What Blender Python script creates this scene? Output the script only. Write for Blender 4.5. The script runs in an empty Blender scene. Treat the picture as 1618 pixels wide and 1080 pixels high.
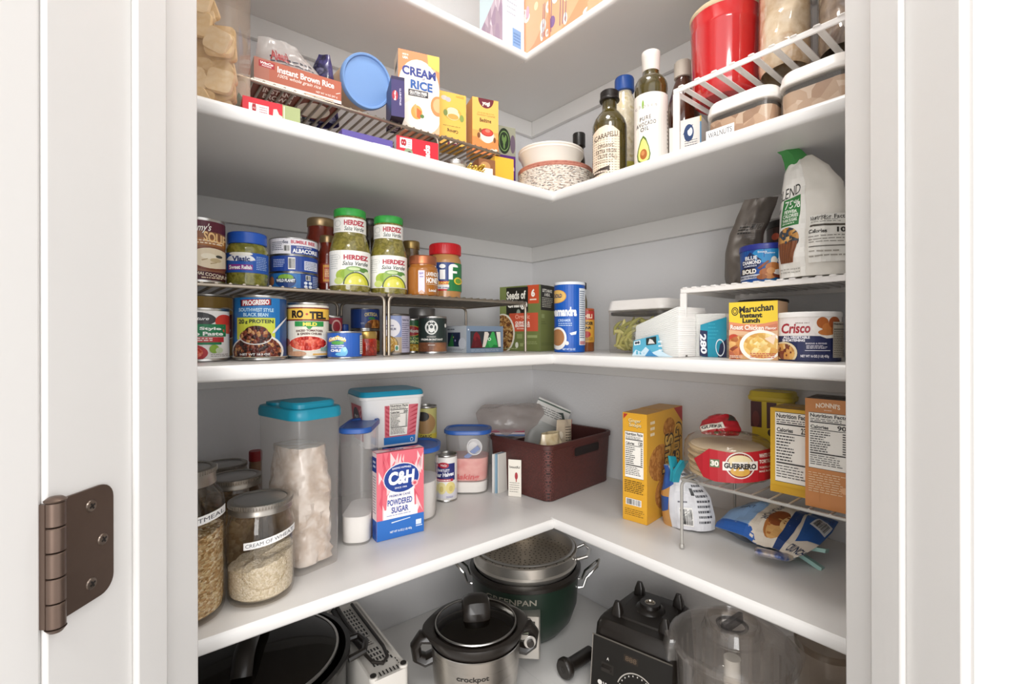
import bpy, bmesh, math, random
from mathutils import Vector, Matrix
R = random.Random(7)
PI = math.pi
C = bpy.context.scene.collection
# ------------------------------------------------------------------ camera model (photo taken as 1618 x 1080)
CX, CY, CZ, YAW, F, PY, ROLL = 1.0773, -0.9757, 1.25, 0.69331, 755.7, 532.0, -0.002
FW = Vector((-math.cos(YAW), math.sin(YAW))); RT = Vector((FW.y, -FW.x))
CAM = Vector((CX, CY))
T0, T1, T2, T3, T4 = 1.9137, 1.5376, 1.2161, 0.8914, 0.550   # shelf tops
DL, DR = 0.4064, 0.3116
def unroll(px, py):
    x, y = px - 809, py - PY
    return x, y
def hdir(px):                                   # horizontal direction of an image column, unit depth
    return FW + RT * ((px - 809) / F)
def onX(px, x):                                 # point of the vertical plane x = const in an image column
    d = hdir(px); t = (x - CX) / d.x
    return CAM + d * t
def onY(px, y):
    d = hdir(px); t = (y - CY) / d.y
    return CAM + d * t
def atD(px, dep): return CAM + hdir(px) * dep
def dep(P): return (Vector((P[0], P[1])) - CAM).dot(FW)
def rows(P): # row shift of the roll at this point
    d = Vector((P[0], P[1])) - CAM
    return ROLL * d.dot(RT) / d.dot(FW) * F
def zat(P, py): return CZ - (py - PY - rows(P)) * dep(P) / F
def pz(px, py, z):                              # point of the horizontal plane z under a pixel
    t = (CZ - z) * F / (py - PY - ROLL * (px - 809))
    return CAM + hdir(px) * t
def cyl(x0, x1, r=None, D=None, X=None, Y=None, yb=None, z=None):
    a0, a1 = math.atan((x0 - 809) / F), math.atan((x1 - 809) / F)
    a, ph = (a0 + a1) / 2, (a1 - a0) / 2
    dr = FW * math.cos(a) + RT * math.sin(a)
    if r is not None and D is None and X is None and Y is None and yb is None: D = r / math.sin(ph)
    if X is not None: D = (X - CX) / dr.x
    if Y is not None: D = (Y - CY) / dr.y
    if yb is not None: D = (CZ - z) * F / (yb - PY) / (math.cos(a) - math.sin(ph))
    P = CAM + dr * D
    return P.x, P.y, (D * math.sin(ph) if r is None else r)
def face_cam(P, off=0.0):                       # rotation about z that turns local -Y to the camera
    d = CAM - Vector((P[0], P[1]))
    return math.atan2(d.x, -d.y) + off
# ------------------------------------------------------------------ materials
MATS = {}
def lin(h):
    h = h.lstrip('#'); o = []
    for i in (0, 2, 4):
        c = int(h[i:i+2], 16) / 255
        o.append(c / 12.92 if c <= .04045 else ((c + .055) / 1.055) ** 2.4)
    return (*o, 1)
def pm(h, rough=.5, metal=0., key=None, bump=0, bscale=200, var=0, vscale=30, **kw):
    """Principled material of one colour, with optional noise bump and a little colour variation."""
    k = key or (h, rough, metal, bump, bscale, var, vscale, tuple(sorted(kw.items())))
    if k in MATS: return MATS[k]
    m = bpy.data.materials.new('paint_' + h.strip('#')); m.use_nodes = True
    nt = m.node_tree; b = nt.nodes['Principled BSDF']
    b.inputs['Base Color'].default_value = lin(h); b.inputs['Roughness'].default_value = rough; b.inputs['Metallic'].default_value = metal
    for n, v in kw.items():
        n = {'coat': 'Coat Weight', 'alpha': 'Alpha', 'trans': 'Transmission Weight', 'ior': 'IOR', 'spec': 'Specular IOR Level', 'aniso': 'Anisotropic', 'sss': 'Subsurface Weight', 'sheen': 'Sheen Weight'}[n]
        b.inputs[n].default_value = v
    if bump or var:
        tc = nt.nodes.new('ShaderNodeTexCoord'); nz = nt.nodes.new('ShaderNodeTexNoise')
        nt.links.new(tc.outputs['Object'], nz.inputs['Vector'])
        if var:
            nz.inputs['Scale'].default_value = vscale; nz.inputs['Detail'].default_value = 4
            mx = nt.nodes.new('ShaderNodeMix'); mx.data_type = 'RGBA'
            c = lin(h); mx.inputs['A'].default_value = (*[max(0, x * (1 - var)) for x in c[:3]], 1); mx.inputs['B'].default_value = (*[min(1, x * (1 + var)) for x in c[:3]], 1)
            nt.links.new(nz.outputs['Fac'], mx.inputs['Factor']); nt.links.new(mx.outputs['Result'], b.inputs['Base Color'])
        if bump:
            n2 = nt.nodes.new('ShaderNodeTexNoise'); n2.inputs['Scale'].default_value = bscale; n2.inputs['Detail'].default_value = 3
            nt.links.new(tc.outputs['Object'], n2.inputs['Vector'])
            bp = nt.nodes.new('ShaderNodeBump'); bp.inputs['Strength'].default_value = bump; bp.inputs['Distance'].default_value = .002
            nt.links.new(n2.outputs['Fac'], bp.inputs['Height']); nt.links.new(bp.outputs['Normal'], b.inputs['Normal'])
    MATS[k] = m; return m
def food(cols, scale=120, rough=.4, bump=.6, kind='voronoi', coat=0., stretch=None):
    """Mottled stuff: cells or noise coloured from a list of hex colours."""
    k = ('food', tuple(cols), scale, rough, kind, coat, stretch)
    if k in MATS: return MATS[k]
    m = bpy.data.materials.new('mottled_' + cols[0].strip('#')); m.use_nodes = True
    nt = m.node_tree; b = nt.nodes['Principled BSDF']; b.inputs['Roughness'].default_value = rough; b.inputs['Coat Weight'].default_value = coat
    tc = nt.nodes.new('ShaderNodeTexCoord'); vec = tc.outputs['Object']
    if stretch:
        mp = nt.nodes.new('ShaderNodeMapping'); mp.inputs['Scale'].default_value = stretch; nt.links.new(vec, mp.inputs['Vector']); vec = mp.outputs['Vector']
    rp = nt.nodes.new('ShaderNodeValToRGB'); n = len(cols)
    while len(rp.color_ramp.elements) < n: rp.color_ramp.elements.new(.5)
    if kind == 'voronoi':
        t = nt.nodes.new('ShaderNodeTexVoronoi'); t.inputs['Scale'].default_value = scale
        sp = nt.nodes.new('ShaderNodeSeparateColor'); nt.links.new(t.outputs['Color'], sp.inputs['Color']); fac = sp.outputs[0]; hgt = t.outputs['Distance']
        for i, c in enumerate(cols): rp.color_ramp.elements[i].position = i / n; rp.color_ramp.elements[i].color = lin(c)
        rp.color_ramp.interpolation = 'CONSTANT'
    else:
        t = nt.nodes.new('ShaderNodeTexNoise'); t.inputs['Scale'].default_value = scale; t.inputs['Detail'].default_value = 5; fac = hgt = t.outputs['Fac']
        for i, c in enumerate(cols): rp.color_ramp.elements[i].position = .3 + .4 * i / max(1, n - 1); rp.color_ramp.elements[i].color = lin(c)
    nt.links.new(vec, t.inputs['Vector']); nt.links.new(fac, rp.inputs['Fac']); nt.links.new(rp.outputs['Color'], b.inputs['Base Color'])
    if bump:
        bp = nt.nodes.new('ShaderNodeBump'); bp.inputs['Strength'].default_value = bump; bp.inputs['Distance'].default_value = .003; bp.invert = kind == 'voronoi'
        nt.links.new(hgt, bp.inputs['Height']); nt.links.new(bp.outputs['Normal'], b.inputs['Normal'])
    MATS[k] = m; return m
def clear(tint='#ffffff', milk=0., rough=.03, milkcol='#f4f2ee', ior=1.45, wrinkle=0, gloss=.035):
    """Thin clear glass or plastic: fresnel gloss over a see-through wall, with a share of milky diffuse."""
    k = ('clear', tint, milk, rough, milkcol, ior, wrinkle, gloss)
    if k in MATS: return MATS[k]
    m = bpy.data.materials.new('clear_wall'); m.use_nodes = True
    nt = m.node_tree; nt.nodes.remove(nt.nodes['Principled BSDF']); out = nt.nodes['Material Output']
    N = nt.nodes.new; L = nt.links.new
    tr = N('ShaderNodeBsdfTransparent'); tr.inputs[0].default_value = lin(tint)
    gl = N('ShaderNodeBsdfGlossy'); gl.inputs['Roughness'].default_value = rough
    lw = N('ShaderNodeLayerWeight'); lw.inputs['Blend'].default_value = .5
    pw = N('ShaderNodeMath'); pw.operation = 'POWER'; pw.inputs[1].default_value = 4.5; L(lw.outputs['Facing'], pw.inputs[0])
    fr = N('ShaderNodeMath'); fr.operation = 'MULTIPLY_ADD'; fr.inputs[1].default_value = .75; fr.inputs[2].default_value = gloss; L(pw.outputs[0], fr.inputs[0])
    if wrinkle:
        tc = N('ShaderNodeTexCoord'); nz = N('ShaderNodeTexNoise'); nz.inputs['Scale'].default_value = 25; nz.inputs['Detail'].default_value = 3; nz.inputs['Distortion'].default_value = 1.5
        bp = N('ShaderNodeBump'); bp.inputs['Strength'].default_value = wrinkle; bp.inputs['Distance'].default_value = .01
        L(tc.outputs['Object'], nz.inputs['Vector']); L(nz.outputs['Fac'], bp.inputs['Height']); L(bp.outputs['Normal'], gl.inputs['Normal']); L(bp.outputs['Normal'], lw.inputs['Normal'])
    s = tr.outputs[0]
    if milk:
        df = N('ShaderNodeBsdfDiffuse'); df.inputs[0].default_value = lin(milkcol)
        tl = N('ShaderNodeBsdfTranslucent'); tl.inputs[0].default_value = lin(milkcol)
        a = N('ShaderNodeMixShader'); a.inputs[0].default_value = .5; L(df.outputs[0], a.inputs[1]); L(tl.outputs[0], a.inputs[2])
        b = N('ShaderNodeMixShader'); b.inputs[0].default_value = milk; L(s, b.inputs[1]); L(a.outputs[0], b.inputs[2]); s = b.outputs[0]
    mx = N('ShaderNodeMixShader'); L(fr.outputs[0], mx.inputs[0]); L(s, mx.inputs[1]); L(gl.outputs[0], mx.inputs[2]); L(mx.outputs[0], out.inputs[0])
    MATS[k] = m; return m
def ML(c): return c if not isinstance(c, str) else pm(c, .42)
STEEL = pm('#c8c6c2', .28, 1.); STEEL2 = pm('#b4b1ac', .35, 1.); CHROME = pm('#dcdad6', .12, 1.)
DARKSTEEL = pm('#6a655e', .35, 1.)
# ------------------------------------------------------------------ mesh builder
class MB:
    def __init__(s): s.bm = bmesh.new(); s.m = []
    def mi(s, c):
        c = ML(c)
        if c not in s.m: s.m.append(c)
        return s.m.index(c)
    def poly(s, pts, c, smooth=False):
        try:
            f = s.bm.faces.new([s.bm.verts.new(p) for p in pts]); f.material_index = s.mi(c); f.smooth = smooth
        except ValueError: pass
    def loft(s, rings, c, closed=True, cap0=False, cap1=False, smooth=True, cols=None):
        """Skin between rings of equal point counts; cols gives one colour per gap."""
        V = [[s.bm.verts.new(p) for p in r] for r in rings]; n = len(V[0])
        for i in range(len(V) - 1):
            m = s.mi(cols[i] if cols else c)
            for j in range(n if closed else n - 1):
                q = [V[i][j], V[i][(j+1) % n], V[i+1][(j+1) % n], V[i+1][j]]
                try: f = s.bm.faces.new(q)
                except ValueError: continue
                f.material_index = m; f.smooth = smooth
        if cap0:
            f = s.bm.faces.new(V[0][::-1]); f.material_index = s.mi(cols[0] if cols else c)
        if cap1:
            f = s.bm.faces.new(V[-1]); f.material_index = s.mi(cols[-1] if cols else c)
        return V
    def lathe(s, prof, c, n=40, o=(0, 0, 0), cap0=True, cap1=True, smooth=True, cols=None, ax=None):
        rings = []
        for r, z in prof:
            ring = [Vector((max(r, 1e-5) * math.cos(2*PI*k/n), max(r, 1e-5) * math.sin(2*PI*k/n), z)) for k in range(n)]
            if ax is not None: ring = [ax @ p for p in ring]
            rings.append([p + Vector(o) for p in ring])
        s.loft(rings, c, True, cap0, cap1, smooth, cols)
    def box(s, lo, hi, c, mat=None):
        x0, y0, z0 = lo; x1, y1, z1 = hi
        P = [Vector(p) for p in ((x0,y0,z0),(x1,y0,z0),(x1,y1,z0),(x0,y1,z0),(x0,y0,z1),(x1,y0,z1),(x1,y1,z1),(x0,y1,z1))]
        if mat is not None: P = [mat @ p for p in P]
        V = [s.bm.verts.new(p) for p in P]; m = s.mi(c)
        for q in ((3,2,1,0),(4,5,6,7),(0,1,5,4),(1,2,6,5),(2,3,7,6),(3,0,4,7)):
            f = s.bm.faces.new([V[i] for i in q]); f.material_index = m
    def prism(s, pts, z0, z1, c):
        s.loft([[Vector((x, y, z0)) for x, y in pts], [Vector((x, y, z1)) for x, y in pts]], c, True, True, True, False)
    def tube(s, path, r, c, n=10, cap=True, closed=False, flat=None):
        path = [Vector(p) for p in path]; rings = []; up = None; N = len(path)
        for i, p in enumerate(path):
            if closed: t = path[(i+1) % N] - path[i-1]
            else: t = path[min(i+1, N-1)] - path[max(i-1, 0)]
            t.normalize()
            if up is None: up = Vector((0,0,1)) if abs(t.z) < .9 else Vector((1,0,0))
            a = t.cross(up); a.normalize(); b = a.cross(t); b.normalize(); up = b
            rr = r[i] if isinstance(r, (list, tuple)) else r
            rings.append([p + (a * math.cos(2*PI*k/n) * (flat if flat and flat > 0 else 1) + b * math.sin(2*PI*k/n) * (-flat if flat and flat < 0 else 1)) * rr for k in range(n)])
        if closed: rings.append(rings[0])
        s.loft(rings, c, True, cap and not closed, cap and not closed)
    def rr(s, secs, c, rad=.02, n=5, cap0=True, cap1=True, cols=None, smooth=True, o=(0,0), mat=None):
        """Rounded-rectangle loft: secs = (width, depth, z[, rad])."""
        rings = []
        for q in secs:
            w, d, z = q[:3]; r = min(q[3] if len(q) > 3 else rad, w/2 - 1e-4, d/2 - 1e-4); ring = []
            for sx, sy, a0 in ((1,1,0),(-1,1,90),(-1,-1,180),(1,-1,270)):
                for k in range(n + 1):
                    a = math.radians(a0 + 90*k/n)
                    ring.append(Vector((o[0] + sx*(w/2-r) + r*math.cos(a), o[1] + sy*(d/2-r) + r*math.sin(a), z)))
            if mat is not None: ring = [mat @ p for p in ring]
            rings.append(ring)
        s.loft(rings, c, True, cap0, cap1, smooth, cols)
    def art(s, art, fn, cuts=None, cutv=None):
        bm = bmesh.new(); L = bm.faces.layers.int.new('l')
        for polys, c, lay in art.it:
            m = s.mi(c)
            for p in polys:
                try: f = bm.faces.new([bm.verts.new((x, y, 0)) for x, y in p])
                except ValueError: continue
                f.material_index = m; f[L] = lay
        for ax, cc in ((0, cuts), (1, cutv)):
            for u in cc or ():
                g = bm.verts[:] + bm.edges[:] + bm.faces[:]
                bmesh.ops.bisect_plane(bm, geom=g, dist=1e-6, plane_co=(u, 0, 0) if ax == 0 else (0, u, 0), plane_no=(1, 0, 0) if ax == 0 else (0, 1, 0))
        for u, ax, sg in ((0,0,-1),(1,0,1),(0,1,-1),(1,1,1)):
            if any((v.co[ax] - u)*sg > 1e-6 for v in bm.verts):
                bmesh.ops.bisect_plane(bm, geom=bm.verts[:] + bm.edges[:] + bm.faces[:], dist=1e-6, plane_co=(u, 0, 0) if ax == 0 else (0, u, 0), plane_no=(sg, 0, 0) if ax == 0 else (0, sg, 0), clear_outer=True)
        for f in bm.faces:
            off = .00025 + (.00009 if cuts else .00003) * f[L]
            try: g = s.bm.faces.new([s.bm.verts.new(fn(v.co.x, v.co.y, off)) for v in f.verts])
            except ValueError: continue
            g.material_index = f.material_index; g.smooth = False
        bm.free()
    def build(s, name, parent=None, loc=None, rot=None, smooth_angle=None):
        me = bpy.data.meshes.new(name); s.bm.to_mesh(me); s.bm.free(); me.set_sharp_from_angle(angle=math.radians(38))
        for m in s.m: me.materials.append(m)
        o = bpy.data.objects.new(name, me); C.objects.link(o)
        if parent is not None: o.parent = parent
        if loc is not None: o.location = loc
        if rot is not None: o.rotation_euler = rot
        return o
def fixn(o): # consistent outward normals
    bm = bmesh.new(); bm.from_mesh(o.data); bmesh.ops.recalc_face_normals(bm, faces=bm.faces[:]); bm.to_mesh(o.data); bm.free(); return o
def bevel(o, w=.002, seg=2):
    m = o.modifiers.new('bevel', 'BEVEL'); m.width = w; m.segments = seg; m.limit_method = 'ANGLE'; m.angle_limit = math.radians(40); return o
def subsurf(o, n=1):
    m = o.modifiers.new('sub', 'SUBSURF'); m.levels = n; m.render_levels = n; return o
# ------------------------------------------------------------------ naming
def tag(o, label=None, cat=None, group=None, kind=None):
    if label: o['label'] = label
    if cat: o['category'] = cat
    if group: o['group'] = group
    if kind: o['kind'] = kind
    return o
def thing(name, label, cat, P, rz=0., group=None, rot=None):
    o = bpy.data.objects.new(name, None); C.objects.link(o); o.empty_display_size = .02
    o.location = P; o.rotation_euler = rot if rot is not None else (0, 0, rz)
    return tag(o, label, cat, group)
# ------------------------------------------------------------------ flat artwork (labels, print)
TXT = {}
def text2d(t, bold=0., shear=0., space=1.):
    k = (t, bold, shear, space)
    if k in TXT: return TXT[k]
    cu = bpy.data.curves.new('t', 'FONT'); cu.body = t; cu.size = 1; cu.offset = bold; cu.shear = shear; cu.resolution_u = 3; cu.space_character = space
    cu.fill_mode = 'FRONT'
    o = bpy.data.objects.new('t', cu); me = o.to_mesh()
    P = [[(me.vertices[i].co.x, me.vertices[i].co.y) for i in p.vertices] for p in me.polygons]
    o.to_mesh_clear(); bpy.data.objects.remove(o); bpy.data.curves.remove(cu)
    xs = [x for p in P for x, y in p] or [0, 1]; ys = [y for p in P for x, y in p] or [0, 1]
    x0, x1, y0, y1 = min(xs), max(xs), min(ys), max(ys)
    P = [[((x - x0) / max(x1 - x0, 1e-6), (y - y0) / max(y1 - y0, 1e-6)) for x, y in p] for p in P]
    TXT[k] = P; return P
class Art:
    """Print in fractions of a face: x 0..1 left to right, y 0..1 bottom to top."""
    def __init__(s): s.it = []
    def add(s, polys, c): s.it.append((polys, c, len(s.it) // 1)); return s
    def rect(s, x0, y0, x1, y1, c): return s.add([[(x0,y0),(x1,y0),(x1,y1),(x0,y1)]], c)
    def poly(s, pts, c): return s.add([list(pts)], c)
    def ell(s, cx, cy, rx, ry, c, n=26, a0=0, a1=360):
        return s.add([[(cx + rx*math.cos(math.radians(a0+(a1-a0)*k/n)), cy + ry*math.sin(math.radians(a0+(a1-a0)*k/n))) for k in range(n if a1-a0 >= 360 else n+1)]], c)
    def ring(s, cx, cy, rx, ry, t, c, n=26, a0=0, a1=360, ty=None):
        ty = ty or t*ry/max(rx,1e-6); P = []
        for k in range(n):
            a, b = math.radians(a0+(a1-a0)*k/n), math.radians(a0+(a1-a0)*(k+1)/n)
            P.append([(cx+rx*math.cos(a), cy+ry*math.sin(a)), (cx+rx*math.cos(b), cy+ry*math.sin(b)), (cx+(rx-t)*math.cos(b), cy+(ry-ty)*math.sin(b)), (cx+(rx-t)*math.cos(a), cy+(ry-ty)*math.sin(a))])
        return s.add(P, c)
    def text(s, t, cx, cy, w, h, c, bold=.02, shear=0., slope=0., arc=0., rot=0, space=1.):
        """Text filling the box (cx, cy, w, h); slope tilts it, arc bows it, rot = 90 or -90 turns it."""
        P = []
        for p in text2d(t, bold, shear, space):
            q = []
            for x, y in p:
                x -= .5; y -= .5
                if rot == 90: x, y = -y, x
                elif rot == -90: x, y = y, -x
                elif rot == 180: x, y = -x, -y
                q.append((cx + x*w, cy + y*h + slope*x*w + arc*(1 - 4*x*x)*h))
            P.append(q)
        return s.add(P, c)
    def lines(s, x0, y0, x1, y1, n, c, fill=.45, rag=.25, seed=1, words=True):
        """Rows of fine print."""
        r = random.Random(seed); P = []
        for i in range(n):
            ya = y1 - (y1-y0)*(i + .5 - fill/2)/n; yb = y1 - (y1-y0)*(i + .5 + fill/2)/n
            xe = x1 - (x1-x0)*rag*r.random(); x = x0
            while x < xe:
                w = (x1-x0)*(r.uniform(.06,.2) if words else 9); e = min(x+w, xe)
                P.append([(x,yb),(e,yb),(e,ya),(x,ya)]); x = e + (x1-x0)*.03
        return s.add(P, c)
    def nutri(s, x0, y0, x1, y1, cal='100', c='#2a2624', bg='#f3efe6', seed=3):
        W, H = x1-x0, y1-y0
        X = lambda f: x0 + W*f
        Yv = lambda f: y0 + H*f
        s.rect(x0, y0, x1, y1, bg)
        for a, b, cc, d in ((0,0,1,.008),(0,.992,1,1)): s.rect(X(a), Yv(b), X(cc), Yv(d), c)
        s.text('Nutrition Facts', X(.5), Yv(.945), W*.92, H*.065, c, .03)
        s.lines(X(.04), Yv(.84), X(.9), Yv(.90), 2, c, .4, .3, seed)
        s.rect(X(.04), Yv(.815), X(.96), Yv(.835), c)
        s.text('Calories', X(.28), Yv(.745), W*.46, H*.06, c, .03)
        s.text(cal, X(.84), Yv(.755), W*.22, H*.085, c, .03)
        s.rect(X(.04), Yv(.69), X(.96), Yv(.702), c)
        for i in range(9):
            y = .655 - i*.042
            s.lines(X(.04), Yv(y-.014), X(.62), Yv(y+.014), 1, c, .62, .5, seed+i)
            s.rect(X(.86), Yv(y-.009), X(.95), Yv(y+.009), c)
        s.rect(X(.04), Yv(.265), X(.96), Yv(.285), c)
        s.lines(X(.04), Yv(.06), X(.96), Yv(.25), 5, c, .3, .3, seed+20)
        return s
    def code(s, x0, y0, x1, y1, bg='#f4f2ee', c='#222222', n=22, vert=True):
        r = random.Random(5); s.rect(x0, y0, x1, y1, bg); P = []; m = .06
        for i in range(n):
            a = m + (1-2*m)*i/n; b = a + (1-2*m)/n*r.choice((.35,.5,.8))
            if vert: P.append([(x0+(x1-x0)*a, y0+(y1-y0)*.08),(x0+(x1-x0)*b, y0+(y1-y0)*.08),(x0+(x1-x0)*b, y0+(y1-y0)*.92),(x0+(x1-x0)*a, y0+(y1-y0)*.92)])
            else: P.append([(x0+(x1-x0)*.08, y0+(y1-y0)*a),(x0+(x1-x0)*.92, y0+(y1-y0)*a),(x0+(x1-x0)*.92, y0+(y1-y0)*b),(x0+(x1-x0)*.08, y0+(y1-y0)*b)])
        return s.add(P, c)
CYLCUTS = [(math.sin(math.radians(a)) + 1) / 2 for a in range(-75, 76, 10)]
def cmap(r, z0, h):      # wrap: x is the fraction across the visible width of the round thing
    rf = r if callable(r) else (lambda z: r)
    def fn(x, y, off):
        a = math.asin(max(-.9995, min(.9995, 2*x-1))); z = z0 + y*h; q = rf(z) + off
        return Vector((q*math.sin(a), -q*math.cos(a), z))
    return fn
def fmap(side, W, D, H, z0=0.):
    return {'front': lambda x, y, o: Vector(((x-.5)*W, -D/2-o, z0+y*H)),
            'back': lambda x, y, o: Vector(((.5-x)*W, D/2+o, z0+y*H)),
            'left': lambda x, y, o: Vector((-W/2-o, D/2-x*D, z0+y*H)),
            'right': lambda x, y, o: Vector((W/2+o, -D/2+x*D, z0+y*H)),
            'top': lambda x, y, o: Vector(((x-.5)*W, -D/2+y*D, z0+H+o)),
            'bottom': lambda x, y, o: Vector(((x-.5)*W, D/2-y*D, z0-o))}[side]
LOG = []
def hitcol(px, P, d):                           # how far along P + t d an image column is met
    h = hdir(px); w = P - CAM                   # CAM + a h = P + t d
    den = d.x*h.y - d.y*h.x
    return (h.x*w.y - h.y*w.x) / den
def pbox(xl, xn, xr, N, q, seen='left'):
    """Plan of a box turned by q whose near upright edge stands at N (column xn): width, depth, centre from the outer columns."""
    ax = Vector((math.cos(q), math.sin(q))); ay = Vector((-ax.y, ax.x)); N = Vector((N[0], N[1]))
    if seen == 'left':
        W = hitcol(xr, N, ax); D = hitcol(xl, N, ay); return W, D, N + ax*W/2 + ay*D/2
    W = hitcol(xl, N, -ax); D = hitcol(xr, N, ay); return W, D, N - ax*W/2 + ay*D/2
# ------------------------------------------------------------------ common things
def carton(name, label, cat, W, D, H, P, rz, col, faces, group=None, rot=None, tuck=True, bulge=0., sides=None):
    """A printed paperboard box, base centre at P, front face along local -Y; glued seams show as thin lips on top."""
    b = MB(); sides = sides or {}
    x, y = W/2, D/2; V = [Vector(p) for p in ((-x,-y,0),(x,-y,0),(x,y,0),(-x,y,0),(-x,-y,H),(x,-y,H),(x,y,H),(-x,y,H))]
    for nm, q in (('bottom',(3,2,1,0)),('top',(4,5,6,7)),('front',(0,1,5,4)),('right',(1,2,6,5)),('back',(2,3,7,6)),('left',(3,0,4,7))):
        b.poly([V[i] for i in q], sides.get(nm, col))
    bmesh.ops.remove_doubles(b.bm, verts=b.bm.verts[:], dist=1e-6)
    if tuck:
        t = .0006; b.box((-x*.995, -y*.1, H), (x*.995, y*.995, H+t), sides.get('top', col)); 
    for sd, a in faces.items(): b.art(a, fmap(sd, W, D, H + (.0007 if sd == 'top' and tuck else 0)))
    o = b.build(name, None, P, rot if rot is not None else (0, 0, rz))
    LOG.append((name, label[:40], round(W,3), round(D,3), round(H,3)))
    return tag(o, label, cat, group)
def can(name, label, x0, x1, ytop, z, art, col, r=None, h=None, group=None, off=0., rim=STEEL, lidcol=STEEL2, cat='can', P=None, ribs=True, **kw):
    """A tin can with rolled rims, a paper wrapper and a recessed ridged end."""
    if P is None: cx, cy, r = cyl(x0, x1, r=r, **kw)
    else: cx, cy = P
    fr = Vector((cx, cy)) - FW * r
    if h is None: h = zat(fr, ytop) - z
    LOG.append((name, label[:40], 'r', round(r,4), 'h', round(h,4), 'x', round(cx,3), 'y', round(cy,3)))
    t = thing(name, label, cat, (cx, cy, z), face_cam((cx, cy), off), group)
    b = MB(); e = min(.004, h*.06)
    b.lathe([(r*.955, 0), (r, .0008), (r, e*.7), (r*.975, e), (r*.975, h-e), (r, h-e*.7), (r, h-.0006), (r*.985, h), (r*.955, h-.0006), (r*.945, h-e), (r*.8, h-e*.9), (r*.76, h-e*1.25), (r*.45, h-e*1.25), (r*.42, h-e), (.0001, h-e)], rim, 44, cols=[rim]*9+[lidcol]*5)
    b.build('can_body', t)
    w = MB(); rw = r*.985
    w.lathe([(rw, e*1.05), (rw, h-e*1.05)], col, 44, cap0=False, cap1=False)
    if art: w.art(art, cmap(rw, e*1.05, h-2.1*e), CYLCUTS)
    w.build('paper_label', t)
    return t
def pouch(name, label, cat, P, secs, col, art=None, back=None, rot=(0,0,0), wr=.002, seed=1, nx=18, ny=26, group=None, sub=1, parent=None, pw=2.2, seams=True, ws=40):
    """A soft bag: secs = (height, half width, half depth, x shift, y shift); print is laid on its front."""
    from mathutils import noise
    secs = sorted(secs); H0, H1 = secs[0][0], secs[-1][0]
    def at(z):
        for a, b in zip(secs, secs[1:]):
            if a[0] <= z <= b[0] + 1e-9:
                f = (z - a[0]) / max(b[0] - a[0], 1e-9); f = f*f*(3-2*f)*.5 + f*.5
                return [a[i] + (b[i]-a[i])*f for i in range(1, 5)]
        return list(secs[-1][1:5])
    def S(x, y, off, side=-1):
        z = H0 + (H1-H0)*y; hw, hd, dx, dy = at(z); u = max(-1, min(1, 2*x - 1))
        e = max(0, 1 - abs(u)**pw)**(.62)
        w = noise.noise(Vector((x*hw*ws*2, z*ws, seed*7.3 + side*3))) * wr * (.3 + e) + noise.noise(Vector((x*hw*ws*6, z*ws*2.4, seed*3.1 + side))) * wr*.35*e
        return Vector((dx + hw*u, dy + side*(hd*e + w*e + off), z))
    b = MB()
    for side in (-1, 1):
        V = [[b.bm.verts.new(S(i/nx, j/ny, 0, side)) for i in range(nx+1)] for j in range(ny+1)]; m = b.mi(col)
        for j in range(ny):
            for i in range(nx):
                q = [V[j][i], V[j][i+1], V[j+1][i+1], V[j+1][i]]
                f = b.bm.faces.new(q if side < 0 else q[::-1]); f.material_index = m; f.smooth = True
        for j in (0, ny): pass
    bmesh.ops.remove_doubles(b.bm, verts=b.bm.verts[:], dist=1e-5)
    o = b.build(name, parent, P, rot)
    G = {}
    def SB(x, y, off, side):                     # the same facets as the bag itself
        i, j = min(nx-1, max(0, int(x*nx + 1e-7))), min(ny-1, max(0, int(y*ny + 1e-7)))
        fx, fy = x*nx - i, y*ny - j; q = []
        for a_, b_ in ((0,0),(1,0),(0,1),(1,1)):
            kk = (i+a_, j+b_, side)
            if kk not in G: G[kk] = S((i+a_)/nx, (j+b_)/ny, 0, side)
            q.append(G[kk])
        p = (q[0]*(1-fx) + q[1]*fx)*(1-fy) + (q[2]*(1-fx) + q[3]*fx)*fy
        n_ = (q[1] - q[0] + q[3] - q[2]).cross(q[2] - q[0] + q[3] - q[1]); n_.normalize()
        if n_.y*side < 0: n_ = -n_
        return p + n_*(off + .0003)
    if art:
        a = MB(); a.art(art, lambda x, y, off: SB(x, y, off, -1), [i/nx for i in range(1, nx)], [j/ny for j in range(1, ny)]); p = a.build('print', o)
    if back:
        a = MB(); a.art(back, lambda x, y, off: SB(1-x, y, off, 1), [i/nx for i in range(1, nx)], [j/ny for j in range(1, ny)]); p = a.build('print', o)
    return tag(o, label, cat, group)
# ================================================================== the pantry
S = bpy.context.scene
WALL = pm('#e2e1e1', .75, bump=.35, bscale=150, var=.03, vscale=4)
TRIM = pm('#e0dedb', .38, var=.012, vscale=8)
SHELF = pm('#e3e1de', .35, var=.015, vscale=10)
CEIL = pm('#f2f1ef', .8, bump=.2, bscale=180)
DIN, DOUT = .504, .378                                  # depth of the doorway wall's inner and outer face from the lens
def dw(dp, s): return CAM + FW*dp + RT*s                # a point of the doorway wall, s metres to the right of the lens
SL, SR = -.3303, .3502                                  # the two jamb faces
HT = 2.44
def slab(name, pts, z0, z1, m, kind='structure', bev=0):
    b = MB(); b.prism([(p[0], p[1]) for p in pts], z0, z1, m); o = fixn(b.build(name)); o['kind'] = kind
    if bev: bevel(o, bev)
    return o
IL = dw(DIN, (0 - (CAM + FW*DIN).x) / RT.x); IR = dw(DIN, (0 - (CAM + FW*DIN).y) / RT.y)
slab('wall_left', [(0,0), (-.1,.1), (-.1,-1.75), (0,-1.75)], 0, HT, WALL)
slab('wall_right', [(0,0), (1.6,0), (1.6,.1), (-.1,.1)], 0, HT, WALL)
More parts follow.
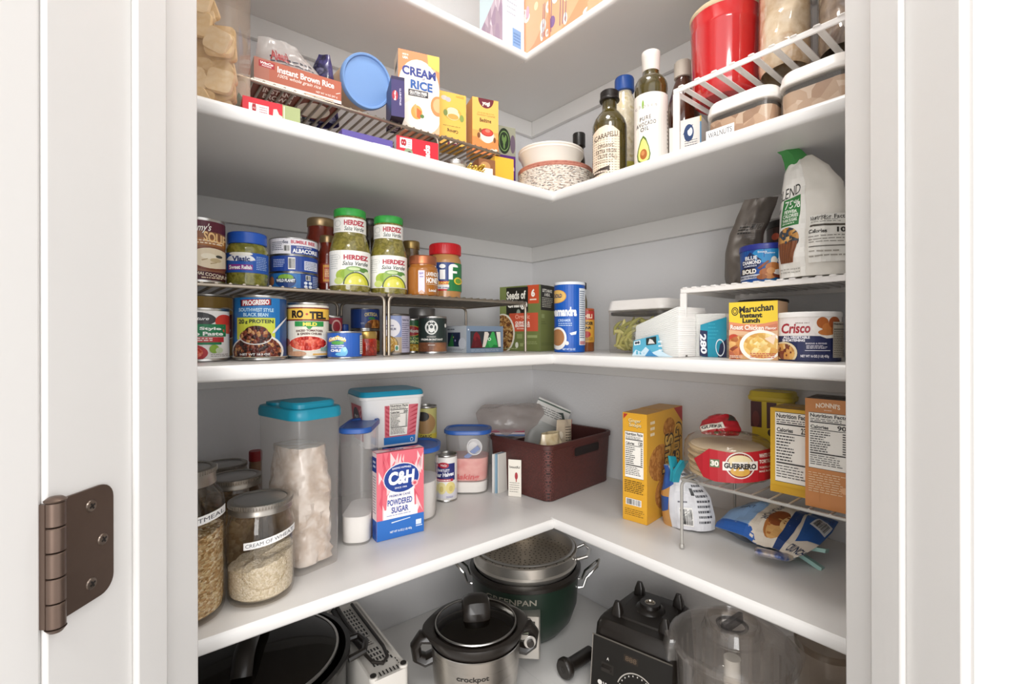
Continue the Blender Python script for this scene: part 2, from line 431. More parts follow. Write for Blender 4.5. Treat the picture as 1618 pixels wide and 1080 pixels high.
slab('floor', [(-.1,.1), (-.1,-3.4), (3.4,-3.4), (3.4,.1)], -.05, 0, pm('#a9a199', .45, var=.1, vscale=6))
slab('ceiling', [(-.1,.1), (-.1,-1.75), (.55,-1.75), (1.6,-.5), (1.6,.1)], HT, HT+.05, CEIL)
def fwall(name, s0, s1, z0, z1): return slab(name, [dw(DOUT, s0), dw(DIN, s0), dw(DIN, s1), dw(DOUT, s1)], z0, z1, WALL)
jt = .018
fwall('wall_front_left', -1.14, SL - jt, 0, HT); fwall('wall_front_right', SR + jt, .93, 0, HT); fwall('wall_front_top', SL - jt, SR + jt, 2.05, HT)
# jambs, stops and casings: trim runs
def trun(name, d0, d1, s0, s1, z0=0, z1=2.05, bev=.0025): return slab(name, [dw(d0, s0), dw(d1, s0), dw(d1, s1), dw(d0, s1)], z0, z1, TRIM, bev=bev)
trun('trim_1', DOUT - .040, DIN, SL - jt, SL); trun('trim_2', DOUT - .006, DIN, SR, SR + jt)
trun('trim_3', DOUT - .006, DIN, SL - jt, SR + jt, 2.03, 2.05)
trun('trim_4', .414, .452, SL, SL + .0055, 0, 2.03, .003); trun('trim_5', .424, .462, SR - .0055, SR, 0, 2.03, .003)
def casing(name, s0, sg, d0=DOUT):                       # a moulded profile run up the outer face: s from the opening outward
    prof = [(0,.0),(0,.009),(.003,.0115),(.011,.0115),(.015,.0095),(.019,.0125),(.026,.0165),(.036,.0175),(.041,.0145),(.045,.0165),(.053,.017),(.057,.014),(.057,0)]
    b = MB(); rings = []
    for z in (0, 2.03 + .012):
        rings.append([Vector((*dw(d0 - h, s0 + sg*a), z)) for a, h in prof])
    b.loft(rings, TRIM, True, True, True, False); o = fixn(b.build(name)); o['kind'] = 'structure'; return o
casing('trim_6', SR + .006, 1); casing('trim_7', SL - .006, -1, DOUT)
# the door, swung out to the left, with its hinge
def door():
    o = bpy.data.objects.new('door_1', None); C.objects.link(o); o['kind'] = 'structure'
    hx, hd = SL + .0045, .341                            # hinge pin
    o.location = (*dw(hd, hx), 0); ang = math.radians(96)
    ux = (-RT*math.cos(math.radians(180)-ang) - FW*math.sin(math.radians(180)-ang))      # from the pin along the door
    ux = Vector((ux.x, ux.y)).normalized(); nx = Vector((-ux.y, ux.x))
    if nx.dot(RT) < 0: nx = -nx
    P = lambda a, n, z: Vector((*(ux*a + nx*n), z))
    w, th, H = .66, .035, 2.02
    b = MB(); lo, hi = .004, w
    for n0, n1 in ((-.006 - th, -.006),):
        pass
    def bx(b, a0, a1, n0, n1, z0, z1, m):
        V = [P(a, n, z) for z in (z0, z1) for a, n in ((a0,n0),(a1,n0),(a1,n1),(a0,n1))]
        vv = [b.bm.verts.new(p) for p in V]; mi = b.mi(m)
        for q in ((3,2,1,0),(4,5,6,7),(0,1,5,4),(1,2,6,5),(2,3,7,6),(3,0,4,7)):
            f = b.bm.faces.new([vv[i] for i in q]); f.material_index = mi
    n0, n1 = -.0055 - th, -.0055
    bx(b, lo, .11, n0, n1, .008, H, TRIM); bx(b, w-.11, w, n0, n1, .008, H, TRIM)
    for z0, z1 in ((.008,.22),(.95,1.09),(H-.12,H)): bx(b, .11, w-.11, n0, n1, z0, z1, TRIM)
    bx(b, .11, w-.11, n0+.008, n1-.008, .22, H-.12, TRIM)
    bevel(fixn(b.build('door_panel', o)), .003)
    # hinge: knuckle barrel on the pin, one leaf let into the jamb, the other on the door edge
    HM = pm('#6b5a50', .38, .75, var=.08, vscale=60)
    z0, z1 = zat(dw(hd, hx), 990), zat(dw(hd, hx), 791)
    h = MB(); n = 5; L = (z1 - z0) / n
    for k in range(n): h.lathe([(.0052, z0+k*L+.0004), (.0058, z0+k*L+.001), (.0058, z0+(k+1)*L-.001), (.0052, z0+(k+1)*L-.0004)], HM, 20)
    h.lathe([(.0062, z1), (.0066, z1+.001), (.004, z1+.003), (.0001, z1+.0035)], HM, 20); h.lathe([(.0001, z0-.003), (.004, z0-.003), (.0062, z0)], HM, 20)
    hinge = h.build('hinge', o); hinge['label'] = 'dark bronze door hinge'
    b = MB(); base = Vector((*dw(hd, hx), 0)); rad = .0125; pts = []
    d0, d1 = .343, .3935
    za, zb = z0 + .001, z1 - .001
    for dd, zz, a0 in ((d1-rad, zb-rad, 90), (d1-rad, za+rad, 0)):
        for k in range(7):
            a = math.radians(a0 - 90*k/6); pts.append((dd + rad*math.cos(a), zz + rad*math.sin(a)))
    pts = [(d0, zb)] + pts + [(d0, za)]
    A = [Vector((*dw(d, SL + .0022), z)) - base for d, z in pts]; B = [Vector((*dw(d, SL + .0002), z)) - base for d, z in pts]
    b.loft([B, A], HM, True, True, True, False); lf = fixn(b.build('jamb_leaf', hinge))
    for d, f in ((.3725, .155), (.383, .5), (.3725, .845)):
        sb = MB(); c = Vector((*dw(d, SL + .0022), za + (zb-za)*f)) - base
        ax = Matrix.Rotation(math.atan2(RT.y, RT.x), 4, 'Z') @ Matrix.Rotation(PI/2, 4, 'Y')
        sb.lathe([(.0046, 0), (.0042, .0009), (.0001, .0012)], pm('#8d8076', .3, .9), 18, c, True, True, True, None, ax.to_3x3())
        for q in (0, 1):
            mm = Matrix.Translation(c) @ ax @ Matrix.Rotation(q*PI/2 + .5, 4, 'Z')
            sb.box((-.0024, -.0005, .0008), (.0024, .0005, .0016), '#1c1816', mm)
        sb.build('screw', hinge)
    b = MB(); bx(b, .002, .006, n0+.002, n1+.004, z0+.001, z1-.001, HM); b.build('door_leaf', hinge)
door()
# shelves: two boards a level, the right one running into the corner, each with a rounded nosing; cleats under them
def board(side, z, dl, dr, label):
    t = .0195; g = .002
    b = MB(); nose = .012
    dL, dRr = dl - nose, dr - nose
    fl = lambda x: dw(DIN + g, (x - (CAM + FW*(DIN+g)).x) / RT.x)
    fr = lambda y: dw(DIN + g, (y - (CAM + FW*(DIN+g)).y) / RT.y)
    if side == 'left': pts = [(.001, -dr - .0004), (.001, fl(.001).y), (dL, fl(dL).y), (dL, -dr - .0004)]; run = [(dl, fl(dl).y), (dl, -dr + nose*0 - .0004)]
    else: pts = [(.001, -.001), (.001, -dr), (dl, -dr), (dl - .0, -dRr), (fr(-dRr).x, -dRr), (fr(-.001).x, -.001)]; run = [(fr(-dr).x, -dr), (dl, -dr)]
    if side == 'right': pts = [(.001, -.001), (.001, -dr), (dL, -dr), (dL, -dRr), (fr(-dRr).x, -dRr), (fr(-.001).x, -.001)]
    z = z - .0005; b.prism(pts, z - t, z, SHELF); o = fixn(b.build('pantry_shelf')); tag(o, label, 'shelf', None)
    e = MB(); prof = [(0, 0), (.0085, 0), (.011, -.0025), (.012, -.006), (.012, -t+.004), (.010, -t+.001), (.007, -t), (0, -t)]
    rings = []
    for k in (0, 1):
        x, y = run[k]; ring = []
        for a, h in prof:
            if side == 'left':
                q = dl - nose + a
                yy = fl(q).y if k == 0 else -dr - .0004
                ring.append(Vector((q, yy, z + h)))
            else:
                q = -(dr - nose + a)
                xx = fr(q).x if k == 0 else dl - nose + .0005
                ring.append(Vector((xx, q, z + h)))
        rings.append(ring)
    e.loft(rings, SHELF, True, True, True, False); fixn(e.build('nosing', o))
    return o
LV = ((T4, DL, DR, 'lowest level, holding the cookers'), (T3, DL, DR, 'level of the brown basket'), (T2, DL, DR, 'level of the cans'), (T1, DL, DR, 'level of the oil bottles'), (T0, .2445, .2367, 'uppermost level under the ceiling'))
k = 8
for z, dl, dr, d in LV:
    board('left', z, dl, dr, 'white painted shelf board on the left wall, ' + d); board('right', z, dl, dr, 'white painted shelf board on the right wall, ' + d)
    b = MB(); b.box((.0005, -1.46, z-.0195-.045), (.0125, -.0005, z-.0196), TRIM); o = bevel(b.build('trim_%d' % k), .0015); o['kind'] = 'structure'
    b = MB(); b.box((.013, -.0125, z-.0195-.045), (1.215, -.0005, z-.0196), TRIM); o = bevel(b.build('trim_%d' % (k+1)), .0015); o['kind'] = 'structure'; k += 2
# ------------------------------------------------------------------ camera, light
cam = bpy.data.cameras.new('camera'); co = bpy.data.objects.new('camera', cam); C.objects.link(co); S.camera = co
cam.sensor_width = 36; cam.lens = F/1618*36; cam.shift_y = -(540 - PY)/1618; cam.clip_start = .01
rot = Matrix((( RT.x, 0, -FW.x), (RT.y, 0, -FW.y), (0, 1, 0))).to_4x4()
co.matrix_world = Matrix.Translation((CX, CY, CZ)) @ rot @ Matrix.Rotation(ROLL, 4, 'Z')
def area(name, loc, size, power, col=(1,1,1), aim=None, shape='DISK'):
    l = bpy.data.lights.new(name, 'AREA'); l.shape = shape; l.size = size; l.energy = power; l.color = col
    o = bpy.data.objects.new(name, l); C.objects.link(o); o.location = loc
    d = Vector(aim or (loc[0], loc[1], 0)) - Vector(loc); o.rotation_euler = d.to_track_quat('-Z', 'Y').to_euler(); return o
# the pantry's round ceiling lamp
lamp = thing('ceiling_lamp', 'white disc lamp on the pantry ceiling', 'lamp', (.62, -.58, HT - .032))
b = MB(); b.lathe([(.13, .032), (.135, .006), (.125, 0)], pm('#f4f2ee', .5), 40); b.build('lamp_base', lamp)
em = bpy.data.materials.new('lamp_glow'); em.use_nodes = True; q = em.node_tree.nodes['Principled BSDF']; q.inputs['Emission Color'].default_value = (1, .97, .92, 1); q.inputs['Emission Strength'].default_value = 2
b = MB(); b.lathe([(.12, -.0005), (.1, -.012), (.0001, -.018)], em, 40); b.build('diffuser', lamp)
area('lamp_light', (.62, -.58, HT - .06), .24, 4.4, (1, .97, .93))
# the hall behind the lens: even ambient light and two added, unseen fill lights
hp = CAM - FW*3.6
area('front_fill', (hp.x, hp.y, 1.45), 2.2, 88, (1, .99, .98), (CX + FW.x, CY + FW.y, 1.1), 'SQUARE')  # added frontal fill to brighten the shelves, no known window here
hc = CAM - FW*.8
area('top_fill', (hc.x, hc.y, 2.38), .5, 9, (1, .97, .93), (hc.x, hc.y, 0))  # added overhead fill outside the doorway, no known fitting
w = bpy.data.worlds.new('hall_ambient'); S.world = w; w.use_nodes = True
w.node_tree.nodes['Background'].inputs[0].default_value = (.99, .99, 1, 1); w.node_tree.nodes['Background'].inputs[1].default_value = 1.45
S.view_settings.view_transform = 'Standard'; S.view_settings.look = 'None'; S.view_settings.gamma = 1; S.view_settings.use_curve_mapping = False; S.view_settings.exposure = 0.17
try:
    S.cycles.use_denoising = True; S.cycles.max_bounces = 10; S.cycles.transparent_max_bounces = 24; S.cycles.sample_clamp_indirect = 6
except Exception: pass
# ================================================================== wire racks
def wire_rack(name, label, origin, ang, L, W, H, col, wr=.0022, fr=.003, n=22, legs=('fl','fr','bl','br'), group=None, feet=None, flat=None, back_open=False, legflat=None, dx=0.):
    """Low wire shelf: local x along its length, local -y its front edge. Legs are bent down from the side wires."""
    t = thing(name, label, 'shelf rack', origin, ang, group)
    b = MB(); z = H - fr
    b.tube([(-L/2, -W/2, z), (L/2, -W/2, z)], fr, col, 10); b.tube([(-L/2, W/2, z), (L/2, W/2, z)], fr, col, 10)
    b.tube([(-L/2, -W/2, z), (-L/2, W/2, z)], fr, col, 10); b.tube([(L/2, -W/2, z), (L/2, W/2, z)], fr, col, 10)
    b.build('frame', t)
    g = MB()
    for i in range(n):
        x = -L/2 + L*(i + .5)/n
        g.tube([(x, -W/2 - fr*.6, z + fr*.75), (x, W/2 + fr*.6, z + fr*.75)], wr, col, 8, flat=flat)
    g.build('wire_grid', t)
    for k in legs:
        sx = -1 if k[1] == 'l' else 1; sy = -1 if k[0] == 'f' else 1
        x, y = sx*(L/2 - (dx if sy < 0 or True else 0)), sy*W/2; rr = .012
        p = [(x - sx*.03, y, z)] + [(x - sx*rr*(1 - math.sin(a)), y, z - rr*(1 - math.cos(a))) for a in (0, .4, .8, 1.2, PI/2)] + [(x, y, fr*.8)]
        l = MB(); l.tube(p, fr*(legflat or 1.0), col, 10)
        if feet: l.lathe([(.0001, 0), (feet, .001), (feet*1.15, .004), (feet*.9, .008), (.0001, .0085)], col, 16, (x, y, 0))
        l.build('leg', t)
    return t
NICKEL = pm('#a59a8c', .3, .85); WHITEWIRE = pm('#eeeae6', .35)
ZR2 = T2 + .1115
def rackL(name, label, yA, yB, xf, xb, z, H, **kw):      # along the left wall
    return wire_rack(name, label, ((xf+xb)/2, (yA+yB)/2, z), PI/2, abs(yB-yA), xf-xb, H, kw.pop('col', NICKEL), **kw)
rackL('wire_rack', 'nickel wire rack carrying the soup can, relish jar and tuna cans', -1.03, -.617, .30, .075, T2, .110, n=24, dx=.0)
rackL('wire_rack', 'nickel wire rack carrying the peanut butter and honey jars', -.609, -.293, .301, .074, T2, .110, n=19)
# ================================================================== cans and jars, level of the cans, left wall
BEANS = food(['#3a1712','#6b2a1e','#8c4a2c','#c08a58','#2a100c','#57221a'], 230, .35)
TOMATO = food(['#c9372a','#e0553f','#b02418','#e87a62','#d24a36'], 200, .35)
CORNM = food(['#e9c24a','#d9a92f','#f2d878','#c98f22'], 300, .4)
CHICK = food(['#d9b15f','#c69845','#e8c987','#b98a3a'], 330, .5)
CHIP = food(['#c47a34','#a85f22','#d9954a','#8a4a1a'], 160, .5)
SALSA = food(['#77702f','#8a8038','#6a632a','#958a4a','#5c5726'], 60, .12, .15, 'noise', .6)
HONEYC = pm('#a8692a', .15, 0, coat=.6, var=.12, vscale=20)
GLASS = clear('#f3f6f3', 0, .03)
def jar(name, label, x0, x1, ytop, z, prof, body, art, artband, lidcol, lidh=.016, lidr=.8, r=None, cat='jar', off=0., labelcol='#f2efe8', lidrings=None, group=None, labelname='paper_label', **kw):
    """Glass jar: prof lists (radius share, height share) of the filled glass, then a lid on top."""
    cx, cy, r = cyl(x0, x1, r=r, **kw); fr = Vector((cx, cy)) - FW*r*.7
    H = zat(fr, ytop) - z; LOG.append((name, label[:40], 'r', round(r,4), 'h', round(H,4), 'x', round(cx,3), 'y', round(cy,3)))
    t = thing(name, label, cat, (cx, cy, z), face_cam((cx, cy), off), group)
    hb = H - lidh; b = MB(); b.lathe([(r*a, hb*q) for a, q in prof], body, 44); b.build('glass_body', t)
    l = MB(); lr = r*lidr; z0 = hb - .001
    l.lathe([(lr*.97, z0), (lr, z0+.001), (lr, H-.003), (lr*.985, H-.0012), (lr*.93, H), (lr*.88, H-.0008), (.0001, H-.0008)], lidcol, 44)
    for k in range(0, 44 if lidrings else 0):
        a = 2*PI*k/44; l.box((-.0005, -.0007, z0+.002), (.0005, .0007, H-.004), lidcol, Matrix.Rotation(a, 4, 'Z') @ Matrix.Translation((lr, 0, 0)))
    l.build('lid', t)
    def rf(zz):
        q = zz/hb
        for (a0, q0), (a1, q1) in zip(prof, prof[1:]):
            if q0 <= q <= q1 and q1 > q0: return r*(a0 + (a1-a0)*(q-q0)/(q1-q0))
        return r
    for (y0, y1, bg), a in zip(artband, art):
        w = MB(); n = 8
        w.lathe([(rf(hb*(y0+(y1-y0)*k/n)) + .0004, hb*(y0+(y1-y0)*k/n)) for k in range(n+1)], bg, 44, cap0=False, cap1=False)
        if a: w.art(a, cmap(lambda zz: rf(zz) + .0004, hb*y0, hb*(y1-y0)), CYLCUTS, [.25,.5,.75])
        w.build(labelname, t)
    return t
RELISH = food(['#7d7a2a','#6a6922','#8f8b3a','#5d5a1c'], 90, .12, .2, 'noise', .6)
DARKSAUCE = food(['#5e1a10','#6e2314','#7c2c18'], 60, .15, .1, 'noise', .6)
# soup can at the jamb
a = Art().rect(0,.82,1,1,'#5a1a2c').rect(0,.0,1,.14,'#4d1622').rect(0,.58,1,.70,'#a86a34').lines(.35,.6,.97,.68,2,'#f0dcc0',.5,.1,4)
a.text("Amy's", .55,.86,.36,.16,'#f6f0e8',.015,.35,.1).text('SOUP', .80,.72,.42,.17,'#f0c78a',.03,0,-.08)
a.ell(.74,.36,.44,.20,'#7a3c22').ell(.74,.37,.40,.175,'#e6d6b8').ell(.68,.40,.14,.05,'#f4ead2').ell(.80,.34,.10,.035,'#c9b48a').ell(.86,.41,.06,.025,'#3c3a34').poly([(.55,.33),(.66,.36),(.66,.35),(.56,.315)],'#a98e5c').poly([(.7,.28),(.82,.31),(.82,.30),(.71,.268)],'#a98e5c')
a.text('THAI COCONUT', .72,.085,.62,.055,'#f2e3cc',.02,0,-.08).lines(.55,.02,.95,.045,1,'#e8d0b0',.7,.1,2)
can('soup_can', 'maroon soup can at the left end of the upper can rack', 268, 357, 340, ZR2, a, '#8c5a3c', X=.25)
# relish
a = Art().rect(0,0,1,1,'#1c56b0').ell(.36,.62,.32,.30,'#eef0f2',26,0,180).ell(.36,.62,.28,.06,'#eef0f2').text('Vlasic', .36,.68,.40,.26,'#1a2f6a',.04).rect(.08,.12,.62,.40,'#8a2d8c').text('Sweet Relish', .35,.26,.5,.2,'#ffffff',.03).lines(.70,.15,.96,.85,8,'#a9c4e8',.4,.2,6)
a.ell(.36,.93,.26,.1,'#f2efe4',n=20)
jar('relish_jar', 'green relish jar with blue lid and blue label on the rack', 357, 424, 366, ZR2, [(.9,0),(.99,.015),(1,.05),(1,.84),(.97,.91),(.88,.97),(.86,1)], RELISH, [a], [(.30,.76,'#1c56b0')], pm('#1f57b8', .3), .0165, .95, X=.245)
# three tuna cans, one on the other
tx = cyl(425, 503, X=.215); hz = (zat(Vector(tx[:2]) - FW*tx[2], 374) - ZR2)/3
a = Art().rect(0,.0,1,1,'#e9e6ea').rect(.44,.0,1,.55,'#24408c').text('BUMBLE BEE', .68,.78,.48,.22,'#c0344a',.03).text('ALBACORE', .72,.20,.5,.28,'#f2f2f4',.04).text('SOLID WHITE', .70,.45,.3,.1,'#e8e8f0',.02).lines(.08,.2,.3,.8,5,'#55586a',.4,.2,4).text('5oz', .34,.76,.1,.2,'#333a58',.02).code(.30,.14,.42,.56)
ca = can('tuna_can', 'white banded tuna can, topmost of the stack of three', 425, 503, 0, ZR2 + 2*hz, a, '#e4e2e8', P=tx[:2], r=tx[2], h=hz, cat='can')
a = Art().rect(0,0,1,1,'#1f4292').lines(.08,.25,.30,.8,5,'#c3cfea',.4,.2,3).code(.36,.12,.50,.9).rect(.68,.12,.96,.72,'#d6d9e6').lines(.70,.16,.94,.68,5,'#44507a',.4,.2,8)
can('tuna_can', 'dark blue tuna can in the middle of the stack of three', 425, 503, 0, ZR2 + hz, a, '#1f4292', P=tx[:2], r=tx[2], h=hz, off=.05)
a = Art().rect(0,0,1,1,'#1a3f86').rect(.0,.0,.62,1,'#2a6fb0').ell(.33,.5,.20,.46,'#173a78').ell(.33,.72,.15,.22,'#7fae3c').rect(.14,.38,.52,.66,'#20324e').text('WILD PLANET', .33,.52,.36,.2,'#f2f4f6',.04).ell(.06,.5,.05,.3,'#b8744a').code(.72,.58,.82,.92)
for i in range(4): a.ell(.72+.09*(i%2),.40-.24*(i//2),.035,.1,'#dfe6f2')
a.lines(.86,.1,.98,.9,7,'#c6d2ea',.4,.2,3)
can('tuna_can', 'blue tuna can with a green and navy badge, bottom of the stack', 425, 503, 0, ZR2, a, '#1a3f86', P=tx[:2], r=tx[2], h=hz, off=.02)
# red sauces
a = Art().rect(0,0,1,1,'#2e2018').text('CLASICO', .8,.5,.6,.5,'#e6dcc0',.03)
jar('sauce_jar', 'tall red pasta sauce jar with gold lid behind the tuna cans', 482, 533, 343, ZR2, [(.86,0),(.98,.02),(1,.06),(1,.72),(.95,.82),(.85,.9),(.84,1)], DARKSAUCE, [a], [(.42,.62,'#2e2018')], pm('#a88f6a', .35, .7), .015, .88, X=.155)
a = Art().rect(.0,0,1,1,'#8a2a16').rect(.28,.08,.98,.92,'#d99a3c').rect(.32,.2,.94,.8,'#b9522a').lines(.36,.3,.9,.7,5,'#f0d69a',.5,.2,4)
jar('salsa_jar', 'narrow dark red salsa jar with gold lid beside the green salsas', 502, 534, 371, ZR2, [(.86,0),(.98,.02),(1,.08),(1,.70),(.9,.82),(.72,.9),(.72,1)], DARKSAUCE, [a], [(.20,.58,'#8a2a16')], pm('#9c835e', .35, .7), .012, .78, X=.195)
# green salsas
def herdez_art():
    a = Art().rect(0,0,1,1,'#f0eee8').lines(.04,.45,.22,.9,7,'#b9bdb6',.3,.3,5).ring(.17,.8,.1,.08,.01,'#c4c8c2')
    a.text('HERDEZ', .64,.80,.58,.14,'#b01f3a',.045).text('Salsa Verde', .62,.63,.6,.12,'#3b4a44',.012,.3)
    a.ell(.33,.28,.16,.17,'#a9bf4e').ell(.44,.32,.16,.15,'#8fae3e').ell(.60,.47,.2,.075,'#7fa05a').ell(.60,.47,.14,.045,'#c5d6a0').ell(.82,.44,.1,.07,'#5f8a42').ell(.24,.12,.1,.1,'#c7d47a').ell(.88,.3,.07,.12,'#dce4b8').ring(.64,0.02,.30,.36,.025,'#3a4a34',30,0,180).ell(.64,0.02,.27,.33,'#c9c83a',30,0,180).ell(.64,0.02,.20,.25,'#dcd75c',30,0,180).ell(.5,.1,.03,.05,'#eef0b8').ell(.72,.14,.03,.05,'#eef0b8')
    return a
def herdez_neck():
    return Art().rect(0,0,1,1,'#efece6').text('HERDEZ', .62,.66,.6,.36,'#b01f3a',.045).text('Salsa Verde', .62,.26,.58,.30,'#3b4a44',.012,.3).ring(.14,.6,.09,.22,.012,'#b9bdb6').lines(.06,.1,.26,.3,2,'#aab0a8',.4,.2,2)
HP = [(.9,0),(.985,.008),(1,.03),(1,.50),(.96,.56),(.84,.66),(.80,.72),(.80,.76),(.78,.98),(.74,1)]
for lab, x0, x1, yt in (('green salsa jar with lime label and green lid, the one beside the tuna stack', 521, 585, 328), ('green salsa jar with lime label and green lid, the one beside the honey jar', 585, 643, 340)):
    jar('green_salsa_jar', lab, x0, x1, yt, ZR2, [(.9,0),(.985,.008),(1,.03),(1,.56),(.95,.62),(.84,.72),(.80,.76),(.79,.80),(.79,.985),(.75,1)], SALSA, [herdez_art(), herdez_neck()], [(.08,.53,'#f0eee8'), (.775,.965,'#efece6')], food(['#3fae49','#2f9a3f','#56c05c'], 25, .3, 0, 'noise'), .0125, .8, X=.25, group='green salsa jars on the wire rack')
jar('dark_jar', 'dark jar with black lid peeking between the two green salsas', 568, 602, 345, ZR2, [(.9,0),(1,.03),(1,.8),(.9,.9),(.85,1)], food(['#2a2118','#3a2c1c','#4c3a22'], 70, .15, .1, 'noise', .5), [], [], pm('#2c2a26', .3), .014, .9, X=.15)
jar('preserve_jar', 'small jar with gold lid behind the honey jar', 635, 664, 380, ZR2, [(.9,0),(1,.03),(1,.8),(.9,.9),(.88,1)], food(['#5b4a34','#6b553a','#8a7650'], 70, .15, .1, 'noise', .5), [], [], pm('#a08652', .35, .75), .016, .96, X=.165)
a = Art().rect(0,0,1,1,HONEYC).rect(.36,.06,.56,.98,'#d9d2e0').text('RAW', .46,.86,.12,.1,'#7a6aa8',.04).rect(.40,.7,.52,.74,'#8d7fb4').poly([(.36,.06),(.46,.16),(.56,.06)],HONEYC).text('LAVENDER', .82,.84,.42,.17,'#f2ece4',.03).text('HONEY', .82,.58,.42,.24,'#f4eee6',.045).rect(.62,.4,.98,.42,'#d8c8b0').text('Local', .8,.16,.22,.12,'#f2ece4',.03)
jar('honey_jar', 'amber honey jar with copper lid between salsa and peanut butter', 644, 692, 403, ZR2, [(.88,0),(.98,.02),(1,.06),(1,.80),(.97,.88),(.86,.94),(.86,1)], HONEYC, [a], [(.05,.78,HONEYC)], pm('#b9704e', .3, .7), .0155, .92, X=.262)
a = Art().rect(0,0,1,1,'#27407e').rect(0,0,.62,.34,'#c3242c').poly([(.55,0),(1,0),(1,1),(.78,1),(.62,.5)],'#2a7a44').poly([(.0,.06),(.6,.06),(.62,.2),(.0,.2)],'#e9e6e2').text('CREAMY', .38,.28,.5,.09,'#f0c24a',.04).rect(.16,.19,.6,.22,'#f2e7c8').text('12 OZ (340g)', .4,.10,.46,.06,'#27407e',.03)
for x0, x1 in ((.10,.24),(.34,.50),(.60,.72)): a.rect(x0,.40,x1,.86 if x0 != .34 else .74,'#f6f4f0')
a.ell(.42,.86,.09,.075,'#f6f4f0').ell(.13,.46,.13,.1,'#f6f4f0').rect(.02,.42,.10,.56,'#27407e').ell(.74,.86,.13,.09,'#f6f4f0').rect(.60,.62,.84,.70,'#f6f4f0').rect(.72,.74,.9,.84,'#2a7a44').ell(.87,.36,.12,.13,'#e4c53a').ell(.87,.36,.08,.09,'#6f9c3a')
jar('peanut_butter_jar', 'tan peanut butter jar with red lid at the end of the can rack', 678, 729, 384, ZR2, [(.84,0),(.95,.02),(.97,.05),(.95,.10),(1,.18),(1,.84),(.96,.9),(.86,.97),(.86,1)], pm('#b98650', .25, coat=.5), [a], [(.18,.80,'#27407e')], pm('#c01f26', .3), .022, .98, X=.212, lidrings=True)
# ---------- under the rack, front row
a = Art().rect(0,.0,1,1,'#efece8').ell(.42,.82,.34,.15,'#3a3a3c').text('Signature', .42,.83,.44,.08,'#f2f2f0',.02,.3).ell(.9,.78,.16,.15,'#cf3a2e').ell(.96,.62,.1,.1,'#dc5a48').rect(.0,.46,.92,.72,'#177a4c').text('Italian Style', .42,.62,.84,.08,'#f6f6f2',.035).text('Tomato Paste', .42,.52,.9,.08,'#f6f6f2',.035).rect(0,.34,.88,.45,'#b92a30').lines(.12,.36,.72,.44,2,'#f4e4e0',.5,.2,3).rect(0,.29,.84,.34,'#177a4c')
a.ell(.22,.12,.40,.20,'#b3222a').ell(.2,.13,.34,.16,TOMATO).ell(.72,.20,.08,.09,'#8ab03c').ell(.80,.17,.06,.06,'#c9d6b4').lines(.66,.03,.98,.1,2,'#9a958e',.4,.2,9)
can('tomato_paste_can', 'tomato paste can with green band at the left jamb, lower row', 268, 363, 485, T2, a, '#ebe8e4', X=.25)
a = Art().rect(0,0,1,1,'#d9a950').rect(0,.75,1,1,'#e0b45c').poly([(.5,.55),(.98,.72),(1,.3),(.55,.1)],'#8c1f2a').ring(.86,.55,.3,.28,.03,'#f2e6d2').text('S', .8,.5,.3,.3,'#f4ece0',.05)
can('stew_can', 'yellow banded can with a red shield behind the tomato paste', 281, 368, 463, T2, a, '#d9a950', X=.155)
a = Art().rect(0,0,1,1,'#2173b6').rect(.86,0,1,1,'#1f4a80').rect(0,0,.03,1,'#1f4a80').poly([(.15,.85),(.14,.96),(.70,.985),(.70,.88)],'#1d2a3a').poly([(.17,.855),(.17,.96),(.68,.98),(.68,.885)],'#a92432').text('PROGRESSO', .425,.918,.47,.085,'#f6f4f0',.04,0,.06).text('SOUTHWEST STYLE', .43,.795,.62,.06,'#bfe0f2',.03).text('BLACK BEAN', .42,.715,.44,.06,'#bfe0f2',.03)
a.rect(.09,.30,.765,.665,'#cfd548').text('20', .17,.60,.10,.075,'#233a2e',.04).text('g', .255,.583,.04,.05,'#233a2e',.03).text('PROTEIN', .52,.605,.43,.065,'#233a2e',.03)
a.ell(.46,.10,.46,.30,'#e9e6e0').ell(.45,.10,.43,.27,BEANS).ell(.42,.345,.285,.135,'#d9d6d2').ell(.42,.36,.275,.13,BEANS).ell(.43,.44,.2,.09,BEANS).poly([(.70,.40),(.73,.45),(.985,.70),(.97,.66),(.76,.42)],'#dedcda').text('NET WT 18.5 OZ', .41,.055,.52,.035,'#f6f2ee',.03).rect(0,0,1,.012,'#c9bfa8')
can('bean_soup_can', 'blue black bean soup can with yellow panel, widest in the lower row', 368, 453, 465, T2, a, '#2173b6', X=.262)
a = Art().rect(0,0,1,1,'#e9e3d4').rect(0,.70,1,.955,'#eec04e').rect(0,.93,1,.955,'#7a2a1e').rect(0,.69,1,.72,'#7a2a1e').text('RO', .26,.82,.26,.15,'#2c1f1a',.055).text('TEL', .72,.80,.38,.15,'#2c1f1a',.055).ell(.47,.82,.03,.02,'#b9382c')
a.poly([(.2,.58),(.2,.68),(.85,.68),(.85,.58),(.6,.58),(.55,.53),(.5,.53),(.45,.58)],'#2f8f48').text('MILD', .54,.625,.32,.07,'#f0e25a',.05).text('DICED TOMATOES', .53,.49,.6,.04,'#5a2f28',.03,0,0,.3).text('& GREEN CHILIES', .53,.43,.55,.04,'#5a2f28',.03,0,0,.3).ell(.5,.25,.44,.155,'#f1ece0').ell(.5,.25,.415,.14,TOMATO).ell(.06,.12,.10,.1,'#b98a6a').ell(.02,.27,.08,.08,'#a25a52').ell(.26,.05,.2,.05,'#c99a7a').rect(.78,.1,.95,.17,'#8faa9a').rect(.6,.02,.95,.05,'#d9a54c')
can('tomato_can', 'diced tomato can with yellow name band beside the bean soup', 453, 520, 477, T2, a, '#e9e3d4', X=.262)
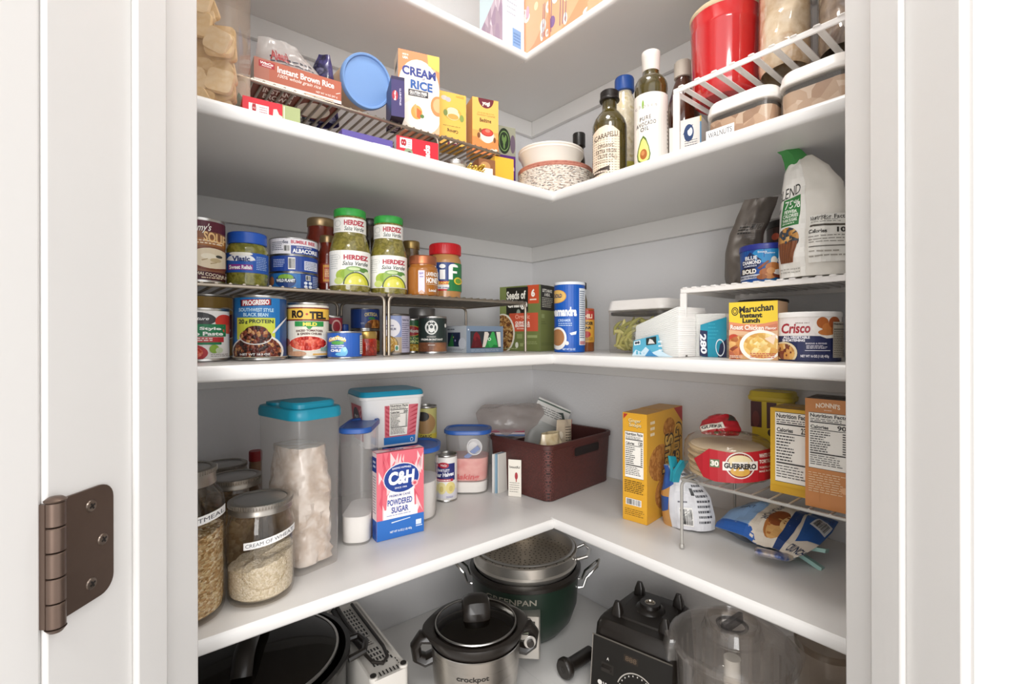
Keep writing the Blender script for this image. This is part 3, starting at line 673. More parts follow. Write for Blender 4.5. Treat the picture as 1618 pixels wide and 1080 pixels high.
a = Art().rect(0,0,1,1,'#2458ac').poly([(.04,.70),(.3,.9),(.54,.72),(.52,.62),(.3,.72),(.06,.62)],'#d9b04a').text('ORTEGA', .30,.74,.48,.13,'#f4ead0',.05,0,0,.25).ell(.30,.59,.18,.08,'#59a04a').text('FIRE ROASTED', .3,.47,.36,.06,'#eef2f6',.03).text('DICED GREEN', .3,.39,.36,.05,'#eef2f6',.03).text('CHILES', .28,.27,.34,.11,'#f4f6f8',.05).ell(.48,.22,.1,.18,'#79bfe0').ell(.4,.12,.16,.08,'#6ab4dc').ell(.5,.32,.05,.1,'#a8d8ee').rect(.92,.1,1,.9,'#e2dfd8').lines(.93,.12,.99,.88,8,'#7a7a80',.4,.1,3)
can('chile_can', 'short blue diced chile can at the front of the lower row', 517, 572, 523, T2, a, '#2458ac', X=.30)
a = Art().rect(0,0,1,1,'#a8283c').ell(.35,.55,.42,.3,'#2e2a2c').text('Signature', .35,.56,.5,.12,'#f4f0ec',.03).ell(.75,.75,.2,.2,'#e2b8b0').ell(.75,.75,.15,.15,'#9a2030')
can('tomato_sauce_can', 'small red can half hidden behind the diced tomatoes', 503, 541, 498, T2, a, '#a8283c', X=.18)
jar('seasoning_bottle', 'little bottle with a blue cap behind the chile can', 537, 551, 512, T2, [(.9,0),(1,.03),(1,.9),(.95,1)], pm('#8a6a4a', .3), [], [], pm('#1c4a9c', .3), .014, 1.0, X=.165)
# stack of two at the back
sx = cyl(554, 600, X=.125); hl = zat(Vector(sx[:2]) - FW*sx[2], 520) - T2
a = Art().rect(0,0,1,1,'#24406e').rect(.5,.0,1,1,'#6a3f20').ell(.8,.3,.3,.3,CORNM)
can('corn_can', 'dark can at the back carrying a blue taco sauce can', 0, 0, 0, T2, a, '#20355c', P=sx[:2], r=sx[2], h=hl)
a = Art().rect(0,0,1,1,'#1e3f86').text('ORTEGA', .70,.70,.44,.2,'#d9c98a',.04,0,0,.2).ell(.72,.52,.12,.07,'#3f8a4a').ell(.82,.12,.30,.34,CHIP).ell(.6,.1,.12,.2,'#5a3318').lines(.35,.2,.48,.3,2,'#c8d4ea',.4,.1,2)
can('chile_can', 'blue taco chile can set on another can at the back', 0, 0, 0, T2 + hl, a, '#1e3f86', P=sx[:2], r=sx[2], h=zat(Vector(sx[:2]) - FW*sx[2], 486) - T2 - hl)
jar('red_salsa_jar', 'small red salsa jar with gold lid behind the chile can', 562, 596, 523, T2, [(.88,0),(.98,.02),(1,.06),(1,.86),(.93,.95),(.93,1)], food(['#a8261a','#c23a26','#8c1c14','#d8603c'], 120, .12, .1, 'noise', .6), [], [], pm('#c9a55c', .3, .75), .0125, .98, X=.225)
a = Art().rect(0,0,1,1,'#8e9cc8').rect(.0,.0,.72,.42,'#b9a58c').ell(.30,.66,.36,.25,'#ece8ec').text('PREMIUM', .32,.64,.36,.07,'#5c5a78',.03).lines(.12,.70,.5,.76,1,'#8a86a4',.6,.2,2).ell(.25,.22,.33,.24,'#6a5a3a').ell(.25,.23,.30,.21,CHICK).rect(.46,.05,.60,.2,'#e9e9e0').ell(.53,.125,.05,.06,'#3a8a6a').rect(.70,.0,1,1,'#b9b4c6').text('Nutrition Facts', .84,.89,.22,.06,'#3a3550',.03).lines(.72,.1,.97,.82,13,'#5c5670',.4,.3,7)
can('chickpea_can', 'lilac chickpea can with a dark lid right of the rack leg', 604, 647, 495, T2, a, '#8e9cc8', X=.205, lidcol=DARKSTEEL, rim=pm('#6f6963', .35, .9))
a = Art().rect(0,0,1,1,'#2c6a3c').ell(.5,.66,.4,.16,'#b9242c').ring(.5,.66,.42,.18,.05,'#e0b84a').text('Del Monte', .5,.66,.62,.12,'#f4efe4',.04).text("Fresh Cut", .5,.42,.6,.08,'#d6e48a',.04,.2).text('CORN', .5,.31,.6,.1,'#e8ee9a',.05).ell(.5,.08,.55,.16,CORNM)
can('corn_can', 'green corn can squeezed between the chickpeas and a coffee tin', 632, 671, 503, T2, a, '#2c6a3c', X=.128, off=-.1)
jar('canister', 'grey lidded metal canister behind the coffee tin', 647, 687, 486, T2, [(.97,0),(1,.02),(1,.97),(.98,1)], pm('#7d7b7c', .4, .5), [], [], pm('#8a8886', .35, .6), .018, 1.04, X=.088, cat='canister')
a = Art().rect(0,0,1,1,'#24302c').rect(0,0,1,.27,food(['#8a5a3c','#6a3f28','#a8744e'], 25, .4, 0, 'noise')).ring(.46,.72,.22,.21,.035,'#e4e4de',30).ell(.46,.70,.10,.13,'#e4e4de').poly([(.40,.86),(.43,.90),(.46,.87),(.49,.90),(.52,.86)],'#e4e4de').ell(.46,.74,.055,.05,'#24302c').lines(.30,.60,.62,.68,3,'#e4e4de',.4,.1,3,False)
for k in (-1,1): a.ring(.46+.13*k,.70,.05,.14,.018,'#e4e4de',16)
a.text('PREMIUM INSTANT', .48,.36,.72,.055,'#efece4',.03).text('MEDIUM ROAST', .46,.44,.3,.035,'#cfcac0',.02).lines(.35,.18,.6,.21,1,'#e8e2d8',.6,.1,2).ell(.93,.78,.03,.06,'#e4e4de')
can('coffee_tin', 'dark green coffee tin with a round white emblem and silver lid', 661, 706, 499, T2, a, '#24302c', X=.192, cat='tin', lidcol=STEEL2, rim=STEEL)
# gift box with windows, a corner toward the doorway
W, D, Pc = pbox(706, 737, 795, onX(737, .225), math.radians(88))
Hh = zat(pz(737, 556.5, T2), 512) - T2; Hh = .058
fxa = math.radians(88)
GREY = '#77889c'
a = Art().rect(.10,.16,.93,.80,'#2c2f33').poly([(.12,.18),(.20,.70),(.26,.79),(.34,.66),(.42,.18)],food(['#7a1c24','#a02c34','#5c141c'], 60, .35)).poly([(.42,.20),(.48,.78),(.56,.78),(.60,.70),(.50,.20)],'#d9cfc2').poly([(.48,.18),(.68,.78),(.74,.78),(.86,.18)],food(['#2a8a44','#1f7a3a','#3aa052'], 60, .35)).poly([(.86,.2),(.80,.78),(.92,.78),(.93,.2)],'#e6ded2').ell(.61,.5,.045,.06,'#d9ecd8').ell(.61,.5,.025,.034,'#2a8a44').lines(.12,.03,.9,.12,2,'#aab6c4',.35,.2,3).text('e', .05,.86,.03,.06,'#e8ecf2',.03)
b2 = Art().rect(.06,.22,.70,.76,'#26304e').poly([(.06,.22),(.30,.72),(.38,.22)],'#2f7d44').ell(.80,.34,.18,.22,'#d4d8e0').ell(.45,.45,.03,.04,'#b8a4d8').ell(.36,.58,.02,.03,'#d8c86a').rect(.52,.3,.58,.7,'#1a2238').lines(.05,.84,.5,.92,1,'#5c6470',.6,.2,2).lines(.1,.06,.9,.15,2,'#8d949e',.4,.2,4)
carton('gift_box', 'grey gift box with windows showing tree-shaped treats', 'box', W, D, Hh, (Pc.x, Pc.y, T2), fxa, GREY, {'front': a, 'left': b2}, sides={'left': '#c3c8ce', 'top': '#8a98a8'})
# box of grain pouches in the corner
a = Art().rect(0,0,1,1,'#707a44').rect(0,0,.2,1,'#7f8a52').rect(.70,.72,.98,1,'#c6512f').text('6', .84,.88,.09,.12,'#f6efe4',.05).rect(.76,.77,.92,.79,'#f0dcc8').poly([(.17,.56),(.17,.98),(.72,.98),(.72,.60),(.6,.58),(.5,.50),(.42,.56)],'#26241e').text('Seeds of', .42,.86,.48,.13,'#f2eee2',.03).text('Change', .45,.71,.5,.15,'#f2eee2',.03).ell(.48,.58,.055,.07,'#8f9a8c').ring(.48,.58,.06,.075,.012,'#3a3a34')
a.rect(.25,.30,.96,.58,'#c8553a').text('Organic', .58,.52,.36,.08,'#f0a890',.02).text('QUINOA &', .58,.43,.36,.05,'#f6e8dc',.04).text('BROWN RICE', .58,.385,.36,.045,'#f6e8dc',.04).lines(.44,.33,.7,.35,1,'#f2d8c8',.6,.1,2).ell(.08,.27,.31,.31,'#e8e2d2').ell(.06,.27,.29,.29,food(['#9a6a34','#7a4a24','#b98a4c','#5a3418','#c9a468'], 260, .5))
a.rect(.44,.19,.58,.26,'#8f9860').rect(.70,.20,.94,.24,'#9aa36c').lines(.6,.10,.94,.15,2,'#a8b07c',.3,.1,5).ell(.44,.09,.04,.045,'#e4e4d4').rect(.52,.07,.60,.12,'#9aa36c').lines(.02,.02,.5,.05,1,'#a8b07c',.5,.1,6)
b2 = Art().rect(0,0,1,1,'#7c8448').rect(.06,.62,1,1,'#23211c').text("LET'S MAKE", .5,.92,.66,.05,'#f2eee2',.03).text('A MEAL', .5,.86,.4,.05,'#f2eee2',.03).lines(.15,.66,.9,.82,6,'#d8d4c4',.4,.2,3).rect(.1,.50,.3,.56,'#9aa36c').lines(.1,.08,.95,.13,2,'#5f6636',.3,.1,8).lines(.1,.4,.4,.46,2,'#5f6636',.4,.3,5).rect(0,0,.04,1,'#8d9560')
q = math.radians(16); N = atD(853, 1.13)
W, D, Pc = pbox(790, 853, 876, N, q, 'right')
carton('rice_box', 'olive green box of grain pouches standing in the shelf corner', 'box', W, D, zat(N, 449) - T2, (Pc.x, Pc.y, T2), q, '#707a44', {'front': a, 'right': b2})
# ================================================================== right wall, level of the cans
a = Art().rect(0,0,1,1,'#1558b4').ell(.10,.83,.30,.10,'#d9a24a').ell(.10,.83,.27,.09,'#e8bd6a').text('GOLD', .12,.84,.28,.06,'#2a3a6a',.04).text('Cremandra', .26,.60,.94,.14,'#f4f6f8',.05).text('CREAMER', .34,.47,.4,.04,'#bcd2ee',.02).lines(.15,.38,.6,.44,2,'#bcd2ee',.4,.2,3).ell(.14,.20,.27,.17,'#eceae6').ell(.13,.215,.21,.125,'#a9764a').ell(.42,.13,.06,.03,'#e6e4e0').poly([(.5,.28),(.72,.31),(.70,.26),(.55,.25)],'#e4ecf6').text('NET WT 22 OZ', .48,.04,.4,.03,'#cfe0f4',.03).rect(.80,.10,1,.95,'#e6eaf0').lines(.82,.2,.98,.92,22,'#5c6a80',.45,.2,4).rect(.82,.11,.98,.16,'#c98a90')
cx, cy, r = cyl(876, 924, Y=-.19)
t = thing('creamer_canister', 'tall blue creamer canister with white lid right of the shelf corner', 'canister', (cx, cy, T2), face_cam((cx, cy)))
H = zat((cx, cy), 447) - T2
b = MB(); b.lathe([(r*.97,0),(r,.001),(r,H-.006)], '#1558b4', 44, cap1=False); b.art(a, cmap(r, .001, H-.008), CYLCUTS); b.build('canister_body', t)
b = MB(); b.lathe([(r*1.0,H-.0065),(r*1.03,H-.006),(r*1.03,H-.001),(r*.99,H),(r*.93,H-.001),(.0001,H-.001)], pm('#e9ecf0', .35), 44, cap1=False); b.build('lid', t)
jar('sauce_bottle', 'dark bottle with a black cap behind the blue canister', 908, 928, 446, T2, [(.95,0),(1,.02),(1,.80),(.8,.9),(.62,.95),(.62,1)], pm('#6a5a34', .25), [], [], pm('#1c1b1a', .35), .016, .9, Y=-.062, cat='bottle')
a = Art().rect(0,0,1,1,'#d9a03c').rect(0,.72,1,1,'#b9342c').text('CHILI', .5,.83,.7,.14,'#f4e2c0',.04).text('POWDER', .5,.60,.8,.11,'#2a2420',.05).text('JAR', .55,.45,.5,.11,'#2a2420',.05).ell(.5,.25,.25,.1,'#b9342c').lines(.1,.05,.9,.16,2,'#6a4a20',.4,.2,3)
jar('spice_bottle', 'spice bottle with yellow label and red cap beside the blue canister', 915, 939, 487, T2, [(.96,0),(1,.02),(1,.95),(.97,1)], pm('#8a4a1c', .2, coat=.5), [a], [(.22,.98,'#d9a03c')], pm('#b0552c', .4), .004, 1.02, Y=-.115, cat='bottle')
# -- sealed box with dried okra
OX = pm('#eee9e3', .3)
def sealed_box(name, label, W, D, H, P, rz, lidh=.016, contents=None, group=None, handle=False, collar=True, wall=None, pop=True):
    t = thing(name, label, 'food container', P, rz, group); hb = H - lidh
    b = MB(); b.rr([(W*.93,D*.93,0,.016),(W*.955,D*.955,.002,.018),(W*.97,D*.97,hb-.006,.02),(W*.985,D*.985,hb,.02)], wall or clear('#fbf9f6', .07, .03), .02, 6, cap1=False); b.build('clear_body', t)
    b = MB(); b.rr([(W*.9,D*.9,hb-.010,.02),(W*.93,D*.93,hb-.009,.02),(W*.93,D*.93,hb-.003,.02)], clear('#6d6a66', .55, .3, '#6d6862'), .02, 6, cap0=False, cap1=False); b.build('gasket', t)
    b = MB(); b.rr([(W*.98,D*.98,hb+.0003,.022),(W,D,hb+.0015,.023),(W,D,hb+lidh*.35,.023),(W*.985,D*.985,hb+lidh*.42,.023),(W*.97,D*.97,hb+lidh*.8,.023),(W*.93,D*.93,H,.022)], OX, .02, 6); 
    ld = b.build('lid', t)
    if pop: b = MB(); b.lathe([(min(W,D)*.23, H), (min(W,D)*.225, H+.0012), (.0001, H+.0014)], pm('#e6e1da', .35), 32, cap0=False, cap1=False); b.build('button', ld)
    return t, hb
N0 = onY(957, -.165); N1 = onY(1046, -.165); W = N1.x - N0.x; H = zat(N0, 476) - T2
t, hb = sealed_box('okra_container', 'clear square container of dried green okra with a white lid', W*1.06, .105, H, ((N0.x+N1.x)/2, -.165 + .0525, T2), math.radians(2), lidh=.021)
OKRA = [pm(c, .6, var=.25, vscale=80) for c in ('#c0ba66','#a8a552','#cdc67e','#949244','#b3b066')]
rr = random.Random(4)
for i in range(64):
    L = rr.uniform(.03,.055); k = rr.uniform(.0036,.0055); z0 = .006 + .0016*i*(hb/.075); 
    c = Vector((rr.uniform(-W*.40,W*.40), -.034 if i % 3 else rr.uniform(-.03,.02), min(.01 + (i/64)*hb*.66, hb*.72)))
    a1 = rr.uniform(-1.2,1.2) if i % 4 else rr.uniform(1.1,1.6); d = Vector((math.cos(a1), rr.uniform(-.35,.35), math.sin(a1)*.75)); d.normalize()
    p = []
    for j in range(7):
        f = j/6 - .5; q = c + d*L*f + Vector((0,0,-.006*f*f*4)); q.x = max(-W*.41, min(W*.41, q.x)); q.y = max(-.044, min(.042, q.y)); q.z = max(.006, min(hb*.86, q.z)); p.append(q)
    b = MB(); b.tube(p, [k*.45,k*.85,k,k,k*.85,k*.55,k*.2], OKRA[i % 5], 8); o = b.build('okra_pod', None, t.matrix_world @ Vector((0,0,0)))
    o.location = t.location; o.rotation_euler = t.rotation_euler
    tag(o, 'dried green okra pod inside the clear square container', 'okra', 'okra pods in the clear container')
# -- napkin packs
def napkins(name, label, P, rz, W, D, H, front, lean, seed):
    t = thing(name, label, 'napkins', P, rz)
    b = MB(); n = 24; rr = random.Random(seed)
    for i in range(n):
        z0 = H*i/n; e = rr.uniform(-.0007,.0007); k = 1 - .10*abs(i/(n-1) - .45)
        mm = Matrix(((1,0,0,0),(0,1,0,0),(lean,0,1,0),(0,0,0,1)))
        b.rr([(W*k-.0008+e, D*.95, z0+.0001, .006),(W*k+e, D*.96, z0+H/n*.5, .006),(W*k-.0008+e, D*.95, z0+H/n*.99, .006)], pm('#f1eeea', .8), .006, 2, mat=None)
    for v in b.bm.verts: v.co.z += lean*(v.co.x + W/2)*(v.co.z/H)
    b.build('napkin_pile', t)
    w = MB(); S0 = lambda x, y, o: Vector(((x-.5)*W*1.02, -D/2*1.0 - .001 - o - .004*math.sin(PI*y)*math.sin(PI*x), y*H + lean*x*W*y))
    bg = Art().rect(0,0,1,1, clear('#f4f6f6', .12, .08, '#f4f2f0', 1.4, .5)); w.art(bg, S0, [i/12 for i in range(1,12)], [.2,.4,.6,.8]); w.art(front, lambda x,y,o: S0(x,y,o+.0004), [i/12 for i in range(1,12)], [.2,.4,.6,.8]); w.build('wrapper', t)
    return t
SKY = '#5aaecb'
a = Art().poly([(.02,.0),(.05,.50),(.62,.52),(.72,.0)],SKY).poly([(.0,.0),(.1,.2),(.22,.12),(.34,.26),(.46,.1),(.62,.16),(.8,.04),(.9,.0)],'#cfe6f2').poly([(.3,.0),(.42,.18),(.5,.06),(.6,.0)],'#3f8fc4').rect(.07,.34,.22,.47,'#f0f4f4').ell(.115,.41,.03,.04,'#2a3a4a').ell(.175,.41,.03,.04,'#2a3a4a').rect(.36,.30,.58,.49,'#26302e').poly([(.40,.33),(.44,.46),(.5,.42),(.55,.32)],'#d9d6d2').lines(.62,.1,.7,.4,3,'#e8f2f6',.4,.1,2)
A, B_ = onY(1003, -.262), onY(1079, -.262); W = (B_ - A).length
napkins('napkin_pack', 'white paper napkin pack with a light blue wave label by the okra', ((A.x+B_.x)/2 - .004, -.262+.045, T2), math.radians(-3), W, .09, zat(A, 516) - T2, a, .35, 1)
a = Art().poly([(.42,.0),(.40,.74),(1,.92),(1,.0)],'#1f8ea8').poly([(.36,.02),(.40,.62),(.58,.60),(.56,.0)],'#22284e').text('280', .475,.30,.15,.46,'#f0f0f4',.04,0,0,0,-90).poly([(.80,.0),(.86,.30),(1,.42),(1,.0)],'#1c2248').ring(.86,.22,.1,.2,.015,'#e8eef4').lines(.6,.4,.85,.8,5,'#3aa6bc',.3,.4,2)
A, B_ = onY(1084, -.215), onY(1149, -.215); W = (B_ - A).length
napkins('napkin_pack', 'white paper napkin pack with a teal label reading 280', ((A.x+B_.x)/2, -.215+.04, T2), math.radians(-2), W, .075, zat(A, 496) - T2, a, -.02, 2)
# -- white racks of flat bar
def flat_rack(name, label, x0, x1, y0, y1, z, H, n, col=WHITEWIRE, legs=('fl','bl','fr','br')):
    t = thing(name, label, 'shelf rack', ((x0+x1)/2, (y0+y1)/2, z)); L, W = x1-x0, y1-y0
    b = MB(); h = .0085; zt = H - .0015
    b.box((-L/2,-W/2,zt-h),(L/2,-W/2+.003,zt),col); b.box((-L/2,W/2-.003,zt-h),(L/2,W/2,zt),col)
    b.box((-L/2,-W/2+.003,zt-h),(-L/2+.003,W/2-.003,zt),col); b.box((L/2-.003,-W/2+.003,zt-h),(L/2,W/2-.003,zt),col); bevel(b.build('frame', t), .0012)
    g = MB()
    for i in range(n):
        x = -L/2 + L*(i+.5)/n; g.rr([(.0088,W+.002,zt-.0012,.0012),(.0092,W+.003,zt,.0012),(.0075,W+.001,zt+.0015,.001)], col, .0012, 2, o=(x,0))
    g.build('slat_grid', t)
    for k in legs:
        sx = -1 if k[1] == 'l' else 1; sy = -1 if k[0] == 'f' else 1; w = .011
        xa = sx*L/2 - (0 if sx < 0 else w); ya = -W/2 if sy < 0 else W/2 - .003
        l = MB(); l.box((xa,ya,.0025),(xa+w,ya+.003,zt-h),col); l.box((xa-.0004,ya-.0006,.0003),(xa+w+.0004,ya+.0036,.003),'#6b6660'); l.build('leg', t)
    return t
flat_rack('metal_rack', 'white flat-bar rack carrying the blue nut tin and the sweetener pouch', .637, .985, -.24, -.045, T2, .1165, 21)
ZW2 = T2 + .1172
# -- instant soup carton, tub behind, shortening can
a = Art().rect(0,0,1,1,'#d9b08a').rect(0,.62,1,1,'#e9c838').poly([(0,.60),(0,.66),(.3,.62),(.6,.60),(1,.66),(1,.55),(.6,.50),(.3,.53),(0,.58)],'#d98a62').poly([(0,.62),(.3,.57),(.55,.53),(1,.62),(1,.50),(.6,.46),(.3,.49),(0,.52)],'#c8795a')
a.text('Maruchan', .57,.88,.70,.12,'#22201e',.035,0,.05,0).ring(.13,.84,.075,.075,.018,'#22201e').ring(.13,.84,.042,.042,.014,'#22201e').text('Instant', .47,.765,.46,.085,'#22201e',.05).text('Lunch', .47,.675,.36,.085,'#22201e',.05).text('Roast Chicken', .38,.555,.70,.085,'#f6efe4',.025,0,-.03,0).text('Flavor', .87,.54,.22,.05,'#f6efe4',.02)
a.rect(0,0,1,.42,'#c99a6a').ell(.1,.36,.12,.08,'#b9442c').ell(.2,.28,.2,.12,food(['#c88a4a','#b8743a','#d9a866','#a8602c'], 120)).ell(.14,.1,.16,.12,food(['#a85a3a','#c87a4a','#8a3f26'], 120)).ell(.66,.24,.43,.27,'#f0ece2').ell(.68,.24,.37,.22,food(['#e0b86a','#cf9a4a','#f0d596','#d8aa58'], 130)).poly([(.74,.36),(.98,.44),(.92,.26)],'#ecd2b8').ell(.60,.29,.16,.09,food(['#ecd08a','#e0b860','#f4e2b0'], 160)).lines(.45,.03,.98,.12,3,'#b9504a',.5,.1,4).lines(.02,.02,.3,.07,2,'#f0e4d0',.4,.2,3)
A = onY(1152, -.258); q = math.radians(6); ax = Vector((math.cos(q), math.sin(q))); W = hitcol(1229, A, ax); D = .05; c = A + ax*W/2 + Vector((-ax.y, ax.x))*D/2
carton('instant_soup_box', 'yellow instant noodle soup carton standing under the white rack', 'box', W, D, zat(A, 478) - T2, (c.x, c.y, T2), q, '#d9b08a', {'front': a}, sides={'top':'#e9c838'}, tuck=False)
jar('tub', 'white plastic tub with dark lid behind the noodle soup carton', 1166, 1246, 472, T2, [(.84,0),(.87,.02),(.98,.96),(1,.97),(1,1)], pm('#e4dfd8', .4), [], [], pm('#3a322c', .4), .006, 1.03, Y=-.085, cat='tub')
a = Art().rect(0,0,1,1,'#262c56').poly([(0,.56),(0,1),(1,1),(1,.56),(.7,.55),(.5,.56)],'#ece6e2').text('Crisco', .27,.74,.42,.24,'#a82a36',.03,.15,.03).text('SINCE 1911', .36,.86,.2,.03,'#8a6a64',.02).poly([(.5,.72),(.56,.98),(.98,1),(1,.62),(.9,.52),(.72,.50),(.58,.58)],'#f4efe8').ell(.66,.86,.09,.13,'#b5642c').ell(.75,.74,.1,.12,'#c87a3c').ell(.84,.86,.09,.14,'#a8562a').ell(.72,.64,.13,.07,'#c4783a').ell(.86,.68,.08,.1,'#b9682f')
a.text('ALL-VEGETABLE', .28,.525,.38,.06,'#eceaf0',.045).text('SHORTENING', .24,.455,.32,.06,'#eceaf0',.045).ell(.10,.16,.19,.26,'#e0cfa8').ell(.09,.15,.165,.23,food(['#d9a860','#c48a44','#e6c486','#7a3a22','#cf9a54'], 130))
for i in range(4): a.ell(.02+.06*i,.10+.07*(i%2),.012,.025,'#7a2f22').ell(.05+.06*(i%3),.26-.04*(i%2),.012,.025,'#7a2f22')
a.text('BAKING & FRYING', .56,.385,.30,.035,'#d9d6e0',.03).lines(.42,.26,.72,.35,3,'#e0dde6',.45,.3,5).rect(.40,.215,.76,.228,'#e8e6ec').text('NET WT 16 OZ (1 LB) 453g', .54,.085,.40,.075,'#eceaf0',.03).rect(.80,.06,1,.88,'#b9b0a0').text('Nutrition', .89,.83,.16,.04,'#2a2622',.03).rect(.81,.70,.99,.72,'#3a3630').lines(.81,.08,.99,.68,15,'#5a544c',.35,.2,6)
cx, cy, r = cyl(1227, 1331, Y=-.222); H = zat(Vector((cx,cy)) - FW*r*.8, 492) - T2
t = thing('shortening_can', 'navy and white shortening can with a plastic lid by the right jamb', 'can', (cx, cy, T2), face_cam((cx, cy), .10))
b = MB(); b.lathe([(r*.955,0),(r*.97,.001),(r*.985,H-.006)], '#262c56', 44, cap1=False); b.art(a, cmap(lambda z: r*(.97+.015*z/H), .002, H-.009), CYLCUTS); b.build('can_body', t)
b = MB(); b.lathe([(r*.99,H-.0075),(r*1.015,H-.007),(r*1.015,H-.002),(r*.99,H),(r*.95,H-.0005),(r*.93,H-.002),(.0001,H-.002)], pm('#efece8', .35), 44, cap0=False, cap1=False); b.build('lid', t)
# -- on the white rack
a = Art().lines(.22,.62,.62,.72,3,'#2c2824',.5,.2,3).code(.50,.66,.86,.74,'#8a8178','#2c2824').lines(.45,.40,.9,.64,10,'#5d564f',.35,.3,4)
P = onY(1177, -.141)
pouch('brown_pouch', 'grey-brown foil pouch with bent top behind the blue nut tin', 'pouch', (P.x - .002, P.y, ZW2), [(0,.026,.018,0,0),(.02,.030,.022,0,0),(.06,.029,.02,0,0),(.09,.027,.012,.004,0),(.115,.027,.010,.014,-.008),(.137,.026,.003,.022,-.022),(.145,.025,.0018,.025,-.027)], pm('#6f675f', .38, .25, bump=.3, bscale=40), a, rot=(0,0,math.radians(28)), wr=.007, ws=55, seed=5)
a = Art().rect(0,0,1,1,'#1f6fae').rect(0,0,.5,1,'#1c4f9c').ell(.6,.8,.35,.25,'#2a8ac4').poly([(.05,.62),(.22,.92),(.44,.66),(.40,.48),(.24,.36),(.06,.45)],'#1a2552').text('BLUE', .24,.74,.24,.12,'#f2f2f4',.03).text('DIAMOND', .25,.60,.36,.12,'#f2f2f4',.04).text('ALMONDS', .22,.49,.26,.05,'#dfe4ee',.03).poly([(.02,.22),(.04,.42),(.32,.42),(.30,.22)],'#2a201c').text('BOLD', .2,.32,.28,.15,'#f4f0e8',.055).poly([(.0,.06),(.02,.20),(.42,.22),(.40,.10)],'#c9ccd6').text('SALT & VINEGAR', .2,.14,.36,.06,'#26305a',.04).text('Smart', .46,.90,.18,.06,'#eaf2f8',.02).text('Snacking', .60,.85,.2,.05,'#eaf2f8',.02)
a.poly([(.36,.40),(.56,.62),(.60,.60),(.42,.36)],'#8a4a2c').ring(.80,.62,.06,.09,.012,'#e8eef2').ell(.68,.60,.06,.14,'#e9e4d6').ell(.66,.42,.14,.14,'#b9743c').ell(.52,.26,.12,.12,'#a8622e').ell(.60,.14,.12,.09,'#c07f45').ell(.80,.2,.15,.13,'#7a3a22').ell(.80,.26,.14,.09,'#ece6e0').ell(.62,.3,.08,.1,'#cf935a').ell(.45,.12,.1,.08,'#96541f')
cx, cy, r = cyl(1168, 1250, Y=-.180); H = zat(Vector((cx,cy)) - FW*r*.8, 384) - ZW2
t = thing('nut_tin', 'blue almond tin with dark blue lid in front of the brown pouch', 'tin', (cx, cy, ZW2), face_cam((cx, cy)))
b = MB(); b.lathe([(r*.90,0),(r*.915,.001),(r*.97,H-.008)], '#1f6fae', 44, cap1=False); b.art(a, cmap(lambda z: r*(.915+.055*z/H), .002, H-.010), CYLCUTS); b.build('tin_body', t)
b = MB(); b.lathe([(r*.98,H-.009),(r,H-.0085),(r,H-.0015),(r*.98,H),(r*.95,H-.001),(.0001,H-.001)], pm('#27338c', .3), 44, cap0=False, cap1=False); b.build('lid', t)
a = Art().rect(0,0,1,1,'#3a2620').ell(.42,.44,.38,.26,'#e8e2da').ell(.42,.56,.3,.16,food(['#5a2418','#8a3a26','#3a1610'], 120)).ell(.2,.85,.08,.06,'#b8543a').rect(0,.0,1,.2,'#6a4a3a')
jar('cocoa_canister', 'dark brown cocoa canister with black lid behind the nut tin', 1212, 1288, 344, ZW2, [(.97,0),(1,.01),(1,.99),(.98,1)], pm('#3a2620', .4), [a], [(.02,.98,'#3a2620')], pm('#1d1a18', .35), .012, 1.03, Y=-.082, cat='canister')
a = Art().rect(.0,0,.46,1,'#f0ede6').text('BLEND', .17,.70,.42,.085,'#3a3a34',.008,.1,.1).poly([(.06,.42),(.09,.645),(.40,.66),(.36,.42)],'#2f7d3c').text('75%', .25,.595,.26,.07,'#f0f2ea',.012).text('FEWER', .23,.535,.2,.03,'#e8f0e2',.03).text('CALORIES', .23,.50,.24,.03,'#e8f0e2',.03).text('THAN SUGAR', .22,.465,.24,.026,'#e8f0e2',.03).lines(.1,.43,.32,.45,1,'#cfe0c8',.5,.1,2).poly([(.0,.56),(.05,.585),(.05,.57),(.0,.545)],'#3a3a34')
a.ell(.18,.31,.19,.10,food(['#c8924e','#b37a3a','#d9ab6a','#3a4048'], 190)).poly([(.02,.29),(.35,.29),(.29,.12),(.08,.12)],'#8a5230').lines(.06,.03,.4,.08,2,'#b8b4ac',.4,.2,3)
for i in range(6): a.poly([(.05+.055*i,.29),(.062+.055*i,.29),(.09+.036*i,.12),(.08+.036*i,.12)],'#6f3d20')
for (x,y) in ((.12,.33),(.2,.36),(.26,.32),(.18,.29)): a.ell(x,y,.018,.012,'#3a4a5c')
a.rect(.52,.10,.99,.47,'#efece4').text('Nutrition Facts', .75,.445,.44,.032,'#4a4640',.02).lines(.54,.40,.95,.43,2,'#6a665e',.3,.2,2).rect(.54,.372,.96,.386,'#4a4238').text('Calories', .64,.335,.2,.03,'#3a3630',.03).text('10', .90,.34,.1,.04,'#3a3630',.04).lines(.54,.24,.96,.31,3,'#8a857c',.25,.3,3).rect(.54,.215,.96,.222,'#5a544a').lines(.54,.13,.96,.2,2,'#a8a298',.3,.3,5)
A = onY(1222, -.24); Bx = onY(1340, -.24); W = (Bx.x - A.x)
o = pouch('sweetener_pouch', 'white sweetener pouch with green folded tip and a muffin picture', 'pouch', ((A.x+Bx.x)/2, -.222, ZW2), [(0,W*.46,.022,0,0),(.03,W*.48,.026,0,0),(.09,W*.46,.024,0,0),(.125,W*.41,.017,-.002,0),(.150,W*.31,.010,-.008,.0),(.166,W*.20,.006,-.013,.001),(.172,W*.15,.004,-.015,.001)], pm('#e7e2d8', .4, bump=.15, bscale=30), a, rot=(0,0,math.radians(4)), wr=.006, ws=45, seed=9)
b = MB(); g = pm('#3f8a45', .4)
Z0 = .166
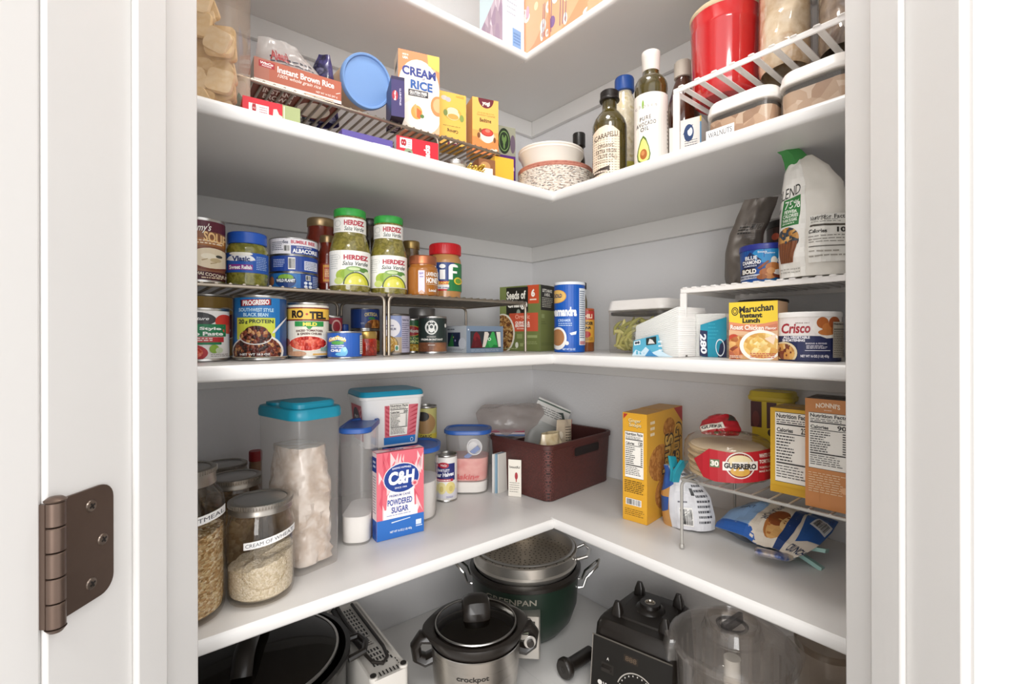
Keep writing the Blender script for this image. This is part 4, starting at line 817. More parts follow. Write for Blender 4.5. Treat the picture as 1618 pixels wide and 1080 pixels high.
pts0 = [(-.030,.0,Z0-.004),(-.026,-.005,Z0+.004),(-.020,-.006,Z0+.012),(-.014,-.003,Z0+.007)]
path = [Vector((-.017,0,.160)), Vector((-.024,-.004,.176)), Vector((-.033,-.008,.187)), Vector((-.046,-.013,.1925)), Vector((-.052,-.016,.1935))]
rings = []
for i, p in enumerate(path):
    w = (.020,.015,.010,.005,.0012)[i]; tv = (path[min(i+1,4)] - path[max(i-1,0)]).normalized(); sd = Vector((tv.z,0,-tv.x)); rings.append([p - sd*w + Vector((0,.002,0)), p + Vector((0,-.004*w/.014,0)), p + sd*w*.8 + Vector((0,.002,0)), p + Vector((0,.005*w/.014,0))])
b.loft(rings, g, True, True, True); b.build('folded_tip', o)
P = onY(1334, -.12)
pouch('paper_bag', 'pale bag with green top at the right jamb behind the sweetener', 'bag', (P.x + .03, -.10, ZW2), [(0,.045,.018,0,0),(.05,.046,.02,0,0),(.10,.044,.015,0,0),(.135,.042,.004,0,0)], pm('#cfcabd', .5), Art().rect(0,.72,1,1,'#4f7a48').lines(.05,.2,.5,.6,5,'#5a564c',.4,.2,3), wr=.003, seed=3)
# ================================================================== top level, left wall
ZR1 = T1 + .1115
rackL('wire_rack', 'bronze wire rack under the brown rice carton, upper shelf', -.85, -.484, .258, .05, T1, .110, n=24)
rackL('wire_rack', 'bronze wire rack carrying the two yellow tea boxes, upper shelf', -.478, -.335, .265, .055, T1, .110, n=10, legs=('bl','br'))
# tall canister of crackers
P1 = onX(300, .345); P2 = onX(375, .345); W = .10
q = math.radians(62); N = onX(372, .36); ax = Vector((math.cos(q), math.sin(q))); ay = Vector((-ax.y, ax.x)); W, D = .105, .075
c = N - ax*W/2 + ay*D/2; H = .27
t = thing('cracker_canister', 'tall clear canister half full of square crackers at the left jamb', 'canister', (c.x, c.y, T1), q)
b = MB(); b.rr([(W*.95,D*.95,0,.014),(W,D,.004,.015),(W,D,H-.02,.015)], clear('#fbf6f0', .16, .05, '#f2e2d2'), .015, 6, cap1=False); b.build('clear_body', t)
b = MB(); b.rr([(W*1.01,D*1.01,H-.02,.016),(W*1.02,D*1.02,H-.018,.016),(W*1.02,D*1.02,H-.003,.016),(W*.97,D*.97,H,.016)], OX, .016, 6); b.build('lid', t)
CR = [food([a, b_, a], 70, .7, .3, 'noise') for a, b_ in (('#efdcb8','#e3c898'),('#f3e4c6','#e8d0a6'),('#ead2a8','#dabd8a'))]
rr = random.Random(12)
for i in range(36):
    s = rr.uniform(.030,.037); ly = i // 6; z0 = .012 + ly*.026
    m = Matrix.Translation(t.location) @ Matrix.Rotation(q, 4, 'Z') @ Matrix.Translation((rr.choice((-.023, .0, .024)) + rr.uniform(-.004,.004), rr.choice((-.020,-.012,-.002,.010)), z0 + .012 + rr.uniform(0,.010))) @ Matrix.Rotation(rr.uniform(-.55,.55), 4, 'Y') @ Matrix.Rotation(PI/2 + rr.uniform(-.30,.16), 4, 'X')
    b = MB(); b.rr([(s*.97,s*.97,-.003,.006),(s,s,0,.007),(s*.95,s*.95,.0035,.006)], CR[i % 3], .006, 3); o = b.build('cracker'); o.matrix_world = m
    tag(o, 'square pale cracker inside the tall clear canister', 'cracker', 'crackers in the tall canister')
# lying brown rice carton
A, Bq = onX(402, .250), onX(540, .259); ax = (Bq - A).normalized(); q = math.atan2(ax.y, ax.x); W = (Bq - A).length; ay = Vector((-ax.y, ax.x)); H = zat(A, 88) - ZR1; D = .085; c = (A + Bq)/2 + ay*D/2
a = Art().rect(0,.14,1,1,'#b5634a').rect(.0,.14,.16,1,'#b0705c').rect(.05,.66,.22,.92,'#a9222a').text('WinCo', .135,.83,.14,.11,'#f4ece8',.05,.2).text('FOODS', .135,.72,.1,.06,'#f4ece8',.04)
a.text('Instant Brown Rice', .58,.73,.66,.26,'#f8f2ec',.028).text('100% whole grain rice', .50,.46,.5,.19,'#f4e6dc',.008,.35).text('NET WT 14 OZ (397 g)', .82,.24,.26,.11,'#f4e6dc',.02).poly([(.93,.42),(.985,.50),(.985,.47),(.935,.395)],'#f4e6dc').rect(0,0,1,.14,'#ece5dc').rect(.55,.03,.9,.06,'#c98a52')
bt = Art().rect(0,0,1,1,'#7a3b26').text('INSTANT', .3,.75,.36,.2,'#f0e4d8',.03).text('BROWN', .3,.5,.32,.2,'#f0e4d8',.03).text('RICE', .3,.25,.26,.2,'#f0e4d8',.03).ell(.75,.4,.2,.36,'#e8dcc8')  # underside print in darker brown, its shade put into the colour
carton('rice_carton', 'brown rice carton lying on its side on the upper wire rack', 'box', W, D, H, (c.x, c.y, ZR1), q, '#b5634a', {'front': a, 'bottom': bt}, sides={'left': '#cfc4b8', 'right': '#cfc4b8', 'back': '#cfc4b8'})
zt = ZR1 + H
P = onX(462, .20)
pouch('plastic_bag', 'crumpled white plastic bag lying on the brown rice carton', 'bag', (P.x, P.y, zt + .0004), [(0,.056,.026,.0,0),(.010,.057,.028,0,0),(.022,.052,.022,-.004,0),(max(.032, zat(P, 74) - zt),.030,.006,-.022,0)], clear('#f6f4f2', .62, .15, '#f4f1ee', 1.4, .6), Art().lines(.2,.15,.9,.5,3,'#4a4a52',.4,.3,3).text('Alessi', .35,.5,.3,.3,'#a23a3a',.03,.3), rot=(0,0,q - .05), wr=.006, seed=4, ws=60)
t = thing('kitchen_shears', 'dark handled shears lying behind the white plastic bag', 'shears', (*onX(452, .125), ZR1))
P0 = t.location
b = MB()
for k, px in ((0, 441), (1, 468)):
    Q = onX(px, .125); z1 = zat(Q, 79 if k else 82) ; b.tube([(Q.x - P0.x + .02, Q.y - P0.y + .012, .004), (Q.x - P0.x, Q.y - P0.y + .008, (z1 - ZR1)*.6), (Q.x - P0.x, Q.y - P0.y, z1 - ZR1 - .004), (Q.x - P0.x - .002, Q.y - P0.y - .003, z1 - ZR1)], [.006,.0065,.006,.002], pm('#2c3340', .4), 10)
b.build('handles', t)
b = MB(); b.box((-.03,-.004,.0005),(.03,.05,.003), STEEL); b.build('blade', t)
P = onX(508, .155)
pouch('foil_pouch', 'dark violet foil pouch standing behind the rice carton', 'pouch', (P.x, P.y, ZR1), [(0,.027,.014,.006,0),(.03,.026,.014,.004,0),((zat(P, 86) - ZR1)*.8,.018,.008,.003,0),(zat(P, 86) - ZR1,.010,.002,.006,0)], food(['#2a2548','#4a4478','#1c1a30','#8a88a8'], 35, .2, .5, 'noise'), None, rot=(0,0,math.radians(58)), wr=.005, seed=2)
# tilted tub with blue lid
cc = onX(581, .215); cz = zat(cc, 129); Rl = 41*dep(cc)/F
axis = Vector((*( (CAM - cc).normalized()*.80 + RT*.42), -.16)).normalized()
bx_ = axis.cross(Vector((0,0,1))).normalized(); bz = axis.cross(bx_)
M3 = Matrix((bx_, bz, axis)).transposed() if False else Matrix(((bx_.x, bz.x, axis.x), (bx_.y, bz.y, axis.y), (bx_.z, bz.z, axis.z)))
t = thing('storage_tub', 'round cream tub with blue lid lying tilted on the wire rack', 'tub', (cc.x, cc.y, cz))
t.rotation_euler = M3.to_euler()
b = MB(); b.lathe([(Rl*.80,-.080),(Rl*.84,-.078),(Rl*.95,-.006)], pm('#d9b892', .4, sss=.1), 44, cap1=False); b.build('tub_body', t)
b = MB(); BL = pm('#7fa4d8', .38); b.lathe([(Rl*.96,-.009),(Rl,-.008),(Rl,.002),(Rl*.97,.004),(Rl*.91,.0035),(Rl*.88,.000),(.0001,.0005)], BL, 48); b.build('lid', t)
# thin dark pasta carton hanging over the front of the rack
q = math.radians(72); N = onX(619, .276); W, D = .030, .075; ax = Vector((math.cos(q), math.sin(q))); ay = Vector((-ax.y, ax.x)); W = hitcol(640, N, ax); c = N + ax*W/2 + ay*D/2
a = Art().rect(0,0,1,1,'#3a2f66').ell(.28,.52,.22,.13,'#b0283a').text('Barilla', .28,.52,.13,.24,'#f2eef0',.03,0,0,0,90).text('SPAGHETTI', .68,.5,.13,.42,'#d9d4e6',.02,0,0,0,90).rect(0,.92,1,1,'#2a2248')
bt = Art().rect(0,0,1,1,'#241a30').lines(.1,.1,.9,.6,4,'#b8a8b0',.4,.2,3).ring(.7,.2,.12,.08,.03,'#c8b8c0')
carton('pasta_box', 'narrow dark purple pasta box beside the tilted blue-lidded tub', 'box', W, D, zat(N, 119) - ZR1, (c.x, c.y, ZR1), q, '#33295c', {'front': a, 'bottom': bt})
# cereal box
q = math.radians(73); ax = Vector((math.cos(q), math.sin(q))); ay = Vector((-ax.y, ax.x))
N = onX(630, .235); W = hitcol(695, N, ax); D = min(.045, hitcol(615, N, ay)); c = N + ax*W/2 + ay*D/2; H = zat(N, 76) - ZR1
a = Art().rect(0,0,1,1,'#ec8a5a').poly([(.0,.0),(0,.5),(.25,.75),(.6,.86),(.9,.82),(1,.55),(1,0)],'#f0b48e').ell(.5,.55,.5,.36,'#f6e6d6').poly([(.72,.86),(1,.80),(1,1),(.70,1)],'#e9c05a').text('MADE IN', .17,.945,.14,.022,'#f8ece0',.03).text('USA', .17,.905,.13,.032,'#f8ece0',.05)
a.text('CREAM', .50,.745,.82,.115,'#2a3a86',.04,0,-.02).text('of', .61,.675,.07,.03,'#2a3a86',.02,.2).text('RICE', .56,.585,.54,.115,'#2a5aa0',.045,0,-.02).rect(.24,.44,.72,.52,'#2a2a34').text('GLUTEN FREE', .48,.488,.42,.038,'#f2ece6',.04).lines(.27,.45,.69,.465,1,'#d8d4d0',.6,.1,2)
a.ell(.5,.20,.52,.24,'#efe4d4').ell(.46,.22,.40,.17,'#f6efe4').ell(.44,.24,.14,.09,'#e8a04a').poly([(.36,.32),(.42,.35),(.50,.2),(.42,.18)],'#e3a868').poly([(.44,.30),(.56,.26),(.52,.16),(.44,.18)],'#c9642c').ell(.57,.2,.05,.025,'#5a7a3a').ell(.96,.36,.18,.13,'#d98a52').ell(.97,.37,.13,.09,'#e9b07c')
sd = Art().rect(0,0,1,1,'#e9dccc').poly([(.25,.86),(.8,.90),(.7,.80),(.3,.78)],'#3a3430').lines(.15,.2,.85,.7,14,'#8a7c70',.35,.3,4)
carton('cereal_box', 'orange and white hot cereal box, tallest on the upper left rack', 'box', W, D, H, (c.x, c.y, ZR1), q, '#e9a07a', {'front': a, 'left': sd}, sides={'left': '#e9dccc'})
# two yellow tea boxes and the green one
N = onX(694, .226); q = math.radians(76); ax = Vector((math.cos(q), math.sin(q))); ay = Vector((-ax.y, ax.x)); W = hitcol(737, N, ax); D = .05; c = N + ax*W/2 + ay*D/2
a = Art().rect(0,0,1,1,'#edb955').ell(.2,.88,.12,.045,'#c9c4b8').ell(.34,.86,.1,.045,'#b9b6c0').ell(.5,.60,.34,.13,'#c9a94a').ell(.52,.58,.24,.1,'#e9dcb0').ell(.52,.545,.20,.055,'#d9a050').ell(.5,.66,.2,.06,'#efe0b4').ell(.24,.6,.08,.06,'#7a8a4a').ell(.84,.54,.08,.07,'#8a9a4e').text('Calming', .5,.27,.4,.08,'#5a4a2a',.03,0,0,0,180).lines(.15,.34,.85,.38,1,'#a98a44',.4,.1,2).poly([(.3,.0),(.34,.08),(.5,.13),(.68,.08),(.74,.0)],'#6a1f2c').text('yogi', .52,.055,.26,.07,'#f4e2d0',.045,0,0,0,180).lines(.62,.92,.92,.97,2,'#b8923a',.4,.1,3)
carton('tea_box', 'yellow tea box standing upside down next to the hot cereal', 'box', W, D, zat(N, 142) - ZR1, (c.x, c.y, ZR1), q, '#edb955', {'front': a})
N = onX(747, .226); q = math.radians(73); ax = Vector((math.cos(q), math.sin(q))); ay = Vector((-ax.y, ax.x)); W = hitcol(788, N, ax); D = max(.03, min(.06, hitcol(737.5, N, ay))); c = N + ax*W/2 + ay*D/2
a = Art().rect(0,0,1,1,'#efb85e').rect(0,0,1,.36,'#e88a4c').rect(0,.3,1,.42,'#eba256').ell(.52,1.0,.30,.17,'#6a1f2c',26,180,360).text('yogi', .52,.91,.30,.09,'#f6e6d6',.045).lines(.2,.72,.85,.76,1,'#c9a04a',.5,.1,3).text('Soothing Caramel', .52,.70,.7,.05,'#b0904a',.02).text('Bedtime', .5,.61,.44,.07,'#5a3a20',.025).ell(.55,.33,.34,.11,'#e0b48a').ell(.56,.34,.26,.13,'#f0e4d0').ell(.56,.40,.24,.07,'#b02c2c').ell(.57,.40,.2,.05,'#d04a3a').ell(.58,.43,.1,.03,'#e8806a').ell(.24,.33,.06,.05,'#7a4a24').ell(.3,.42,.05,.04,'#8a5a2a').ell(.85,.28,.05,.05,'#7a4a24').lines(.05,.05,.4,.12,3,'#b9602c',.4,.2,3).ell(.76,.08,.09,.04,'#d9d4cc').ell(.9,.08,.07,.045,'#e6dcc8')
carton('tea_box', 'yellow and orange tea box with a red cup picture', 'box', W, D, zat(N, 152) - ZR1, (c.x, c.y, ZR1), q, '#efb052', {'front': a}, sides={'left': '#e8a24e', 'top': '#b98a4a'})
N = onX(786, .165); q = math.radians(76); ax = Vector((math.cos(q), math.sin(q))); ay = Vector((-ax.y, ax.x)); W = hitcol(815, N, ax); D = .05; c = N + ax*W/2 + ay*D/2
a = Art().rect(0,0,1,1,'#9a9a86').rect(0,0,1,.69,'#5a2a78').ell(.38,.84,.34,.14,'#22301e').ring(.38,.84,.28,.11,.03,'#7a9a5a').ell(.38,.84,.08,.04,'#6a8a4a').ell(.3,.87,.05,.035,'#6a8a4a').ell(.46,.87,.05,.035,'#6a8a4a').ell(.38,.79,.05,.035,'#6a8a4a').ell(.85,.82,.14,.1,'#6a5a6a').text('Smooth Move', .48,.56,.9,.06,'#e9e0f0',.03).text('ORGANIC', .3,.64,.4,.03,'#d0c0dc',.03)
carton('tea_box', 'purple and grey herbal tea box with a round green emblem', 'box', W, D, zat(N, 197) - T1, (c.x, c.y, T1), q, '#6a4a80', {'front': a}, sides={'top': '#8a8a78'})
# under the racks: small cartons at the shelf edge
def low(name, label, xl, xr, x, q, D, ytop, art, col, H=None, cat='box', side=None, **kw):
    N = onX(xl, x); q = math.radians(q); ax = Vector((math.cos(q), math.sin(q))); ay = Vector((-ax.y, ax.x)); W = hitcol(xr, N, ax); c = N + ax*W/2 + ay*D/2
    fc = {'front': art};
    if side: fc['left'] = side
    return carton(name, label, cat, W, D, zat(N, ytop) - T1, (c.x, c.y, T1), q, col, fc, **kw)
a = Art().rect(0,0,1,1,'#cf2030').rect(.68,0,1,1,'#a3ad78').rect(.10,.35,.44,.80,'#f0e8e4').text('8', .19,.64,.07,.34,'#a81a28',.05,0,0,0,90).lines(.28,.42,.42,.75,4,'#b9808a',.4,.2,3).poly([(.02,.0),(.04,.42),(.2,.50),(.34,.36),(.5,.28),(.66,.36),(.78,.22),(.74,.0)],'#d3ad84').poly([(.5,.3),(.52,.75),(.58,.78),(.62,.6),(.68,.55),(.67,.25)],'#e9d4cc').rect(.70,.0,.72,.95,'#d9dcc4')
low('snack_carton', 'torn red and tan snack carton under the upper rack, near the crackers', 384, 475, .352, 84, .07, 150, a, '#cf2030')
P = onX(388, .285)
pouch('leaf_pouch', 'pale pouch with teal leaf print wedged beside the cracker canister', 'pouch', (P.x - .004, P.y - .004, T1), [(0,.012,.012,0,0),(.05,.012,.012,0,0),(.08,.012,.008,0,0),(.095,.012,.002,0,0)], pm('#d8d4cc', .5), Art().poly([(.2,.45),(.5,.72),(.8,.6),(.6,.4)],'#6f9a92').poly([(.1,.3),(.4,.5),(.5,.35)],'#8fb0a6').lines(.2,.1,.8,.3,3,'#8a9a92',.3,.2,3), rot=(0,0,math.radians(60)), seed=8)
a = Art().rect(0,0,1,1,'#5c4f96').poly([(.20,.30),(.45,.42),(.5,.2),(.3,.1)],'#b0407a').rect(.60,.18,.95,.62,'#e9e6ea')
for i, cc_ in enumerate(('#a83038','#d98a8a','#e9d46a','#5ac0d8','#3a6a8a','#2a4a4a')): a.rect(.615+.055*i,.22,.66+.055*i,.56,cc_)
low('pasta_carton', 'violet carton with a strip of coloured squares under the upper rack', 541, 621, .362, 86, .09, 203, a, '#5c4f96')
a = Art().rect(0,0,1,1,'#c81f30').rect(.08,.50,.36,.94,'#f0e8e6').text('8', .165,.74,.13,.30,'#a81a28',.05,0,0,0,90).lines(.26,.55,.34,.9,4,'#b9808a',.4,.2,3).text('Snacks', .72,.40,.15,.85,'#f6f0ee',.05,0,0,0,90).ell(.28,.34,.1,.18,'#8a9a7a').ell(.3,.3,.05,.1,'#3a2a2a')
sd = Art().rect(0,0,1,1,'#d9d0cc').lines(.1,.1,.9,.9,5,'#6a5a5a',.5,.2,3)
low('snack_carton', 'plain red snack carton by the rack leg under the upper rack', 627, 693, .368, 80, .10, 213, a, '#c81f30', side=sd)
cx, cy, r = cyl(704, 737, X=.32); H = zat((cx, cy), 257) - T1
t = thing('small_can', 'small can with a pale metal lid at the shelf edge under the tea boxes', 'can', (cx, cy, T1))
b = MB(); b.lathe([(r,0),(r,H-.006)], '#b9b4a8', 32, cap1=False); b.build('can_body', t)
b = MB(); b.lathe([(r*1.03,H-.007),(r*1.05,H-.002),(r*1.0,H),(r*.9,H-.0015),(.0001,H-.001)], STEEL, 32, cap0=False, cap1=False); b.build('lid', t)
P = onX(747, .33)
t = thing('pasta_pack', 'yellow bundle of spaghetti at the shelf edge under the tea boxes', 'pasta', (P.x, P.y, T1), math.radians(70))
rr = random.Random(3)
b = MB()
for i in range(60):
    x, z = rr.uniform(-.016,.016), rr.uniform(.002,.030); b.tube([(x,-.035,z),(x*1.05,.06,z)], .0011, pm(rr.choice(('#e6c65a','#d9b343','#efd470')), .5), 5)
b.build('spaghetti', t); 
b = MB(); b.rr([(.036,.034,-.012,.012),(.036,.034,.004,.012)], '#e2b23c', .01, 5, cap0=False, cap1=False, mat=Matrix.Translation((0,.012,.0165)) @ Matrix.Rotation(PI/2, 4, 'X')); b.build('paper_band', t)
low('sachet_box', 'white sachet box with a black mark at the shelf edge', 761, 779, .315, 76, .05, 264, Art().rect(0,0,1,1,'#ece8e2').poly([(.2,.25),(.7,.4),(.8,.25),(.4,.1)],'#2a2826'), '#ece8e2')
low('coffee_carton', 'brown carton with a blue drop mark behind the white sachet box', 757, 783, .298, 78, .03, 249, Art().rect(0,0,1,1,'#8a5a3a').ell(.72,.42,.2,.2,'#e4e8ee').ell(.72,.42,.14,.16,'#2a4a8a').ell(.4,.8,.3,.12,'#b98a5a'), '#8a5a3a')
low('tissue_box', 'yellow box with a blue oval badge beside the plate stack', 782, 812, .262, 78, .06, 246, Art().rect(0,0,1,1,'#e8b23a').poly([(.1,.0),(.35,.32),(.55,.2),(.75,.3),(.9,0)],'#ece8e0').ell(.62,.36,.15,.14,'#2f5a8c').ell(.62,.36,.09,.09,'#a8c4e0').ell(.62,.36,.04,.07,'#f0f2f4'), '#d99f30', side=Art().rect(0,0,1,1,'#f0c050'))
# plates and bowls in the shelf corner
pc = atD(878, 1.075); NP = 12; r = 60*1.075/F*.985; Hs = .0575
PL = pm('#ece4da', .35); PAT = food(['#ece4da','#e6dcd0','#8a8480','#efe8de','#b9a89c','#ddd2c6'], 230, .4, 0, 'voronoi', stretch=(1,1,2.2))
RED = food(['#b87060','#c98a78','#a86050'], 90, .45, 0, 'noise')
pm_ = MB(); z = T1
for i in range(NP):
    rim = RED if i >= NP-2 else PAT; s = Hs/NP
    b = MB(); h = .018
    b.lathe([(r*.60,0),(r*.63,0),(r*.74,.006),(r*.90,.0165),(r*.985,.0228),(r,.0252),(r*.99,.0262),(r*.90,.0205),(r*.74,.010),(r*.60,.0024),(.0001,.0024)], PL, 56, cap1=False, cols=[PL,PL,PL,rim,rim,rim,PL,PL,PL,PL])
    o = b.build('plate', None, (pc.x, pc.y, T1 + i*s), (0,0,rr.random()*6))
    tag(o, 'terracotta rimmed cream plate at the top of the plate stack' if i >= NP-2 else 'cream plate with speckled black rim in the corner stack', 'plate', 'terracotta plates on the stack' if i >= NP-2 else 'speckled plates in the corner stack')
zb = T1 + (NP-1)*Hs/NP + .0046
rb = 52*1.06/F
pb = atD(871, 1.07)
for i in range(2):
    b = MB(); h = zat(pb - FW*rb, 222) - zb - .006
    b.lathe([(rb*.42,0),(rb*.46,0),(rb*.58,h*.12),(rb*.74,h*.36),(rb*.87,h*.64),(rb*.95,h*.90),(rb*1.0,h*.955),(rb,h),(rb*.955,h-.001),(rb*.85,h*.66),(rb*.72,h*.40),(rb*.46,.0035),(.0001,.0033)], PL, 56, cap1=False)
    o = b.build('bowl', None, (pb.x, pb.y, zb + i*.006)); tag(o, ('cream bowl resting directly on the plate stack','cream bowl nested in another on the plate stack')[i], 'bowl', None)
# ================================================================== top level, right wall
OLV = food(['#3a3210','#4a4018','#2c260c'], 20, .08, 0, 'noise', 1.)
def bottle(name, label, x0, x1, ytop, Y, prof, body, capc, capprof, art=None, band=None, off=0., bg='#f0ece4', cat='bottle'):
    cx, cy, r = cyl(x0, x1, Y=Y); H = zat((cx, cy), ytop) - T1; LOG.append((name, round(r,4), round(H,4), round(cx,3)))
    t = thing(name, label, cat, (cx, cy, T1), face_cam((cx, cy), off))
    b = MB(); b.lathe([(r*a, H*q) for a, q in prof], body, 44); b.build('glass_body', t)
    b = MB(); b.lathe([(r*a, H*q) for a, q in capprof], capc, 32); b.build('cap', t)
    if art:
        w = MB()
        if band[2]: w.lathe([(r*1.004, H*band[0]), (r*1.004, H*band[1])], bg, 44, cap0=False, cap1=False)
        w.art(art, cmap(r*1.004, H*band[0], H*(band[1]-band[0])), CYLCUTS); w.build('paper_label', t)
    return t, r, H
bottle('vinegar_bottle', 'small dark bottle with black cap behind the bowls', 905, 926, 212, -.115, [(.94,0),(1,.01),(1,.55),(.9,.68),(.7,.78),(.68,.86)], pm('#241a10', .12), pm('#1a1816', .35), [(.7,.84),(.95,.845),(.95,.99),(.9,1)])
a = Art().rect(.02,0,.78,.82,'#e8d6c0').poly([(.02,.80),(.02,.90),(.2,.97),(.4,1),(.6,.97),(.78,.88),(.78,.80)],'#e8d6c0').text('CARAPELLI', .40,.80,.66,.10,'#3a2c20',.012,0,.1).text('ORGANIC', .40,.60,.46,.07,'#4a3c2e',.008).text('EXTRA VIRGIN', .40,.49,.56,.08,'#4a3c2e',.005).text('OLIVE OIL', .40,.39,.46,.08,'#4a3c2e',.005).lines(.1,.26,.6,.32,2,'#8a7a68',.3,.2,3).poly([(.02,.02),(.02,.12),(.5,.2),(.5,.1)],'#3a2c24').lines(.06,.05,.46,.14,1,'#d8c8b8',.4,.2,3).ring(.66,.36,.05,.03,.01,'#6a5a48')
t, r, H = bottle('olive_oil_bottle', 'dark ribbed olive oil bottle with cream label at the shelf edge', 937, 991, 146, -.225, [(.94,0),(1,.01)] + [(1 + (.012 if k % 2 else 0), .02 + .0125*k) for k in range(50)] + [(.98,.66),(.88,.71),(.66,.765),(.46,.80),(.43,.83),(.43,.93)], OLV, pm('#2a2624', .35, .4), [(.44,.90),(.58,.905),(.60,.915),(.58,.925),(.55,.93),(.55,.99),(.5,1),(.0001,1)], a, (.10,.60,False))
bottle('oil_bottle', 'clear crinkled oil bottle with blue cap behind the olive oil', 968, 1007, 125, -.135, [(.92,0),(1,.02),(1,.05),(.96,.2),(1,.24),(1,.26),(.95,.42),(1,.46),(1,.70),(.9,.80),(.62,.87),(.6,.91)], food(['#d9cba0','#cfc4a8','#e2d9c0','#c4b484'], 60, .08, .8, 'noise', 1.), pm('#1d4a94', .35), [(.62,.885),(.80,.89),(.80,.985),(.74,1),(.0001,1)], Art().rect(0,0,1,1,'#b9b04a').ell(.4,.7,.3,.15,'#7a9a3a').rect(.1,.05,.5,.4,'#e8e2da').rect(.5,.05,.9,.4,'#a8443a').lines(.1,.1,.9,.35,3,'#5a2a2a',.4,.2,2), (.06,.30,True), bg='#b9b04a')
a = Art().rect(0,0,1,1,'#efe8e0').ell(.27,.86,.03,.055,'#8ab04a').text('c h o s e n', .36,.84,.62,.045,'#a8a49a',.004).text('PURE', .34,.685,.32,.05,'#4a443e',.01,0,.05,0,0,1.2).text('AVOCADO', .36,.615,.56,.05,'#4a443e',.01,0,.05,0,0,1.2).text('OIL', .32,.55,.24,.05,'#4a443e',.01,0,.05,0,0,1.2)
a.poly([(.10,.24),(.12,.30),(.2,.42),(.28,.47),(.36,.43),(.44,.33),(.49,.23),(.46,.16),(.34,.12),(.2,.13),(.12,.17)],'#55702c').poly([(.135,.24),(.15,.30),(.22,.40),(.28,.44),(.35,.40),(.42,.32),(.455,.23),(.43,.17),(.33,.14),(.21,.15),(.15,.18)],'#e9dc7c').ell(.29,.235,.10,.065,'#a8622e').ell(.27,.25,.05,.03,'#c98a52').text('500 ml', .5,.04,.24,.03,'#5a544c',.02).lines(.95,.3,.99,.8,10,'#8a847a',.4,.2,3)
bottle('avocado_oil_bottle', 'dark glass avocado oil bottle with white label and white cap', 1003, 1056, 84, -.218, [(.95,0),(1,.008),(1,.70),(.97,.745),(.80,.785),(.54,.81),(.50,.83),(.50,.86)], OLV, pm('#ece6de', .4), [(.50,.845),(.53,.85),(.55,.95),(.56,.952),(.56,.995),(.5,1),(.0001,1)], a, (.02,.635,True), bg='#efe8e0')
# syrup jug, cartons under the white rack
bottle('syrup_jug', 'brown syrup jug with cream cap behind the avocado oil', 1053, 1108, 99, -.115, [(.92,0),(1,.02),(1,.16),(.96,.2),(1,.24),(.96,.30),(1,.36),(.96,.42),(1,.48),(.92,.66),(.62,.80),(.44,.86),(.42,.89)], pm('#4a2414', .1, coat=1., trans=.0), pm('#d9cfc0', .45), [(.44,.87),(.52,.875),(.52,.99),(.46,1),(.0001,1)])
flat_rack('metal_rack', 'white flat-bar rack carrying the red canister, upper shelf', .644, 1.005, -.272, -.055, T1, .118, 13)
ZW1 = T1 + .1187
def rowbox(name, label, xl, xr, Y, q, D, ytop, art, col, z=T1, cat='box', **kw):
    N = onY(xl, Y); q = math.radians(q); ax = Vector((math.cos(q), math.sin(q))); ay = Vector((-ax.y, ax.x)); W = hitcol(xr, N, ax); c = N + ax*W/2 + ay*D/2
    return carton(name, label, cat, W, D, zat(N, ytop) - z, (c.x, c.y, z), q, col, {'front': art}, **kw)
rowbox('mix_box', 'narrow white packet box left of the white rack leg', 1058, 1071, -.205, 20, .03, 203, Art().rect(0,0,1,1,'#e6e2dc').lines(.2,.1,.5,.4,3,'#3a3a3a',.4,.1,3), '#e6e2dc')
a = Art().rect(0,0,1,1,'#e9e4de').ell(.40,.74,.24,.16,'#26406e').ell(.46,.76,.12,.08,'#e8ecf0').poly([(.1,.72),(.3,.86),(.62,.88),(.4,.8)],'#26406e').lines(.2,.45,.85,.62,4,'#5a5a68',.3,.3,3).rect(.30,.20,.86,.32,'#34343c').lines(.3,.04,.8,.16,2,'#6a6a74',.4,.2,4).rect(.93,.0,1,.9,'#5a8ab0').rect(.93,.9,1,1,'#d9b84a')
rowbox('juice_carton', 'white drink mix carton with a blue oval under the white rack', 1076, 1109, -.200, 14, .05, 191, a, '#e9e4de')
# pots and containers
cx, cy, r = cyl(1091, 1206, Y=-.155); c0 = Vector((cx, cy)); Hh = zat(c0, 27) - ZW1
t = thing('red_canister', 'glossy red enamel canister with cream rim on the white rack', 'canister', (cx, cy, ZW1), face_cam((cx, cy)))
RE = pm('#c21f22', .12, coat=1.)
b = MB(); b.lathe([(r*.80,0),(r*.88,.004),(r*.93,.012),(r*.95,.03),(r*.97,Hh*.78),(r*.985,Hh*.80),(r*.975,Hh*.82),(r*.99,Hh-.006)], RE, 56, cap1=False); b.build('enamel_body', t)
b = MB(); b.lathe([(r*.985,Hh-.007),(r*1.01,Hh-.005),(r*1.01,Hh),(r*.96,Hh+.003),(.0001,Hh+.004)], pm('#d9c3a0', .3), 56, cap0=False, cap1=False); b.build('rim', t)
a = Art().rect(.1,.2,.6,.6,'#d8c8ae')
P = onY(1241, -.175); 
pouch('pasta_bag', 'clear wrinkled bag of pale pasta on the white rack', 'bag', (P.x, P.y, ZW1), [(0,.034,.036,0,0),(.012,.037,.040,0,0),(.10,.036,.040,0,0),(.17,.035,.03,0,0),(.208,.032,.006,0,0)], food(['#c9b090','#d9c6aa','#b89a78','#e2d4bf'], 22, .08, .5, 'noise', .8), None, rot=(0,0,math.radians(20)), wr=.008, seed=6, ws=30)
P = onY(1332, -.165)
